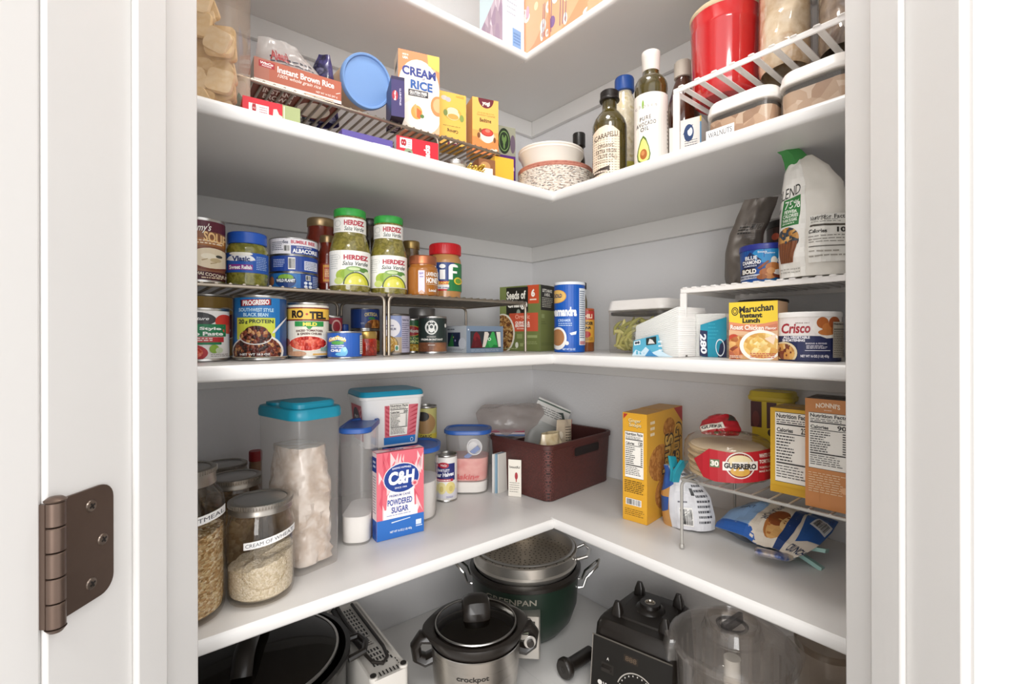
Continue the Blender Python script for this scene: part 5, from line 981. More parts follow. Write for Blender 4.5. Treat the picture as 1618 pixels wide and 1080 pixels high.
pouch('pasta_bag', 'dull brown wrinkled bag beside the pale pasta bag at the jamb', 'bag', (P.x + .006, P.y, ZW1), [(0,.034,.034,0,0),(.012,.037,.040,0,0),(.10,.036,.038,0,0),(.17,.035,.03,0,0),(.208,.032,.006,0,0)], food(['#7a6a5a','#958270','#6a5a50','#a89a84','#8c7a50'], 18, .1, .5, 'noise', .8), None, rot=(0,0,math.radians(15)), wr=.008, seed=16, ws=30)
def oxo(name, label, xl, xr, Y, D, ytop, fill):
    A, Bz = onY(xl, Y), onY(xr, Y); W = Bz.x - A.x; H = zat(A, ytop) - T1
    t, hb = sealed_box(name, label, W, D, H, ((A.x+Bz.x)/2, Y + D/2, T1), 0, lidh=.019, pop=True)
    b = MB(); b.rr([(W*.90,D*.9,.002,.016),(W*.93,D*.93,hb*.80,.018)], fill, .018, 6); b.build('contents', t); return t, W, D, hb
WAL = food(['#c9a88c','#b8957a','#d6bca4','#a88468'], 70, .5, .6)
t, W, D, hb = oxo('walnut_container', 'clear container with white lid and a WALNUTS label under the rack', 1110, 1222, -.292, .12, 168, WAL)
lb = MB(); lb.art(Art().rect(0,0,1,1,'#f2efec').text('WALNUTS', .5,.5,.84,.5,'#3a3a42',.0), lambda x, y, o: Vector((-W*.23 + (x-.5)*W*.42, -D*.495 - o, hb*.10 + y*.0155))); lb.build('paper_label', t)
oxo('nut_container', 'clear container with white lid right of the labelled nut container', 1224, 1352, -.292, .12, 120, food(['#c2a58c','#cfb59e','#b4937a','#d8c2ae'], 60, .5, .6))
# ================================================================== uppermost level
N = onX(795, .226); N = Vector((.222, -.285)); q = math.radians(92)
N = atD(795, dep(onX(795, .224)))
W, D, c = pbox(759, 795, 829, N, q, 'left')
W = min(W, .10); D = min(D, .12); ax = Vector((math.cos(q), math.sin(q))); ay = Vector((-ax.y, ax.x)); c = N + ax*W/2 + ay*D/2
a = Art().rect(0,0,1,1,'#d6e6f4').rect(.45,.05,.85,.28,'#7fa8d8').lines(.5,.1,.82,.24,4,'#5a84bc',.5,.1,3).lines(.2,.4,.7,.9,8,'#b0bccc',.3,.3,4)
sd = Art().rect(0,0,1,1,'#cfe0e4').poly([(0,0),(0,.35),(.5,.55),(1,.75),(1,0)],food(['#cbb8c4','#b09aa8','#e2d6dc','#a890a4'], 90, .4, 0, 'voronoi', stretch=(1,1,.25)))
carton('cereal_carton', 'pale blue carton on the uppermost shelf near its corner', 'box', W, D, .2, (c.x, c.y, T0), q, '#d6e6f4', {'front': a, 'left': sd})
def floral(seed):
    rr = random.Random(seed); a = Art().rect(0,0,1,1,'#f0b088').poly([(0,.6),(.4,.9),(1,.7),(1,1),(0,1)],'#f4c8a0').poly([(0,.0),(.5,.1),(1,.35),(1,0)],'#ea9c74')
    for i in range(14):
        x, y = rr.random(), rr.random()*.9; c_ = rr.choice(('#8a6a9c','#a88ab0','#f6ece4','#f2e0b0','#f6ece4','#e8a8b8'))
        a.ell(x, y, rr.uniform(.05,.12), rr.uniform(.04,.085), c_, 16)
        if c_ == '#f6ece4': a.ell(x, y, .03, .025, '#d9b09a', 10)
    for i in range(4):
        x = rr.random(); a.poly([(x,.1),(x+.03,.5),(x+.045,.5),(x+.02,.1)],'#7a5a78')
    return a
for lab, xl, xr, sd_ in (('peach floral carton nearest the corner of the uppermost shelf', 823, 868, 3), ('peach floral carton, right neighbour of another on the uppermost shelf', 870, 930, 8)):
    A, Bz = onY(xl, -.222), onY(xr, -.222); W = Bz.x - A.x; D = .14
    carton('tea_carton', lab, 'box', W - .002, D, .19, ((A.x+Bz.x)/2, -.222 + D/2, T0), 0, '#f0b088', {'front': floral(sd_)})
# ================================================================== level of the brown basket, left wall
MG = clear('#faf8f5', 0, .02, ior=1.5)
LIDM = pm('#a39d95', .34, .9)
def mason(name, label, x0, x1, yb, ylid, fill, fillh, lidr, text=None, tx=None, P=None, r=None, H=None, emb=False, top=None, off=0., tops=None):
    if P is None:
        cx, cy, r = cyl(x0, x1, yb=yb, z=T3); r *= .985; fr = Vector((cx, cy)) - FW*r*lidr; H = zat(fr, ylid) - T3
    else: cx, cy = P
    LOG.append((name, label[:30], round(r,4), round(H,4), round(cx,3), round(cy,3)))
    t = thing(name, label, 'jar', (cx, cy, T3), face_cam((cx, cy), off)); lr = r*lidr; hb = H - .002
    prof = [(r*.80,0),(r*.93,.003),(r*.985,.010),(r,.022),(r,H*.70),(r*.985,H*.76),(r*.93,H*.815),(lr*1.02,H*.865),(lr*.97,H*.885),(lr*.95,hb)]
    b = MB(); b.lathe(prof, MG, 56, cap1=False)
    b.lathe([(.0001,.0055),(r*.82,.0055),(r*.94,.011),(r*.955,.022),(r*.955,H*.70),(r*.93,H*.77),(lr*.92,H*.86),(lr*.90,hb)], MG, 56, cap0=False, cap1=False); b.build('glass_body', t)
    if emb:
        b = MB(); ring = []
        for k in range(40):
            a = 2*PI*k/40; u = .10 + .62*(r)*math.cos(a)/r; aa = math.asin(max(-.99, min(.99, u))); ring.append((r*1.002*math.sin(aa), -r*1.002*math.cos(aa), H*.36 + r*.56*math.sin(a)))
        b.tube(ring, .0011, MG, 6, closed=True); b.build('embossed_ring', t)
    z0 = H*.885
    b = MB(); b.lathe([(lr*1.0,z0),(lr*1.045,z0+.001),(lr*1.045,z0+.004),(lr*1.02,z0+.006),(lr*1.03,H-.006),(lr*1.045,H-.004),(lr*1.045,H-.001),(lr*1.0,H),(lr*.86,H-.0005)], LIDM, 56, cap0=False, cap1=False)
    for k in range(72):
        b.box((-.0006,-.0005,H-.0062),(.0006,.0008,H-.0012), LIDM, Matrix.Rotation(2*PI*k/72, 4, 'Z') @ Matrix.Translation((0, lr*1.045, 0)))
    sb_ = b.build('screw_band', t)
    b = MB(); b.lathe([(lr*.87,H-.001),(lr*.84,H-.0015),(lr*.80,H-.001),(.0001,H-.001)], pm('#b5b2ae', .3, .85), 48, cap0=False, cap1=False); b.build('lid_disc', sb_)
    if fill:
        nm, m, tilt = fill; rf = r*.948; n = 48; b = MB(); hh = H*fillh
        rings = [[Vector((rf*f*math.cos(2*PI*k/n), rf*f*math.sin(2*PI*k/n), z)) for k in range(n)] for f, z in ((.80,.006),(.96,.011),(1,.022))]
        from mathutils import noise
        def ztop(x, y): return hh + tilt*x + .006*noise.noise(Vector((x*70, y*70, r*50))) + .003*noise.noise(Vector((x*200, y*200, 3)))
        for f in (1, .8, .55, .3, .01): rings.append([Vector((rf*f*math.cos(2*PI*k/n), rf*f*math.sin(2*PI*k/n), ztop(rf*f*math.cos(2*PI*k/n), rf*f*math.sin(2*PI*k/n)))) for k in range(n)])
        b.loft(rings, m, True, True, True); o = b.build(nm, t); 
    if text:
        b = MB(); x0_, x1_, y0_, y1_, sl = tx; a = Art().poly([(x0_,y0_),(x1_,y0_+sl),(x1_,y1_+sl),(x0_,y1_)],'#f3f1ee').text(text, (x0_+x1_)/2, (y0_+y1_+sl)/2, (x1_-x0_)*.93, (y1_-y0_)*.50, '#4a4c52', .0, 0, sl/(x1_-x0_))
        b.art(a, cmap(r*1.004, 0, H), CYLCUTS); b.build('paper_label', t)
    return t, (cx, cy), r, H
OATS = food(['#c9a878','#e2cca0','#c49c66','#efdfbe','#a8844f','#d6b98a'], 240, .7, 1., 'voronoi', stretch=(1,1,1.7))
WHEAT = food(['#e2d7c0','#ece2ce','#d8cbb0','#f2eadb'], 480, .8, .5)
mason('oat_jar', 'large glass jar of rolled oats at the left jamb, lowest in view', 211, 357, 1012, 752, ('oats', OATS, .0), .585, .76, 'OATMEAL', (.50,.985,.66,.715,.02))
t, P, r, H = mason('wheat_jar', 'glass jar of fine cereal with a CREAM OF WHEAT label', 355, 466, 965, 800, ('wheat_cereal', WHEAT, .25), .40, .90, 'CREAM OF WHEAT', (.26,.985,.585,.655,.06), emb=True)
for lab, x0, x1, X in (('glass jar with grey lid standing directly behind the labelled cereal jar', 330, 430, None), ('glass jar with grey lid, deepest of the three by the cereal jar', 318, 405, None)):
    Q = pz((x0+x1)/2, 752 if x0 == 330 else 733, T3 + H - .002); rr_ = (x1-x0)/2*dep(Q)/F*.8
    Q = Q - RT*.010
    mason('pantry_jar', lab, 0, 0, 0, 0, ('grain', food(['#b9a080','#cdb896','#a88c68'], 160, .8, .6), 0.), .55, .90, P=(Q.x, Q.y), r=rr_, H=H*(1.0 if x0 == 330 else 1.0))
jar('spice_bottle', 'small bottle with a dark red lid beside the tall cereal keeper', 393, 414, 713, T3, [(.95,0),(1,.03),(1,.9),(.95,1)], pm('#8a6a50', .3), [], [], pm('#96262a', .35), .018, 1.04, X=.06, cat='bottle')
# -- tall cereal keeper
KW = clear('#fbfaf9', .17, .16, '#f7f5f2')
N = pz(471, 915, T3); Cc = pz(539, 886, T3); ax = (Cc - N).normalized(); q = math.atan2(ax.y, ax.x); ay = Vector((-ax.y, ax.x)); W = (Cc - N).length; D = hitcol(410, N, ay); D = min(max(D, .05), .17)*1.06; W *= 1.14; N = N - ax*.004
c = N + ax*W/2 + ay*D/2; H = zat(N, 652) - T3; LOG.append(('keeper', round(W,3), round(D,3), round(H,3)))
t = thing('cereal_keeper', 'tall frosted cereal keeper with teal flip lid', 'food container', (c.x, c.y, T3), q)
hb = H
b = MB(); b.rr([(W*.92,D*.92,0,.016),(W*.94,D*.94,.003,.018),(W*.99,D*.99,hb*.86,.02),(W,D,hb,.02)], KW, .02, 6, cap1=False); b.build('frosted_body', t)
TEAL = pm('#1e93ae', .35)
b = MB(); b.rr([(W*1.03,D*1.03,hb-.014,.022),(W*1.05,D*1.04,hb-.012,.022),(W*1.05,D*1.04,hb-.003,.022),(W*1.0,D*1.0,hb+.002,.02),(W*.97,D*.97,hb+.0025,.02)], TEAL, .02, 6); ld = b.build('lid', t)
b = MB(); b.rr([(W*.84,D*.50,hb+.0025,.014),(W*.84,D*.50,hb+.009,.014),(W*.80,D*.46,hb+.012,.014)], TEAL, .014, 5, o=(0,-D*.18)); b.rr([(W*.80,D*.30,hb+.0025,.012),(W*.80,D*.30,hb+.007,.012)], TEAL, .012, 5, o=(0,D*.27)); b.build('flip_cap', ld)
rr = random.Random(21)
bagm = clear('#f6f2ee', .62, .2, '#e9ddd2', 1.4, .7)
from mathutils import noise
b = MB(); rings = []
n = 30
for j in range(26):
    z = .008 + j*(H*.72)/25; f = .97 if j < 15 else .97 - .018*(j-15)
    rg = []
    for k in range(n):
        a = 2*PI*k/n; ca, sa = math.cos(a), math.sin(a); s_ = (abs(ca)**4 + abs(sa)**4)**-.25
        d = 1 - .22*abs(noise.noise(Vector((ca*3, sa*3, z*45)))) - .12*abs(noise.noise(Vector((ca*7, sa*7, z*120))))
        rg.append(Vector((ca*s_*W*.46*f*d, sa*s_*D*.46*f*d, z)))
    rings.append(rg)
b.loft(rings, food(['#d9c8ba','#e9ddd2','#c9b4a2','#f0e8e0'], 28, .2, .9, 'noise', .5), True, True, True); b.build('cereal_bag', t)
# -- blue lidded keepers
BLUE = pm('#2f5fae', .35)
FW_ = clear('#fbfaf9', .19, .18, '#f7f5f2')
def keeper(name, label, c, q, W, D, H, fill=None, group=None, lid=BLUE, extra=None, rad=None, lidh=.010):
    t = thing(name, label, 'food container', (c[0], c[1], T3), q, group); hb = H; rad = rad or min(W, D)*.36
    b = MB(); b.rr([(W*.86,D*.88,0,rad*.9),(W*.89,D*.91,.003,rad*.95),(W*.97,D*.97,hb-.012,rad),(W*.97,D*.97,hb-.004,rad)], FW_, rad, 8, cap1=False); b.build('frosted_body', t)
    b = MB(); b.rr([(W*1.0,D*1.0,hb-lidh,rad),(W*1.05,D*1.04,hb-lidh+.0015,rad*1.05),(W*1.05,D*1.04,hb-.002,rad*1.05),(W*1.01,D*1.01,hb,rad),(W*.93,D*.93,hb-.0008,rad),(W*.90,D*.91,hb-.003,rad)], lid, rad, 8); b.build('lid', t)
    for nm, z0, z1, m in fill or ():
        b = MB(); b.rr([(W*.84,D*.86,z0+.003,rad*.9),(W*.87 + W*.06*z1/hb,D*.88 + D*.06*z1/hb,z1,rad*.95)], m, rad, 8); b.build(nm, t)
    return t
FLOUR = pm('#f1eeea', .9, bump=.2, bscale=90)
q = math.radians(56); ax = Vector((math.cos(q), math.sin(q))); ay = Vector((-ax.y, ax.x))
N = pz(533, 872, T3) ; W = hitcol(585, N, ax)*1.0; D = .11; c = N + ax*W/2 + ay*(D/2 + .016) - RT*.005; H = zat(N, 680) - T3
keeper('flour_keeper', 'tall frosted keeper of white flour with blue lid beside the teal one', c, q, W, D, H, [('flour', .001, H*.24, FLOUR)])
# container that carries the sugar tub
q = math.radians(56); ax = Vector((math.cos(q), math.sin(q))); ay = Vector((-ax.y, ax.x))
N = pz(600, 832, T3) + ay*.006; W = hitcol(691, N, ax); D = .11; c77 = N + ax*W/2 + ay*D/2; H77 = zat(c77, 697) - T3 - .004
keeper('flour_keeper', 'frosted keeper with blue lid hidden behind the powdered sugar carton', c77, q, W, D, H77, [('flour', .001, H77*.52, FLOUR)])
# sugar tub standing on it
q = math.radians(84); ax = Vector((math.cos(q), math.sin(q))); ay = Vector((-ax.y, ax.x)); zt = T3 + H77 + .0006
W = 100*dep(c77)/F; D = W*.84; c = atD(609, dep(c77) + .012); Ht = zat(c - FW*W*.4, 618) - zt; LOG.append(('tub', round(W,3), round(Ht,3), round(H77,3)))
t = thing('sugar_tub', 'white square sugar tub with teal lid and pink labels', 'tub', (c.x, c.y, zt), q)
b = MB(); WH = pm('#efeeec', .35); hb = Ht - .012
b.rr([(W*.84,D*.84,0,.012),(W*.86,D*.86,.003,.014),(W*.97,D*.97,hb-.004,.016),(W*1.03,D*1.03,hb-.003,.018),(W*1.03,D*1.03,hb+.002,.018)], WH, .016, 6)
a = Art().rect(.30,.10,1,.90,'#d9707c').rect(.28,.0,1,.17,'#2f7cc4').nutri(.40,.19,.80,.93,'20')
for k in range(7): a.poly([(.81,.2+.1*k),(.98,.26+.1*k),(.98,.30+.1*k),(.84,.22+.1*k)],'#b93a4c').poly([(.31,.25+.1*k),(.385,.2+.1*k),(.385,.24+.1*k),(.31,.30+.1*k)],'#c24a5a')
a.ring(.9,.08,.035,.05,.01,'#e8f0f6')
tp = lambda z: .86 + .11*z/hb
b.art(a, lambda x, y, o: Vector(((x-.5)*W*.80*tp(y*hb), -D/2*tp(y*hb) - o - .0003, .004 + y*(hb-.012))), [.25,.5,.75], None)
s2 = Art().rect(.18,.10,1,.92,'#c95a64').ell(.56,.56,.28,.30,'#3a3040').text('C&H', .56,.56,.34,.26,'#e8e0e4',.03)
for k in range(5): s2.poly([(.84,.2+.14*k),(1,.28+.14*k),(1,.34+.14*k),(.84,.24+.14*k)],'#e8a8ae')
b.art(s2, lambda x, y, o: Vector((-W/2*tp(y*hb) - o - .0003, (.5-x)*D*.80*tp(y*hb), .004 + y*(hb-.012))))
b.build('tub_body', t)
b = MB(); b.rr([(W*1.0,D*1.0,hb+.002,.016),(W*1.02,D*1.02,hb+.004,.018),(W*1.0,D*1.0,Ht-.003,.018),(W*.96,D*.96,Ht,.016),(W*.86,D*.86,Ht-.001,.016)], pm('#1f97b8', .3), .016, 6); b.build('lid', t)
# powdered sugar carton
N = pz(594.6, 856.5, T3); Cc = pz(669, 838, T3); ax = (Cc - N).normalized(); ay = Vector((-ax.y, ax.x)); W = (Cc - N).length; D = hitcol(583.5, N, ay); D = .022; q = math.atan2(ax.y, ax.x); c = N + ax*W/2 + ay*D/2; H = zat(N, 717) - T3
LOG.append(('sugar', round(W,3), round(D,3), round(H,3)))
PK, PKL, NV = '#e36f7c', '#f8d2d2', '#1f3f8f'
def flames(a, n, seed, x0, x1, y0, y1, c):
    rr = random.Random(seed); P = []
    for i in range(n):
        x, y = rr.uniform(x0,x1), rr.uniform(y0,y1); w, h = rr.uniform(.05,.10), rr.uniform(.06,.13); s = rr.choice((-1,1))
        P.append([(x-w,y-h),(x-w*.1,y-h*.2),(x+w*s,y+h)]); P.append([(x-w*.2,y-h*.1),(x+w*s,y+h),(x+w*.8,y-h*.8)])
    return a.add(P, c)
a = Art().rect(0,0,1,1,PK); flames(a, 34, 2, .05,.95,.28,.95, PKL); flames(a, 8, 5, .05,.95,.3,.95, '#d95566')
a.poly([(.18,.26),(.22,.5),(.3,.56),(.78,.56),(.80,.26)],'#f4ecec').rect(.14,.2,.86,.34,'#f4ecec').rect(0,0,1,.23,'#2e6fc0').ell(.52,.685,.385,.175,'#f2ecee').ell(.52,.685,.37,.165,NV)
a.text('C&H', .52,.69,.56,.155,'#f4f4f6',.05,.1).text('BAKING HAPPINESS', .52,.80,.40,.022,'#e8eaf4',.02,0,0,.3).text('SINCE 1906', .5,.575,.26,.02,'#e8eaf4',.02).ell(.80,.60,.07,.035,'#f0b4b8').ell(.80,.60,.035,.018,'#d95566')
a.text('PREMIUM CANE', .48,.49,.44,.026,'#4a5a9a',.02,0,0,0,0,1.1).text('POWDERED', .48,.415,.52,.07,'#2e4a9c',.025).text('SUGAR', .48,.325,.36,.07,'#2e4a9c',.025).lines(.2,.262,.76,.272,1,'#8a9ac4',.7,.1,2).poly([(.3,.19),(.7,.205),(.7,.198),(.3,.178)],'#e8f0f8').text('NET WT 16 OZ (1 LB) 453g', .5,.075,.46,.032,'#e8f0f8',.03).rect(.82,.10,.94,.16,'#dfe8f4').rect(.82,.08,.96,.09,'#dfe8f4')
sd = Art().rect(0,0,1,1,'#f0dede').rect(0,0,1,.23,'#2a5aa8').rect(.0,.78,1,.95,NV).lines(.15,.3,.85,.74,14,'#8a7a90',.35,.2,3).ell(.5,.12,.3,.06,'#1f3f8f').lines(.2,.82,.8,.92,2,'#d8dcea',.5,.1,3)
tp_ = Art().rect(0,0,1,1,PKL).poly([(0,0),(.5,.4),(1,0)],PK).poly([(.1,1),(.3,.4),(.5,1)],PK).poly([(.6,1),(.8,.3),(1,.9)],PK).ell(.45,.5,.16,.26,NV).text('C&H', .45,.5,.22,.26,'#f0f0f4',.03)
carton('sugar_carton', 'pink and blue powdered sugar carton in front of the sugar tub', 'box', W, D, H, (c.x, c.y, T3), q, PK, {'front': a, 'left': sd, 'top': tp_}, sides={'left': '#f0dede'})
# cans
cx, cy, r = cyl(655, 690, X=.085); z1 = zat((cx, cy), 640); hh = (z1 - T3)/2
a = Art().rect(0,0,1,1,'#c9c27a').ell(.5,.62,.45,.28,'#b08a5a').ell(.4,.8,.3,.12,'#2e2a26').rect(0,.24,1,.36,'#d9c84a').text('GARLIC', .55,.30,.5,.08,'#3a3426',.04).text('ALFREDO', .55,.14,.6,.08,'#7a7a52',.02)
can('sauce_can', 'plain can at the wall supporting the pale green can', 0, 0, 0, T3, None, '#c9c27a', P=(cx, cy), r=r, h=hh)
can('sauce_can', 'pale green can by the wall, top visible right of the sugar tub', 0, 0, 0, T3 + hh, a, '#c9c27a', P=(cx, cy), r=r, h=hh, off=-.1)
cx, cy, r = cyl(687, 722, yb=793, z=T3); H = zat(Vector((cx,cy)) - FW*r, 720) - T3; LOG.append(('pear', round(r,4), round(H,4), round(cx,3)))
a = Art().rect(0,0,1,1,'#eeebe6').rect(0,.46,.88,.86,'#2a2f70').ell(.38,.82,.24,.07,'#b8283a').text('WinCo', .38,.82,.28,.05,'#f2e8e8',.03).text('BARTLETT', .40,.70,.5,.06,'#e8e8f2',.03).text('Pear Halves', .40,.60,.86,.10,'#f4f4f8',.035,0,.05).rect(.0,.44,.8,.50,'#b8283a').lines(.1,.45,.75,.49,1,'#f4e4e4',.6,.1,2).ell(.5,.16,.5,.16,'#d9d6dc').ell(.30,.28,.2,.14,'#e9dda0').ell(.68,.29,.2,.14,'#e4d48c').ell(.3,.26,.08,.07,'#d9c67a').ell(.7,.27,.08,.07,'#d2be70').rect(.1,.0,.9,.05,'#d9d6d2').lines(.5,.05,.8,.1,2,'#5a5a9a',.4,.2,3)
can('pear_can', 'pear halves can with navy label beside the sugar carton', 687, 722, 0, T3, a, '#eeebe6', P=(cx, cy), r=r, h=H)
# baking soda keeper
q = math.radians(50); ax = Vector((math.cos(q), math.sin(q))); ay = Vector((-ax.y, ax.x))
F0 = pz(748, 785, T3); D = .085; W0 = 82*dep(F0)/F*.9; c = F0 + ay*(D/2) - ax*.006*0; c = atD(739.5, dep(F0) + D*.66); H = zat(c - FW*D*.45, 680) - T3; LOG.append(('bs', round(W0,3), round(H,3)))
PNK = food(['#e0908a','#e8a8a0','#d8807a'], 30, .6, 0, 'noise')
t = keeper('baking_soda_keeper', 'frosted keeper with blue lid holding a pink baking soda bag', c, q, W0, D, H, [('white_powder', .001, H*.19, FLOUR), ('soda_bag', H*.19, H*.56, PNK)])
b = MB(); b.art(Art().text('Baking', .5,.5,.9,.9,'#c85a5a',.02,.2), lambda x, y, o: Vector(((x-.5)*W0*.62, -D*.480, H*.22 + y*H*.11))); b.build('print', t)

b = MB(); b.lathe([(.0001,-.003),(.013,-.002),(.0175,.004),(.0185,.014),(.0165,.014),(.012,.003),(.0001,.001)], pm('#eceae8', .4), 28, (0,0,0), False, False, ax=(Matrix.Rotation(math.radians(70),3,'X') @ Matrix.Rotation(.4,3,'Y'))); b.box((-.004,-.012,-.02),(.006,-.008,.02), pm('#5a78b8', .4), Matrix.Rotation(.9,4,'Y') @ Matrix.Translation((.006,0,-.006)))
o = b.build('scoop', None); o.location = Vector((c.x, c.y, T3 + H*.56 + .021)) + Vector((*(ax*.012 - ay*D*.22), 0)); o.rotation_euler = (0,0,q); tag(o, 'white scoop with blue handle inside the baking soda keeper', 'scoop')
# booklets
def booklet(name, label, P, rz, W, D, H, front, col, lean=0.):
    t = MB(); 
    t.box((-W/2,-D/2,0),(W/2,D/2,H), col); t.art(front, fmap('front', W, D, H)); o = t.build(name, None, P, (lean, 0, rz)); return tag(o, label, 'booklet', None)
q = math.radians(30); ax = Vector((math.cos(q), math.sin(q)))
A = pz(779, 776, T3); W = .026
a = Art().rect(0,0,1,1,'#e9e4de').rect(.2,.66,.7,.86,'#8a3a48').rect(.25,.38,.75,.56,'#9a3a4a').rect(.3,.1,.8,.28,'#6a3a48').ring(.85,.58,.06,.05,.02,'#7a5a5a')
for i, (cc_, dx) in enumerate((('#e9e6e2', 0), ('#8fb0c4', .0035), ('#d9d4cc', .007))):
    Pp = A + Vector((math.cos(math.radians(-60)), math.sin(math.radians(-60))))*0 + FW*(.002) + RT*(.010 + dx*1.8) + FW*(-dx*.5)
    booklet('recipe_booklet', ('white recipe booklet with red pictures beside the basket', 'pale blue booklet between the white booklet and a card', 'thin grey booklet leaning in the row by the basket')[i], (Pp.x, Pp.y, T3), math.radians(100), .034, .0028, zat(Pp, 715) - T3, a if i == 0 else Art().rect(0,0,1,1,cc_), cc_)
Pp = pz(814, 784, T3)
booklet('recipe_card', 'stiff white card with a red picture leaning on the brown basket', (Pp.x - .002, Pp.y, T3), math.radians(34), .030, .0018, zat(Pp, 726) - T3, Art().rect(0,0,1,1,'#ece6da').text('beautiful', .5,.80,.8,.07,'#3a3630',.02).ell(.62,.56,.12,.10,'#a8323a').rect(.58,.40,.66,.5,'#a8323a').lines(.1,.1,.9,.4,5,'#8a847a',.3,.2,3), '#ece6da')
# ------------------------------------------------------------------ basket
BR = pm('#4b2623', .45, bump=0)
def weave():
    m = bpy.data.materials.new('woven_brown_plastic'); m.use_nodes = True; nt = m.node_tree; b = nt.nodes['Principled BSDF']; b.inputs['Roughness'].default_value = .42; N = nt.nodes.new; L = nt.links.new
    tc = N('ShaderNodeTexCoord'); sp = N('ShaderNodeSeparateXYZ'); L(tc.outputs['Object'], sp.inputs[0])
    ad = N('ShaderNodeMath'); ad.operation = 'ADD'; L(sp.outputs[0], ad.inputs[0]); L(sp.outputs[1], ad.inputs[1])
    cb = N('ShaderNodeCombineXYZ'); L(ad.outputs[0], cb.inputs[0]); L(sp.outputs[2], cb.inputs[1])
    br = N('ShaderNodeTexBrick'); br.inputs['Scale'].default_value = 80; br.inputs['Mortar Size'].default_value = .035; br.inputs['Brick Width'].default_value = .34; br.inputs['Row Height'].default_value = .30; br.offset = .5; br.inputs['Mortar Smooth'].default_value = .5
    br.inputs['Color1'].default_value = lin('#673631'); br.inputs['Color2'].default_value = lin('#56302b'); br.inputs['Mortar'].default_value = lin('#2a1412'); L(cb.outputs[0], br.inputs['Vector']); L(br.outputs['Color'], b.inputs['Base Color'])
    bp = N('ShaderNodeBump'); bp.inputs['Strength'].default_value = .8; bp.inputs['Distance'].default_value = .002; bp.invert = True; L(br.outputs['Fac'], bp.inputs['Height']); L(bp.outputs['Normal'], b.inputs['Normal']); return m
WV = weave()
Nb = pz(866, 797, T3); Rb = pz(968, 757, T3); ax = (Rb - Nb).normalized(); q = math.atan2(ax.y, ax.x); ay = Vector((-ax.y, ax.x)); Lb = pz(823, 783, T3)
W = (Rb - Nb).length*1.0; D = .235; H = zat(Nb, 705) - T3; D = min(D, hitcol(770, Nb, ay)); LOG.append(('basket', round(W,3), round(D,3), round(H,3), round(math.degrees(q),1)))
c = Nb + ax*W/2 + ay*D/2
W *= .99; rad = .022
tb = thing('storage_basket', 'dark brown woven plastic basket in the shelf corner', 'basket', (c.x, c.y, T3), q)
b = MB()
secs = [(W*.93,D*.93,0,rad*.8),(W*.95,D*.95,.002,rad*.9)] + [(W*(.95+.05*k/8), D*(.95+.05*k/8), .002+(H-.014)*k/8, rad) for k in range(1,9)]
b.rr(secs, WV, rad, 6, cap1=False)
b.rr([(W*.99,D*.99,H-.012,rad),(W*1.025,D*1.025,H-.011,rad*1.1),(W*1.03,D*1.03,H-.002,rad*1.1),(W*1.01,D*1.01,H,rad),(W*.965,D*.965,H-.001,rad),(W*.955,D*.955,H-.012,rad),(W*.91,D*.91,.004,rad),(W*.2,D*.2,.004,rad)], BR, rad, 6, cap0=False, cap1=True)
o = b.build('basket_body', tb)
hw, hz0, hz1 = .048, H-.038, H-.018
b = MB(); y = -D*.5; pts = []
b.rr([(hw*2+.007,.0255,-.0022,.007),(hw*2+.007,.0255,.0022,.007)], BR, .007, 5, mat=Matrix.Translation((.012,y+.0005,(hz0+hz1)/2)) @ Matrix.Rotation(PI/2, 4, 'X'))
b.rr([(hw*2,.0195,.0020,.006),(hw*2,.0195,.0026,.006)], pm('#160b0a', .8), .006, 5, mat=Matrix.Translation((.012,y,(hz0+hz1)/2)) @ Matrix.Rotation(PI/2, 4, 'X'))
b.build('grip', tb)
# things in the basket
ctr = Vector((c.x, c.y, T3 + .006))
def inb(u, v, z): return Vector((c.x, c.y, T3)) + Vector((*(ax*u + ay*v), z))
pouch('snack_bag', 'bag of nuts with red edge standing in the brown basket', 'bag', inb(W*.05, -D*.10, .008), [(0,.030,.015,0,0),(.03,.032,.018,0,0),(.07,.031,.014,0,0),(H+.012,.03,.004,0,0),(H+.022,.03,.0015,0,0)], pm('#b9a48c', .4), Art().rect(0,0,1,1,'#c9b8a0').lines(.45,.3,.92,.9,14,'#4a3a30',.35,.2,3,True).rect(.94,0,1,1,'#9a2a2c').ell(.2,.75,.09,.06,'#e8dcc8').ell(.2,.6,.09,.06,'#e8dcc8').code(.12,.35,.3,.5), rot=(0, math.radians(6), q), seed=31, wr=.004)
Pw = atD(846, 1.245); 
pouch('foil_package', 'grey and white package leaning up at the wall in the basket', 'package', (Pw.x, Pw.y, T3 + .055), [(0,.044,.006,0,0),(.03,.048,.009,0,0),(.07,.048,.008,0,0),(zat(Pw, 632) - T3 - .055,.047,.002,0,0)], pm('#a9aaa6', .35), Art().rect(0,.60,1,1,'#c9c7c2').rect(0,.94,1,.97,'#4a5a50').lines(.1,.72,.9,.88,4,'#5a5a5a',.3,.2,2).poly([(.62,.86),(.8,.9),(.96,.74),(.9,.70),(.78,.84)],'#3a4640'), rot=(math.radians(-8), math.radians(24), face_cam(Pw) + .15), seed=33)
Pz = atD(808, 1.165); zz0 = zat(Pz, 692)
ZB = clear('#f2eeec', .50, .12, '#dcd4d0', 1.4, .6)
wz = .5*118*1.135/F
o = pouch('zip_bag', 'clear zip bag with red and blue seal lying over the basket rim', 'bag', (Pz.x, Pz.y + .0, zz0 + .002), [(0,wz*.52,.003,-.012,0),(.018,wz*.62,.010,-.012,0),(.045,wz*.85,.024,-.006,0),(.080,wz*1.0,.022,.0,0),(.105,wz*.9,.008,.004,0),(.112,wz*.8,.003,.006,0)], ZB, None, rot=(math.radians(-52), math.radians(0), face_cam(Pz) + .05), seed=35, wr=.008, ws=28)
z = MB(); wz *= .50
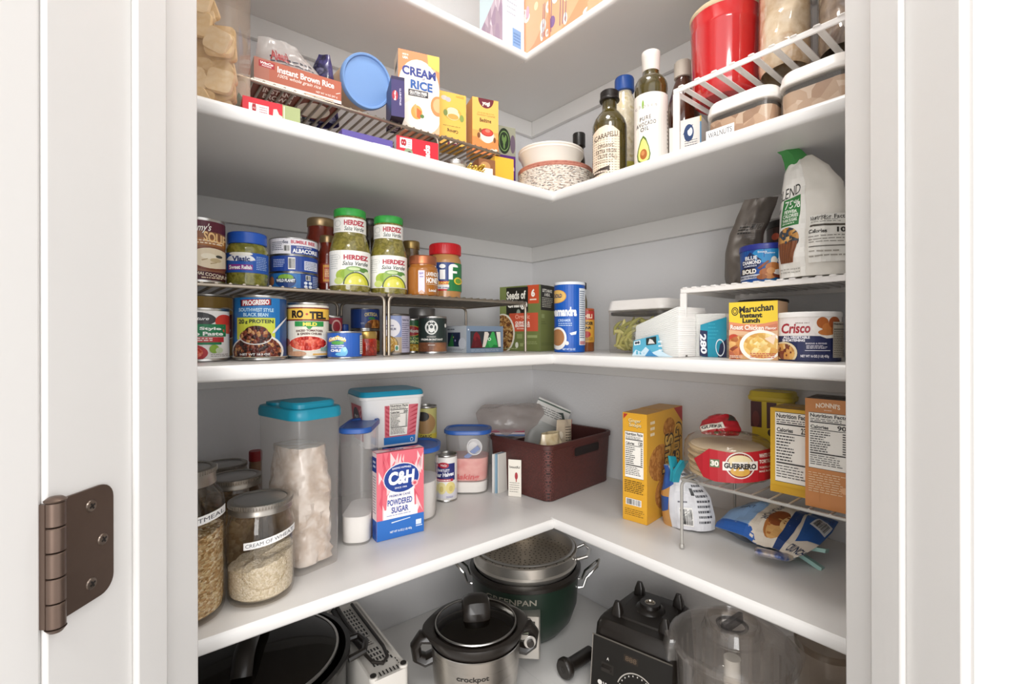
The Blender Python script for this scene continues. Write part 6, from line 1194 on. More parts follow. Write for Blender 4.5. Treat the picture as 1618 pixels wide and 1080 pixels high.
z.box((-wz,-.0016,.0),(wz,.0016,.003), pm('#6a86b4', .4)); z.box((-wz,-.0016,.005),(wz,.0016,.009), pm('#d2c4c8', .4)); z.box((-wz,-.0018,.011),(wz,.0018,.0135), pm('#a84a64', .4)); z.box((-wz,-.0016,.016),(wz,.0016,.018), pm('#b86478', .4))
zz = z.build('zip_seal', o); zz.location = (-.012, -.0045, .001)
pouch('bread_bag', 'bag of beige snacks slumped in the front of the basket', 'bag', inb(-W*.22, -D*.22, .01), [(0,.040,.030,0,0),(.04,.042,.034,0,0),(.08,.04,.030,0,0),(H+.002,.03,.012,0,0)], food(['#c9b48a','#d9c8a4','#b89c70'], 30, .25, .5, 'noise', .5), None, rot=(0,0,q), seed=37, wr=.006)
# ================================================================== level of the brown basket, right wall
N = pz(1022, 829.7, T3); Lp = pz(983.7, 818.7, T3); ax = (N - Lp).normalized(); q = math.atan2(ax.y, ax.x); ay = Vector((-ax.y, ax.x)); W = (N - Lp).length; D = hitcol(1083, N, ay); D = min(D, .16); H = zat(N, 655) - T3; c = N - ax*W/2 + ay*D/2
LOG.append(('ginger', round(W,3), round(D,3), round(H,3), round(math.degrees(q),1), round(c.x,3), round(c.y,3)))
YG = '#dfa62e'
a = Art().rect(0,0,1,1,YG).poly([(.04,.99),(.04,.94),(.22,.99)],'#b0302c').text('Ginger', .50,.925,.52,.045,'#3a2418',.03).text('Snaps', .52,.885,.52,.045,'#3a2418',.03).text('Ginger', .50,.928,.50,.042,'#f6e4b0',.01).text('Snaps', .52,.888,.50,.042,'#f6e4b0',.01).nutri(.10,.40,.86,.83,'120').lines(.08,.26,.9,.38,7,'#5a4218',.4,.2,5).code(.14,.15,.78,.21).lines(.1,.05,.9,.12,4,'#7a5a20',.3,.2,7)
CK = food(['#b5702f','#c98a44','#a05f24','#d69a54'], 60, .7, .3, 'noise')
f = Art().rect(0,0,1,1,'#dba236').ell(.60,.82,.17,.10,CK).ell(.34,.52,.30,.17,CK).ell(.5,.22,.30,.16,CK).poly([(.74,1),(1,1),(1,.84)],'#b0302c').text('Ginger', .84,.58,.30,.55,'#3a2418',.06,0,0,0,-90).text('Ginger', .84,.58,.27,.52,'#e9b44a',.02,0,0,0,-90).text('Snaps', .56,.50,.34,.54,'#3a2418',.07,0,0,0,-90).text('Snaps', .56,.50,.30,.50,'#f0c464',.025,0,0,0,-90).lines(.08,.78,.2,.94,3,'#f4e4c0',.5,.1,4)
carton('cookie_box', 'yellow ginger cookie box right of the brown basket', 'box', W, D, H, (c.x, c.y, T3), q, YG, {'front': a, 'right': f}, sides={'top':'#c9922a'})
# -- thin wire rack
GW = pm('#b9b6b0', .35, .5)
rk = wire_rack('wire_rack', 'white wire rack carrying the tortillas and biscuit boxes', (.805, -.142, T3), 0, .335, .190, .120, GW, wr=.0016, fr=.0026, n=13, feet=.0038, legs=('fl','bl','fr','br'))
ZW3 = T3 + .120 + .0008
# -- tortillas
Pt = onY(1146, -.190); rt_ = .068; cxy = atD(1149, dep(onY(1120, -.225)) + .045)
t = thing('tortilla_pack', 'stack of white corn tortillas in a red printed clear bag', 'tortillas', (cxy.x, cxy.y, ZW3), face_cam(cxy, .06)); LOG.append(('tort', round(cxy.x,3), round(cxy.y,3)))
zz1 = zat(cxy - FW*rt_, 690) - ZW3; zz1 = .060; LOG.append(('tortH', round(zz1,3)))
NT = 15
TC = [pm(c_, .8, var=.06, vscale=40) for c_ in ('#e9d9b8','#e2cfaa','#eddfc4')]
for i in range(NT):
    b = MB(); z0 = .002 + i*(zz1-.010)/NT; h = (zz1-.010)/NT*.86; r_ = rt_*(.90 + .04*math.sin(i*2.1)); b.lathe([(r_*.98,0),(r_,h*.3),(r_,h*.7),(r_*.97,h)], TC[i % 3], 40)
    o = b.build('tortilla', t); o.location = (.0015*math.sin(i*1.7), .0015*math.cos(i*2.3), z0)
BAG = clear('#fbf6f0', .06, .1, '#f4eee4', 1.42, .5); REDP = '#b9202c'
RR = lambda k: rt_*(1.0 + .035*noise.noise(Vector((k*1.3, 2, 5))))
b = MB(); rings = []; n = 48
for j, (f_, z) in enumerate(((.90,.0005),(.99,.006),(1.01,zz1*.5),(.99,zz1*.86),(.93,zz1),(.72,zz1+.008),(.42,zz1+.012),(.05,zz1+.014))):
    rings.append([Vector((rt_*f_*(1+.018*noise.noise(Vector((math.cos(2*PI*k/n)*4, math.sin(2*PI*k/n)*4, j*.7))))*math.cos(2*PI*k/n)*1.04, rt_*f_*(1+.018*noise.noise(Vector((math.cos(2*PI*k/n)*4, math.sin(2*PI*k/n)*4, j*.7))))*math.sin(2*PI*k/n), z + .0015*noise.noise(Vector((k*.7, j, 1))))) for k in range(n)])
b.loft(rings, BAG, True, True, True); 
a = Art().poly([(.12,.52),(.28,.90),(.5,.86),(.75,.9),(1,.95),(1,.12),(.55,.04),(.34,.02),(.22,.08)],REDP).ell(.60,.52,.155,.36,'#e9e2d8').ell(.60,.52,.14,.33,'#8a2a22').ell(.60,.62,.12,.18,'#e8d6a8').ell(.60,.36,.10,.13,'#d9a84a').poly([(.42,.36),(.42,.60),(.78,.64),(.78,.40)],'#efe9e0').text('GUERRERO', .60,.50,.33,.15,'#2a2624',.05).poly([(.29,.40),(.29,.62),(.39,.64),(.39,.42)],'#6a7a5a').text('30', .34,.52,.085,.16,'#f2ece0',.05).text('WHITE CORN', .885,.78,.18,.11,'#f6efe6',.03).text('TORTILLAS', .885,.62,.18,.10,'#f6efe6',.03).text('TORTILLAS DE', .885,.46,.18,.055,'#f0e0d4',.02).text('MAIZ BLANCO', .885,.36,.18,.055,'#f0e0d4',.02)
b.art(a, cmap(rt_*1.05, .002, zz1*.98), CYLCUTS, [.25,.5,.75])
tp_ = Art().rect(.30,.30,.36,.8,'#7a8a5a').text('MAIZ', .46,.42,.26,.14,'#5a6a44',.02).text('CORN', .72,.50,.22,.10,'#6a7a4a',.02,0,.2).ell(.52,.70,.26,.15,'#a8282c').ell(.52,.72,.2,.10,'#e0c060').poly([(.20,.62),(.20,.74),(.84,.84),(.84,.70)],'#ece4d8').text('GUERRERO', .52,.72,.60,.10,'#2a2624',.04)
b.art(tp_, lambda x, y, o: Vector(((x-.5)*rt_*1.6, (y-.5)*rt_*1.5 - rt_*.12, zz1 + .0145 - .030*abs(x-.5)**2*1.4 - .016*abs(y-.45)**2 + o)), [i/10 for i in range(1,10)], [.2,.4,.6,.8])
b.build('bag', t)
kn = pouch('folded_top', None, None, (-.012, .006, zz1 + .006), [(0,.030,.012,0,0),(.010,.034,.013,.001,0),(.022,.030,.010,.001,.002),(.032,.022,.006,.004,.004),(.037,.014,.002,.006,.005)], pm('#b3202c', .22, coat=.6, bump=.3, bscale=60), Art().poly([(.70,.60),(.95,.66),(.98,.95),(.80,1.0)],'#3f3a34').poly([(.02,.05),(.02,.30),(.55,.52),(.60,.24)],'#ece4d8').text('GUERR', .3,.28,.5,.14,'#2a2624',.04,0,.2), rot=(math.radians(-22), 0, 0), seed=51, wr=.007, ws=60, parent=t)
# -- yellow drink mix tub and two boxes on the rack
cx, cy = onY(1221, -.043); W = onY(1252, -.07).x - onY(1186, -.07).x; H = zat((cx, cy - .03), 619) - ZW3; LOG.append(('ytub', round(W,3), round(H,3)))
YT = pm('#d6bd34', .35)
t = thing('drink_mix_tub', 'yellow drink mix tub with ribbed lid behind the yellow box', 'tub', (cx, cy, ZW3), math.radians(4)); D = .052
b = MB(); hb = H - .014; b.rr([(W*.88,D*.88,0,.01),(W*.90,D*.90,hb*.5,.012),(W*.93,D*.93,hb,.012)], YT, .012, 5)
b.art(Art().rect(.02,.58,.32,.96,'#4a2426').ell(.16,.70,.10,.12,'#6a3430').rect(.46,.58,.72,.96,'#4a2426').ell(.6,.52,.12,.06,'#3a2a22').text('0', .6,.52,.08,.05,'#e8d898',.03).lines(.05,.1,.5,.16,1,'#6a5a18',.5,.2,2), lambda x, y, o: Vector(((x-.5)*W*.88, -D*(.44+.025*y) - o - .0004, y*hb))); b.build('tub_body', t)
b = MB(); b.rr([(W*.98,D*.98,hb-.004,.012),(W*1.06,D*1.06,hb-.002,.014),(W*1.08,D*1.08,hb+.004,.014),(W*1.02,D*1.02,hb+.006,.014),(W*1.0,D*1.0,H-.002,.014),(W*.94,D*.94,H,.013),(W*.6,D*.6,H-.001,.012)], pm('#cdb63a', .4), .014, 5); b.build('lid', t)
def onrack(name, label, xl, xr, Y, q, D, ytop, art, col, **kw):
    Nn = onY(xl, Y); q = math.radians(q); ax = Vector((math.cos(q), math.sin(q))); ay = Vector((-ax.y, ax.x)); W = hitcol(xr, Nn, ax); c = Nn + ax*W/2 + ay*D/2
    return carton(name, label, 'box', W, D, zat(Nn, ytop) - ZW3, (c.x, c.y, ZW3), q, col, {'front': art}, **kw)
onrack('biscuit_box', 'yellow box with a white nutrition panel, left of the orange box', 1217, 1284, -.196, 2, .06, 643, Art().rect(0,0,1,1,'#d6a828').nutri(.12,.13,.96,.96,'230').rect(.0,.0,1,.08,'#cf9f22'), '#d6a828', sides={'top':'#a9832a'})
a = Art().rect(0,0,1,1,'#c98346').text("NONNI'S", .5,.935,.52,.045,'#f2e2cc',.03,0,0,.25).lines(.42,.895,.6,.905,1,'#f0dcc4',.6,.1,2).nutri(.08,.36,.93,.875,'90').lines(.08,.14,.92,.33,9,'#ecd0a8',.3,.25,4).rect(.07,.055,.32,.145,'#c98346').ell(.85,.2,.08,.03,'#e0a878')
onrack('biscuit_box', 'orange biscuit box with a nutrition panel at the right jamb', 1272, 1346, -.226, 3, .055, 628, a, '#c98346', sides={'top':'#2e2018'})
# -- folded bag with a teal clip, under the rack end
Pb = pz(1082, 838, T3); qb = math.radians(18)
a = Art().rect(0,0,.22,1,'#c9985a').poly([(.0,.55),(.3,.7),(.34,1),(0,1)],'#2a5aa8').poly([(0,.2),(.2,.3),(.22,.5),(0,.48)],'#2a5aa8').rect(.34,.0,1,1,'#dcdce0').code(.42,.06,.66,.36).rect(.68,.55,.75,.66,'#2a2a2c').lines(.76,.1,.99,.9,10,'#4a4a50',.45,.25,4).lines(.40,.42,.62,.48,1,'#6a6a74',.4,.2,2).rect(.36,.60,.60,.92,'#e9e9ec')
pb = pouch('snack_bag', 'blue, gold and white foil bag held shut by a bright teal clip', 'bag', (Pb.x - .006, Pb.y + .022, T3 + .002), [(0,.046,.022,.0,0),(.02,.048,.026,.0,0),(.055,.045,.022,-.002,0),(.082,.034,.014,-.006,0),(.100,.018,.006,-.018,0),(.112,.014,.003,-.024,0)], food(['#d2d4da','#e2e3e8','#bfc2ca'], 18, .25, .5, 'noise', .4), a, rot=(0, math.radians(-4), qb), seed=41, wr=.007, ws=32)
def clip(name, label, P, rot, col, L=.06, jaw=.022):
    t = thing(name, label, 'clip', P, 0, None, rot)
    for s in (-1, 1):
        b = MB(); pts = []
        for k in range(9):
            f_ = k/8; pts.append((L*(f_-.5), s*(.0035 + (.011*max(0, f_-.4)/.6) - .0022*(1-f_)), 0))
        rings = [[Vector((x, y - .003, -jaw/2*(1-.25*abs(x/L))), ) , Vector((x, y + .003, -jaw/2*(1-.25*abs(x/L)))), Vector((x, y + .003, jaw/2*(1-.25*abs(x/L)))), Vector((x, y - .003, jaw/2*(1-.25*abs(x/L))))] for x, y, _ in pts]
        b.loft(rings, col, True, True, True, False); b.build('jaw', t)
    b = MB(); b.lathe([(.0042,-jaw*.36),(.0042,jaw*.36)], pm('#8a8a86', .3, .9), 16, (L*.02,0,0)); b.build('spring', t)
    return t
TEALC = pm('#2aa0b4', .35)
Pc_ = atD(1068, dep(Pb) + .012); zc_ = zat(Pc_, 742)
clip('bag_clip', 'bright teal clip pinching the blue and gold foil bag', (Pc_.x, Pc_.y, zc_), (math.radians(20), math.radians(-80), math.radians(60)), TEALC, .044, .018)
# -- potato snack bag lying in front
Pa = pz(1196, 852, T3); LOG.append(('bag2', round(Pa.x,3), round(Pa.y,3)))
a = Art().rect(0,0,1,1,'#e9dfd0').poly([(0,.1),(0,1),(.33,1),(.40,.5),(.40,.1)],'#8fb4e0').poly([(0,.0),(0,.17),(.44,.14),(.56,.0)],'#2a62b4').text('Signature', .20,.66,.30,.16,'#2a3a6a',.0,.3,.25).text('SELECT', .22,.48,.16,.05,'#2a3a6a',.02,0,.25).text('JOY of FLAVOR', .50,.60,.09,.62,'#5a5a64',.02,0,0,0,-90).ell(.66,.30,.12,.22,'#b8743c').ell(.68,.26,.10,.18,'#d9a868').ell(.62,.42,.09,.16,'#8a4a28').ell(.72,.40,.06,.14,'#e0bc84').poly([(.76,0),(.70,.5),(.60,1),(.68,1),(.80,.5),(.84,0)],'#1f3f78').poly([(.70,1),(.83,.5),(.88,.2),(1,.4),(1,1)],'#2a5aa0').rect(.86,.56,.99,.80,'#e4e6ea').code(.87,.58,.98,.78,'#e4e6ea').lines(.75,.85,.98,.97,3,'#1f2f58',.4,.2,3).text('CRUNCH', .94,.10,.12,.12,'#2a3a5a',.02,0,.2)
pb2 = pouch('snack_bag', 'blue and cream snack bag lying on the shelf with a pale clip', 'bag', (Pa.x + .027, Pa.y - .004, T3 + .034), [(-.060,.070,.004,0,0),(-.045,.076,.014,0,0),(-.01,.080,.025,0,0),(.03,.074,.023,.004,0),(.055,.066,.012,.008,0),(.068,.060,.003,.012,0)], pm('#cfd6e0', .3, coat=.3), a, rot=(math.radians(-76), math.radians(0), math.radians(-10)), seed=43, wr=.007, ws=26)
b = MB(); b.rr([(.055,.004,0,.002),(.05,.012,.02,.004),(.042,.010,.034,.004),(.036,.003,.042,.001)], food(['#e9dfd0','#d9c8b0','#2a4a88','#e4dace'], 26, .3, .4, 'noise', .3), .003, 3); fl = b.build('folded_end', pb2); fl.location = (.042, .004, -.062); fl.rotation_euler = (math.radians(150), math.radians(-18), 0)
Pk = pz(1256, 870, T3 + .012)
clip('bag_clip', 'pale mint clip lying on the blue and cream snack bag', (Pk.x, Pk.y, T3 + .017), (math.radians(75), math.radians(6), math.radians(-2)), pm('#a3cdc4', .4), .086, .018)
# ================================================================== lowest level: cookers and machines
BLK = pm('#221d19', .36, coat=.2); BLKM = pm('#2a2521', .5)
TINT = clear('#8d857c', .0, .03); LIDG = clear('#c9c4be', .06, .03, '#6a645c', 1.5)
# -- big pan with a glass lid, at the left jamb
c = atD(398, .81); r = .157; zr = zat(c + RT*r, 1042) ; H = zr - T4; LOG.append(('pan', round(c.x,3), round(c.y,3), round(H,3)))
t = thing('stock_pot', 'wide black cooking pot with glass lid at the left jamb, lowest shelf', 'pot', (c.x, c.y, T4), face_cam(c))
b = MB(); b.lathe([(r*.86,0),(r*.93,.006),(r*.95,.02),(r*.955,H-.014),(r*1.0,H-.008),(r*1.0,H),(r*.95,H),(r*.935,H-.006),(r*.92,.01),(.0001,.008)], pm('#1a1715', .35, .3, coat=.3), 64); b.build('pot_body', t)
b = MB(); b.lathe([(r*.865,H+.001),(r*.88,H+.003),(r*.875,H+.006),(r*.85,H+.006)], STEEL, 64, cap0=False, cap1=False); b.build('lid_rim', t)
b = MB(); b.lathe([(r*.86,H+.0045),(r*.7,H+.013),(r*.4,H+.020),(.0001,H+.023)], clear('#9a9086', .25, .06, '#4a4038', 1.5), 64, cap0=False, cap1=False); gl_ = b.build('glass_lid', t)
b = MB(); th = math.radians(78); d = Vector((math.cos(th), math.sin(th), 0)); pts = []
for k in range(13):
    f = k/12; s = (f-.5)*.15; pts.append(Vector((0,0,H+.021)) + d*s + Vector((0,0,.030*max(0, 1-(abs(f-.5)*2)**6) )))
b.tube(pts, .0115, BLK, 12, flat=1.35); b.build('lid_handle', gl_)
b = MB()
for sx in (-1, 1):
    p = [Vector((sx*r*.96, -.03, H-.03)), Vector((sx*(r+.022), -.026, H-.026)), Vector((sx*(r+.03), 0, H-.025)), Vector((sx*(r+.022), .026, H-.026)), Vector((sx*r*.96, .03, H-.03))]
    hb_ = MB(); hb_.tube(p, .006, BLK, 8); hb_.build('side_handle', t)
b.bm.free()
# -- white appliance lying upside down, underside up
zt = .66
NL, NR = pz(586, 1079, zt), pz(646, 1052, zt); ay_ = Vector((-1, 0)); W = (NR - NL).length; ax = (NR - NL).normalized(); q = math.atan2(ax.y, ax.x); ay = Vector((-ax.y, ax.x)); L = (NL.x - .022); H = zt - T4; cc = NL + ax*W/2 + ay*L/2; LOG.append(('appl', round(W,3), round(L,3), round(H,3), round(cc.x,3)))
t = thing('food_sealer', 'slim white appliance lying with its vented underside up', 'appliance', (cc.x, cc.y, T4), q)
IV = pm('#ddd8d0', .4); W2 = W/2
b = MB(); b.rr([(W*.96,L*.98,0,.008),(W,L,.004,.010),(W,L,H-.006,.010),(W*.97,L*.99,H-.001,.009),(W*.86,L*.95,H-.001,.006),(W*.85,L*.945,H-.006,.006)], IV, .01, 4); b.build('housing', t)
b = MB(); dk = '#171310'; P = []
a = Art()
for j in range(15):
    for i in range(5):
        if 4 <= j <= 6: continue
        x = .30 + .085*i; y = .16 + .052*j; a.rect(x, y, x+.045, y+.034, dk)
for j in range(13): a.rect(.80, .17 + .060*j, .845, .17 + .060*j + .034, dk)
for i in range(7): a.rect(.20 + .095*i, .045, .235 + .095*i, .085, dk)
for k_ in range(3): a.rect(.86, .08+.03*k_, .89, .10+.03*k_, dk)
a.lines(.32, .38, .70, .50, 5, '#5a544c', .4, .3, 4).ell(.55,.018,.06,.011,'#cfc8a8')
b.art(a, lambda x, y, o: Vector(((x-.5)*W*.98, -L/2 + y*L, H - .0058 + o))); b.build('vented_base', t)
for sx in (-.40, .40):
    f = MB(); f.lathe([(.008,0),(.008,.006)], IV, 20, (sx*W, -L*.46, H-.003)); f.lathe([(.0055,.006),(.0055,.0075),(.0001,.0075)], '#1c1712', 20, (sx*W, -L*.46, H-.003), cap0=False); f.build('foot', t)
b = MB(); z = H + .001
b.tube([(-W*.30,L*.45,z),(-W*.34,L*.2,z),(-W*.28,-L*.05,z+.003),(-W*.26,-L*.18,z+.004)], .0052, BLKM, 8); b.tube([(-W*.18,L*.45,z+.002),(-W*.22,L*.2,z+.002),(-W*.20,-L*.05,z+.004)], .0048, BLKM, 8)
b.tube([(-W*.26,-L*.18,z),(-W*.20,-L*.32,z),(0,-L*.37,z),(W*.20,-L*.32,z),(W*.27,-L*.2,z),(W*.27,L*.1,z),(W*.27,L*.45,z)], .0032, BLKM, 8)
b.build('power_cord', t)
b = MB(); b.rr([(.020,.030,0,.004),(.022,.032,.006,.005),(.018,.026,.012,.004)], pm('#7a8090', .35), .005, 4, o=(-W*.20,-L*.06)); b.build('plug', t)
# -- slow cooker with steel body
c = atD(751, .925); r = 70*.925/F; q = face_cam(c, .10); zrim = zat(c - FW*r, 1028) ; H = zrim - T4; LOG.append(('crock', round(c.x,3), round(c.y,3), round(r,3), round(H,3)))
t = thing('slow_cooker', 'brushed steel slow cooker with black collar and glass lid', 'slow cooker', (c.x, c.y, T4), q)
BS = pm('#c2bcb4', .3, 1., key='brushed'); 
def brushed():
    m = bpy.data.materials.new('brushed_steel'); m.use_nodes = True; nt = m.node_tree; b = nt.nodes['Principled BSDF']; b.inputs['Metallic'].default_value = 1; b.inputs['Base Color'].default_value = lin('#c4bfb8')
    tc = nt.nodes.new('ShaderNodeTexCoord'); mp = nt.nodes.new('ShaderNodeMapping'); mp.inputs['Scale'].default_value = (3,3,260); nz = nt.nodes.new('ShaderNodeTexNoise'); nz.inputs['Scale'].default_value = 4; nz.inputs['Detail'].default_value = 4
    rp = nt.nodes.new('ShaderNodeMapRange'); rp.inputs['To Min'].default_value = .2; rp.inputs['To Max'].default_value = .42
    nt.links.new(tc.outputs['Object'], mp.inputs[0]); nt.links.new(mp.outputs[0], nz.inputs['Vector']); nt.links.new(nz.outputs['Fac'], rp.inputs[0]); nt.links.new(rp.outputs[0], b.inputs['Roughness']); return m
BS = brushed()
b = MB(); b.lathe([(r*.84,.006),(r*.88,.010),(r*.96,H*.45),(r*1.0,H*.84)], BS, 64, cap1=False)
b.art(Art().text('crockpot', .42,.5,.34,.5,'#2a2622',.03), cmap(lambda z: r*(.93 + .085*(z-.010)/H), H*.56, H*.16), CYLCUTS); b.build('steel_body', t)
b = MB(); b.lathe([(r*.86,0),(r*.88,.008)], BLKM, 48); b.build('base', t)
rings = []
for f, z in ((1.0,H*.83),(1.02,H*.835)): pass
b = MB(); b.lathe([(r*1.0,H*.835),(r*1.02,H*.84),(r*1.03,H*.86)], STEEL, 64, cap0=False, cap1=False); b.build('steel_ring', t)
def lipped(f, z, bump=.10, n=64):
    return [Vector((r*f*(1 + bump*abs(math.cos(2*PI*k/n))**14)*math.cos(2*PI*k/n), r*f*math.sin(2*PI*k/n), z)) for k in range(n)]
b = MB(); b.loft([lipped(1.0,H*.86,0), lipped(1.03,H*.90,.05), lipped(1.07,H-.004,.12), lipped(1.06,H,.12), lipped(.97,H+.001,.05), lipped(.93,H-.002,0), lipped(.90,H-.012,0)], BLK, True); b.build('crock_collar', t)
b = MB(); b.lathe([(r*.905,H+.001),(r*.92,H+.003),(r*.91,H+.005),(r*.885,H+.005)], STEEL, 64, cap0=False, cap1=False); b.build('lid_rim', t)
b = MB(); b.lathe([(r*.89,H+.004),(r*.7,H+.011),(r*.4,H+.016),(.0001,H+.018)], clear('#a0968a', .12, .03, '#3a3028', 1.5), 64, cap0=False, cap1=False); gl_ = b.build('glass_lid', t)
b = MB(); b.lathe([(r*.86,H-.03),(r*.5,H-.034),(.0001,H-.035)], pm('#2a211b', .3), 48, cap0=False, cap1=False); b.build('inner_crock', t)
b = MB(); pts = [(0,-.020,H+.016),(0,-.022,H+.030),(0,-.016,H+.040),(0,.0,H+.044),(0,.016,H+.040),(0,.022,H+.030),(0,.020,H+.016)]; b.tube(pts, .0085, BLK, 12, flat=-3.0); b.build('lid_knob', gl_)
for sx in (-1, 1):
    b = MB(); z = H*.74; p = [(sx*r*.98,.0,z+.020),(sx*r*1.22,.0,z+.022),(sx*r*1.34,.0,z+.008),(sx*r*1.30,.0,z-.014),(sx*r*1.12,.0,z-.022),(sx*r*.93,.0,z-.016)]; b.tube(p, [.011,.011,.010,.010,.011,.011], BLK, 10, flat=1.5)
    if sx > 0:
        b.lathe([(.011,0),(.012,.002),(.011,.003),(.0001,.003)], pm('#d0ccc6', .3, .6), 24, (sx*r*1.20,-.017,z), ax=Matrix.Rotation(PI/2,3,'X')); b.lathe([(.007,.003),(.007,.009),(.006,.010),(.0001,.010)], BLK, 20, (sx*r*1.20,-.017,z), ax=Matrix.Rotation(PI/2,3,'X'))
    b.build('side_handle', t)
# -- dark green multicooker with steamer
c = atD(829, 1.165); H = zat(c - FW*.115, 925) - T4; r = 92*1.165/F; LOG.append(('green', round(c.x,3), round(c.y,3), round(r,3), round(H,3)))
t = thing('multicooker', 'dark green electric cooker with steel steamer on top, in the corner', 'multicooker', (c.x, c.y, T4), face_cam(c, -.05)); r *= .86
GR = pm('#1c2c22', .35)
b = MB(); b.lathe([(r*.62,0),(r*.74,.008),(r*.92,.035),(r*1.02,.07),(r*1.06,H-.012)], GR, 64, cap1=False); b.art(Art().text('GREENPAN', .36,.5,.34,.5,'#8a8a7e',.02), cmap(lambda z: r*(1.045), .0, .028), CYLCUTS) if False else None
b.art(Art().text('GREENPAN', .40,.5,.44,.6,'#a09a8c',.015), cmap(lambda z: r*(1.02 + .05*(z-.07)/(H-.08)), H-.042, .022), CYLCUTS); b.build('cooker_body', t)
b = MB(); b.lathe([(r*1.05,H-.014),(r*1.10,H-.010),(r*1.10,H-.002),(r*1.02,H+.002)], BLK, 64, cap0=False, cap1=False); b.build('rim_band', t)
hs = .040
b = MB(); b.lathe([(r*.98,H),(r*1.0,H+.004),(r*1.03,H+.012),(r*1.0,H+.016),(r*1.0,H+hs-.004),(r*1.035,H+hs),(r*1.02,H+hs+.001),(r*.97,H+hs-.004),(r*.96,H+.010),(.0001,H+.009)], pm('#cfc9c0', .3, .9), 64, cap0=False, cap1=False); st_ = b.build('steamer_insert', t)
b = MB(); P_ = []; ho = Art()
for k in range(9):
    rad_ = .07 + .05*k
    for m_ in range(int(8 + k*6)):
        a_ = 2*PI*m_/int(8 + k*6) + k*.3; ho.ell(.5 + rad_*math.cos(a_), .5 + rad_*math.sin(a_), .009, .009, '#1a1410', 8)
b.art(ho, lambda x, y, o: Vector(((x-.5)*2*r*.95, (y-.5)*2*r*.95, H + .0095 + o))); b.build('steamer_holes', st_)
b = MB(); b.lathe([(r*.965,H+hs),(r*.985,H+hs+.003),(r*.97,H+hs+.005),(r*.94,H+hs+.005)], STEEL, 64, cap0=False, cap1=False); b.build('lid_rim', t)
b = MB(); b.lathe([(r*.95,H+hs+.004),(r*.75,H+hs+.013),(r*.4,H+hs+.020),(.0001,H+hs+.022)], clear('#f2ede6', .0, .03, '#5a5048', 1.5), 64, cap0=False, cap1=False); gl_ = b.build('glass_lid', t)
b = MB(); b.lathe([(.020,H+hs+.020),(.026,H+hs+.024),(.026,H+hs+.042),(.022,H+hs+.046),(.0001,H+hs+.047)], clear('#e2ded8', .14, .05, '#b8b0a6', 1.5), 32, cap0=False, cap1=False); b.build('lid_knob', gl_)
for sx in (-1, 1):
    b = MB(); z = H + hs*.55; b.tube([(sx*r*.99,-.030,z),(sx*r*1.20,-.034,z+.010),(sx*r*1.28,0,z+.012),(sx*r*1.20,.034,z+.010),(sx*r*.99,.030,z)], .0042, CHROME, 10)
    for yy in (-.03,.03): b.lathe([(.006,0),(.005,.003),(.0001,.004)], CHROME, 14, (sx*r*.995,yy,z), ax=Matrix.Rotation(sx*PI/2,3,'Y'))
    b.build('steamer_handle', st_)
    b = MB(); z = H - .030; b.tube([(sx*r*1.04,-.02,z-.018),(sx*r*1.14,-.02,z-.016),(sx*r*1.20,-.018,z+.004),(sx*r*1.42,-.012,z+.030),(sx*r*1.46,.0,z+.040),(sx*r*1.42,.012,z+.030),(sx*r*1.20,.018,z+.004),(sx*r*1.14,.02,z-.016),(sx*r*1.04,.02,z-.018)], .0032, CHROME, 8); b.build('pot_handle', t)
b = MB(); pw, pz_ = .058, .086; y0 = -r*1.15
M_ = Matrix.Translation((.010, y0, .022)) @ Matrix.Rotation(math.radians(-3), 4, 'X')
b.rr([(pw,.034,0,.004),(pw,.034,pz_,.004)], pm('#b9b4ac', .3, .7), .004, 3, mat=M_)
pa = Art().rect(.12,.56,.84,.90,'#2a2622').rect(.16,.59,.80,.87,'#8f977c').ell(.70,.32,.13,.10,'#d8d4ce').ring(.70,.32,.13,.10,.02,'#6a645c').lines(.14,.12,.5,.4,4,'#6a645c',.3,.3,3)
b.art(pa, lambda x, y, o: M_ @ Vector(((x-.5)*pw*.94, -.0172 - o, .002 + y*pz_*.96))); b.build('control_panel', t)
# -- blender base
A, Bq = pz(939, 977, .69), pz(1067, 1027, .69); ax = (Bq - A).normalized(); q = math.atan2(ax.y, ax.x); ay = Vector((-ax.y, ax.x)); W = (Bq - A).length; H = .14; D = .165
cb = (A + Bq)/2 + ay*(D/2 - .004); LOG.append(('blender', round(W,3), round(cb.x,3), round(cb.y,3), round(math.degrees(q),1)))
t = thing('blender', 'black blender motor base with a dial on its front panel', 'blender', (cb.x, cb.y, T4), q)
b = MB()
secs = [(W*1.02, D*1.16, 0, .012, -.006),(W*1.04, D*1.18, .010, .014, -.006),(W*1.02, D*1.10, H*.5, .016, -.004),(W*1.0, D*1.0, H-.010, .018, 0),(W*.96, D*.96, H-.002, .02, 0),(W*.90,D*.88,H+.004,.02,0)]
rings = []
for w_, d_, z_, rd, oy in secs:
    rg = []
    for sx, sy, a0 in ((1,1,0),(-1,1,90),(-1,-1,180),(1,-1,270)):
        for k in range(6):
            aa = math.radians(a0 + 18*k); tw = 1.0 if sy < 0 else .80
            rg.append(Vector(((sx*(w_/2-rd) + rd*math.cos(aa))*tw, oy + sy*(d_/2-rd) + rd*math.sin(aa), z_)))
    rings.append(rg)
b.loft(rings, BLK, True, True, True); b.build('motor_housing', t)
fy = lambda z: -.006 - D*.59 + (D*.09)*max(0, (z - .01))/(H - .02)
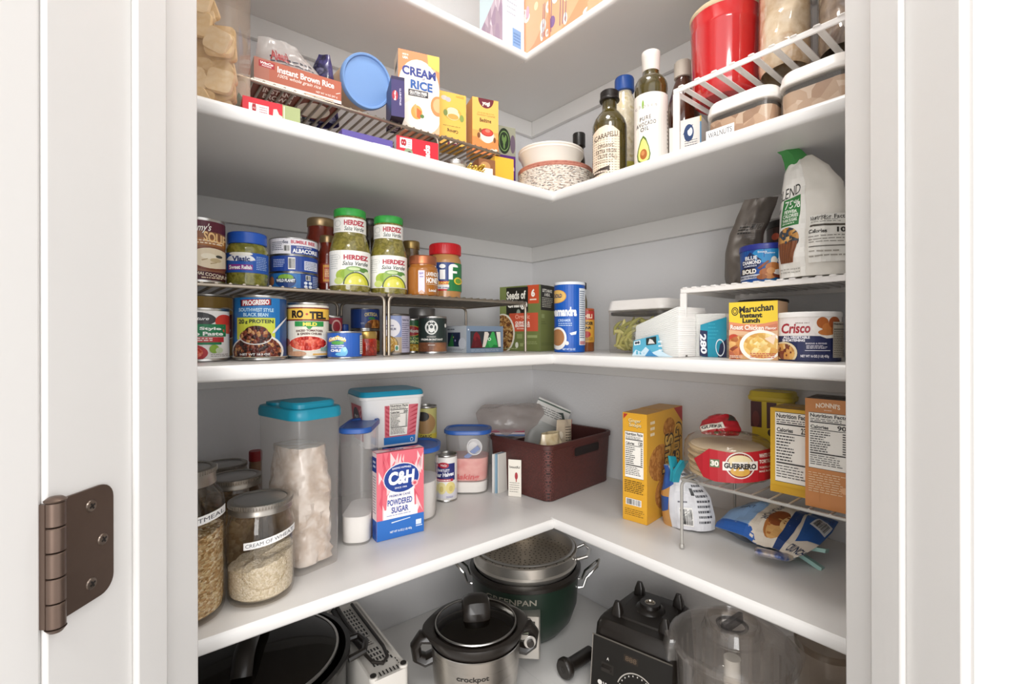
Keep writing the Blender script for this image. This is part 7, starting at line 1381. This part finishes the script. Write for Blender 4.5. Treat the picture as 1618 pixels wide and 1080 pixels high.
b = MB(); pa = Art().rect(0,0,1,1,'#16130f').rect(0,.0,.012,1,'#8a847c').rect(0,.975,1,1,'#5a554e').rect(.42,.74,.60,.86,'#2c241c').text('888', .51,.80,.14,.08,'#5a4a3a',.02).rect(.14,.42,.30,.58,'#2a2622').text('A', .22,.66,.03,.05,'#d8d4ce',.02).ell(.13,.22,.03,.04,'#e0dcd6').text('Vitamix', .27,.20,.20,.10,'#e0dcd6',.03).rect(.80,.30,.94,.44,'#2a2622').text('P/O', .88,.52,.10,.06,'#d8d4ce',.02)
pa.ring(.60,.22,.26,.40,.012,'#b8b2aa',30,20,160)
for k in range(11):
    a_ = math.radians(20 + 14*k); pa.rect(.60+.225*math.cos(a_)-.006, .22+.35*math.sin(a_)-.012, .60+.225*math.cos(a_)+.006, .22+.35*math.sin(a_)+.012, '#d8d4ce')
b.art(pa, lambda x, y, o: Vector(((x-.5)*W*.98, fy(.014 + y*(H-.034)) - o - .0008, .014 + y*(H-.034))), None, [.25,.5,.75]); fp_ = b.build('front_panel', t)
kx, kz = W*.098, .014 + .22*(H-.034)
b = MB(); Kx = Matrix.Rotation(PI/2, 3, 'X'); b.lathe([(.019,0),(.0185,.004),(.016,.014),(.015,.015),(.0001,.015)], BLK, 36, (kx, fy(kz), kz), ax=Kx); b.box((kx-.0145, fy(kz)-.019, kz-.004),(kx+.0145, fy(kz)-.013, kz+.004), pm('#c9c4bc', .3, .8)); b.build('dial', fp_)
for sx_, z_ in ((-.28, .50), (.37, .38)):
    b = MB(); zz = .014 + z_*(H-.034); b.rr([(.022,.010,0,.002),(.018,.006,.008,.002)], BLKM, .002, 3, mat=Matrix.Translation((sx_*W, fy(zz), zz)) @ Matrix.Rotation(PI/2, 4, 'X')); b.build('switch', fp_)
b = MB(); b.rr([(W*.62,D*.62,H+.003,.02),(W*.58,D*.58,H+.007,.02)], BLKM, .02, 5); b.lathe([(.030,H+.006),(.027,H+.012),(.021,H+.015),(.020,H+.021),(.010,H+.021),(.009,H+.016),(.0001,H+.016)], BLK, 32, (0,.008,0)); jp_ = b.build('jar_pad', t)
b = MB(); b.lathe([(.0105,H+.0211),(.0085,H+.0215),(.0075,H+.0185),(.0001,H+.018)], pm('#b9b2a8', .25, 1.), 24, (0,.008,0), cap0=False); b.build('drive_socket', jp_)
for x_, y_ in ((-.30,-.26),(.30,-.26),(-.26,.34),(.26,.34)):
    b = MB(); b.rr([(.022,.020,H+.002,.004),(.019,.016,H+.016,.004),(.010,.008,H+.030,.003)], BLK, .004, 3, o=(x_*W, y_*D)); b.build('jar_post', t)
# tamper lying beside it
Pt = pz(905, 1052, T4 + .02); 
d1 = pz(888, 1058, T4 + .021); d2 = pz(932, 1030, T4 + .021)
t = thing('blender_tamper', 'black blender tamper lying left of the motor base', 'tamper', (d1.x, d1.y, T4)); dv = (d2 - d1).normalized()
ax3 = Vector((dv.x, dv.y, 0)); up = Vector((0,0,1)); s3 = ax3.cross(up); M3 = Matrix(((s3.x, up.x, ax3.x), (s3.y, up.y, ax3.y), (s3.z, up.z, ax3.z)))
if M3.determinant() < 0: M3 = Matrix(((-s3.x, up.x, ax3.x), (-s3.y, up.y, ax3.y), (-s3.z, up.z, ax3.z)))
b = MB(); b.lathe([(.006,-.0005),(.0175,0),(.0205,.004),(.0205,.012),(.017,.017),(.0135,.024),(.0135,.085)], BLK, 32, (0,0,.021), ax=M3); b.lathe([(.006,-.001),(.004,.001),(.0001,.001)], BLKM, 20, (0,0,.021), ax=M3, cap0=False); b.build('grip', t)
# -- clear food processor bowl with lid
zl = .757; c = atD(1156, .78); r = 92*.78/F; LOG.append(('fp', round(c.x,3), round(c.y,3), round(r,3)))
PLX = clear('#f8f6f4', .05, .06, '#f0ece8', 1.5, 0, .075); PLD = clear('#c9c8c9', .14, .04, '#a8a8ac', 1.5)
H = zl - T4
t = thing('processor_bowl', 'clear food processor bowl with clear lid beside the blender base', 'food processor bowl', (c.x, c.y, T4), face_cam(c))
b = MB(); b.lathe([(r*.78,0),(r*.82,.004),(r*.93,H-.02),(r*.99,H-.016),(r*1.0,H-.004),(r*.96,H-.004),(r*.90,H-.018),(r*.80,.006),(.0001,.006)], PLX, 64, cap0=True, cap1=False); b.build('bowl', t)
b = MB(); b.lathe([(r*.97,H-.012),(r*1.03,H-.010),(r*1.03,H-.004),(r*.98,H),(r*.94,H+.004),(r*.80,H+.012),(r*.62,H+.016),(r*.58,H+.013),(r*.50,H+.012),(r*.46,H+.020),(r*.44,H+.030)], PLX, 64, cap0=False, cap1=False); b.lathe([(r*.43,H+.016),(r*.44,H+.032),(r*.40,H+.033),(r*.36,H+.020),(.0001,H+.020)], PLX, 48, cap0=False, cap1=False); b.build('lid', t)
b = MB(); b.lathe([(r*.24,H+.020),(r*.26,H+.024),(r*.22,H+.026),(r*.20,H+.021)], PLD, 36, cap0=False, cap1=False); b.rr([(r*.10,r*.62,H+.020,.003),(r*.08,r*.6,H+.034,.003)], PLD, .003, 3, mat=Matrix.Rotation(-.5, 4, 'Z')); b.build('pusher', t)
b = MB(); b.tube([(0,0,.008),(0,0,H-.03)], .013, pm('#e0dcd4', .4), 16); b.build('spindle', t)
b = MB(); b.lathe([(r*.86,H*.55),(r*.90,H*.62)], pm('#4a4640', .3), 48, cap0=False, cap1=False); b.build('blade_band', t) if False else b.bm.free()
b = MB()
for k, ang_ in enumerate((200, 20)):
    m_ = Matrix.Rotation(math.radians(ang_), 4, 'Z') @ Matrix.Translation((r*1.03, 0, 0)); b.rr([(.016,.030,H-.030,.003),(.018,.034,H-.012,.003),(.014,.026,H+.002,.003)], PLX, .003, 3, mat=m_)
b.build('lid_latch', t)
b = MB()
for k in range(26):
    a_ = 2*PI*k/26; b.box((r*.855-.0006,-.0028,.03),(r*.86,.0028,H-.03), PLX, Matrix.Rotation(a_, 4, 'Z'))
b.build('fluted_wall', t)
# -- clear storage jar at the right jamb
c = atD(1305, .80); r = 43*.80/F; H = zat(c, 1012) - T4
t = thing('plastic_pitcher', 'clear plastic pitcher at the right jamb, lowest shelf', 'pitcher', (c.x, c.y, T4), face_cam(c))
b = MB(); b.lathe([(r*.80,0),(r*.84,.004),(r*.97,H-.03),(r*1.0,H-.028),(r*1.0,H)], clear('#efe9e2', .06, .04, '#d8cec4', 1.5), 48, cap1=False); b.build('pitcher_body', t)
b = MB(); b.lathe([(r*.99,H-.012),(r*1.04,H-.010),(r*1.04,H-.002),(r*.98,H),(r*.6,H-.001),(.0001,H-.001)], clear('#d0c8c0', .10, .05, '#b0a89e', 1.5), 48, cap0=False, cap1=False); b.build('lid', t)
b = MB(); b.lathe([(.017,.008),(.019,.10),(.012,.104),(.0001,.104)], pm('#d9d0c6', .4), 24); b.build('filter_core', t)
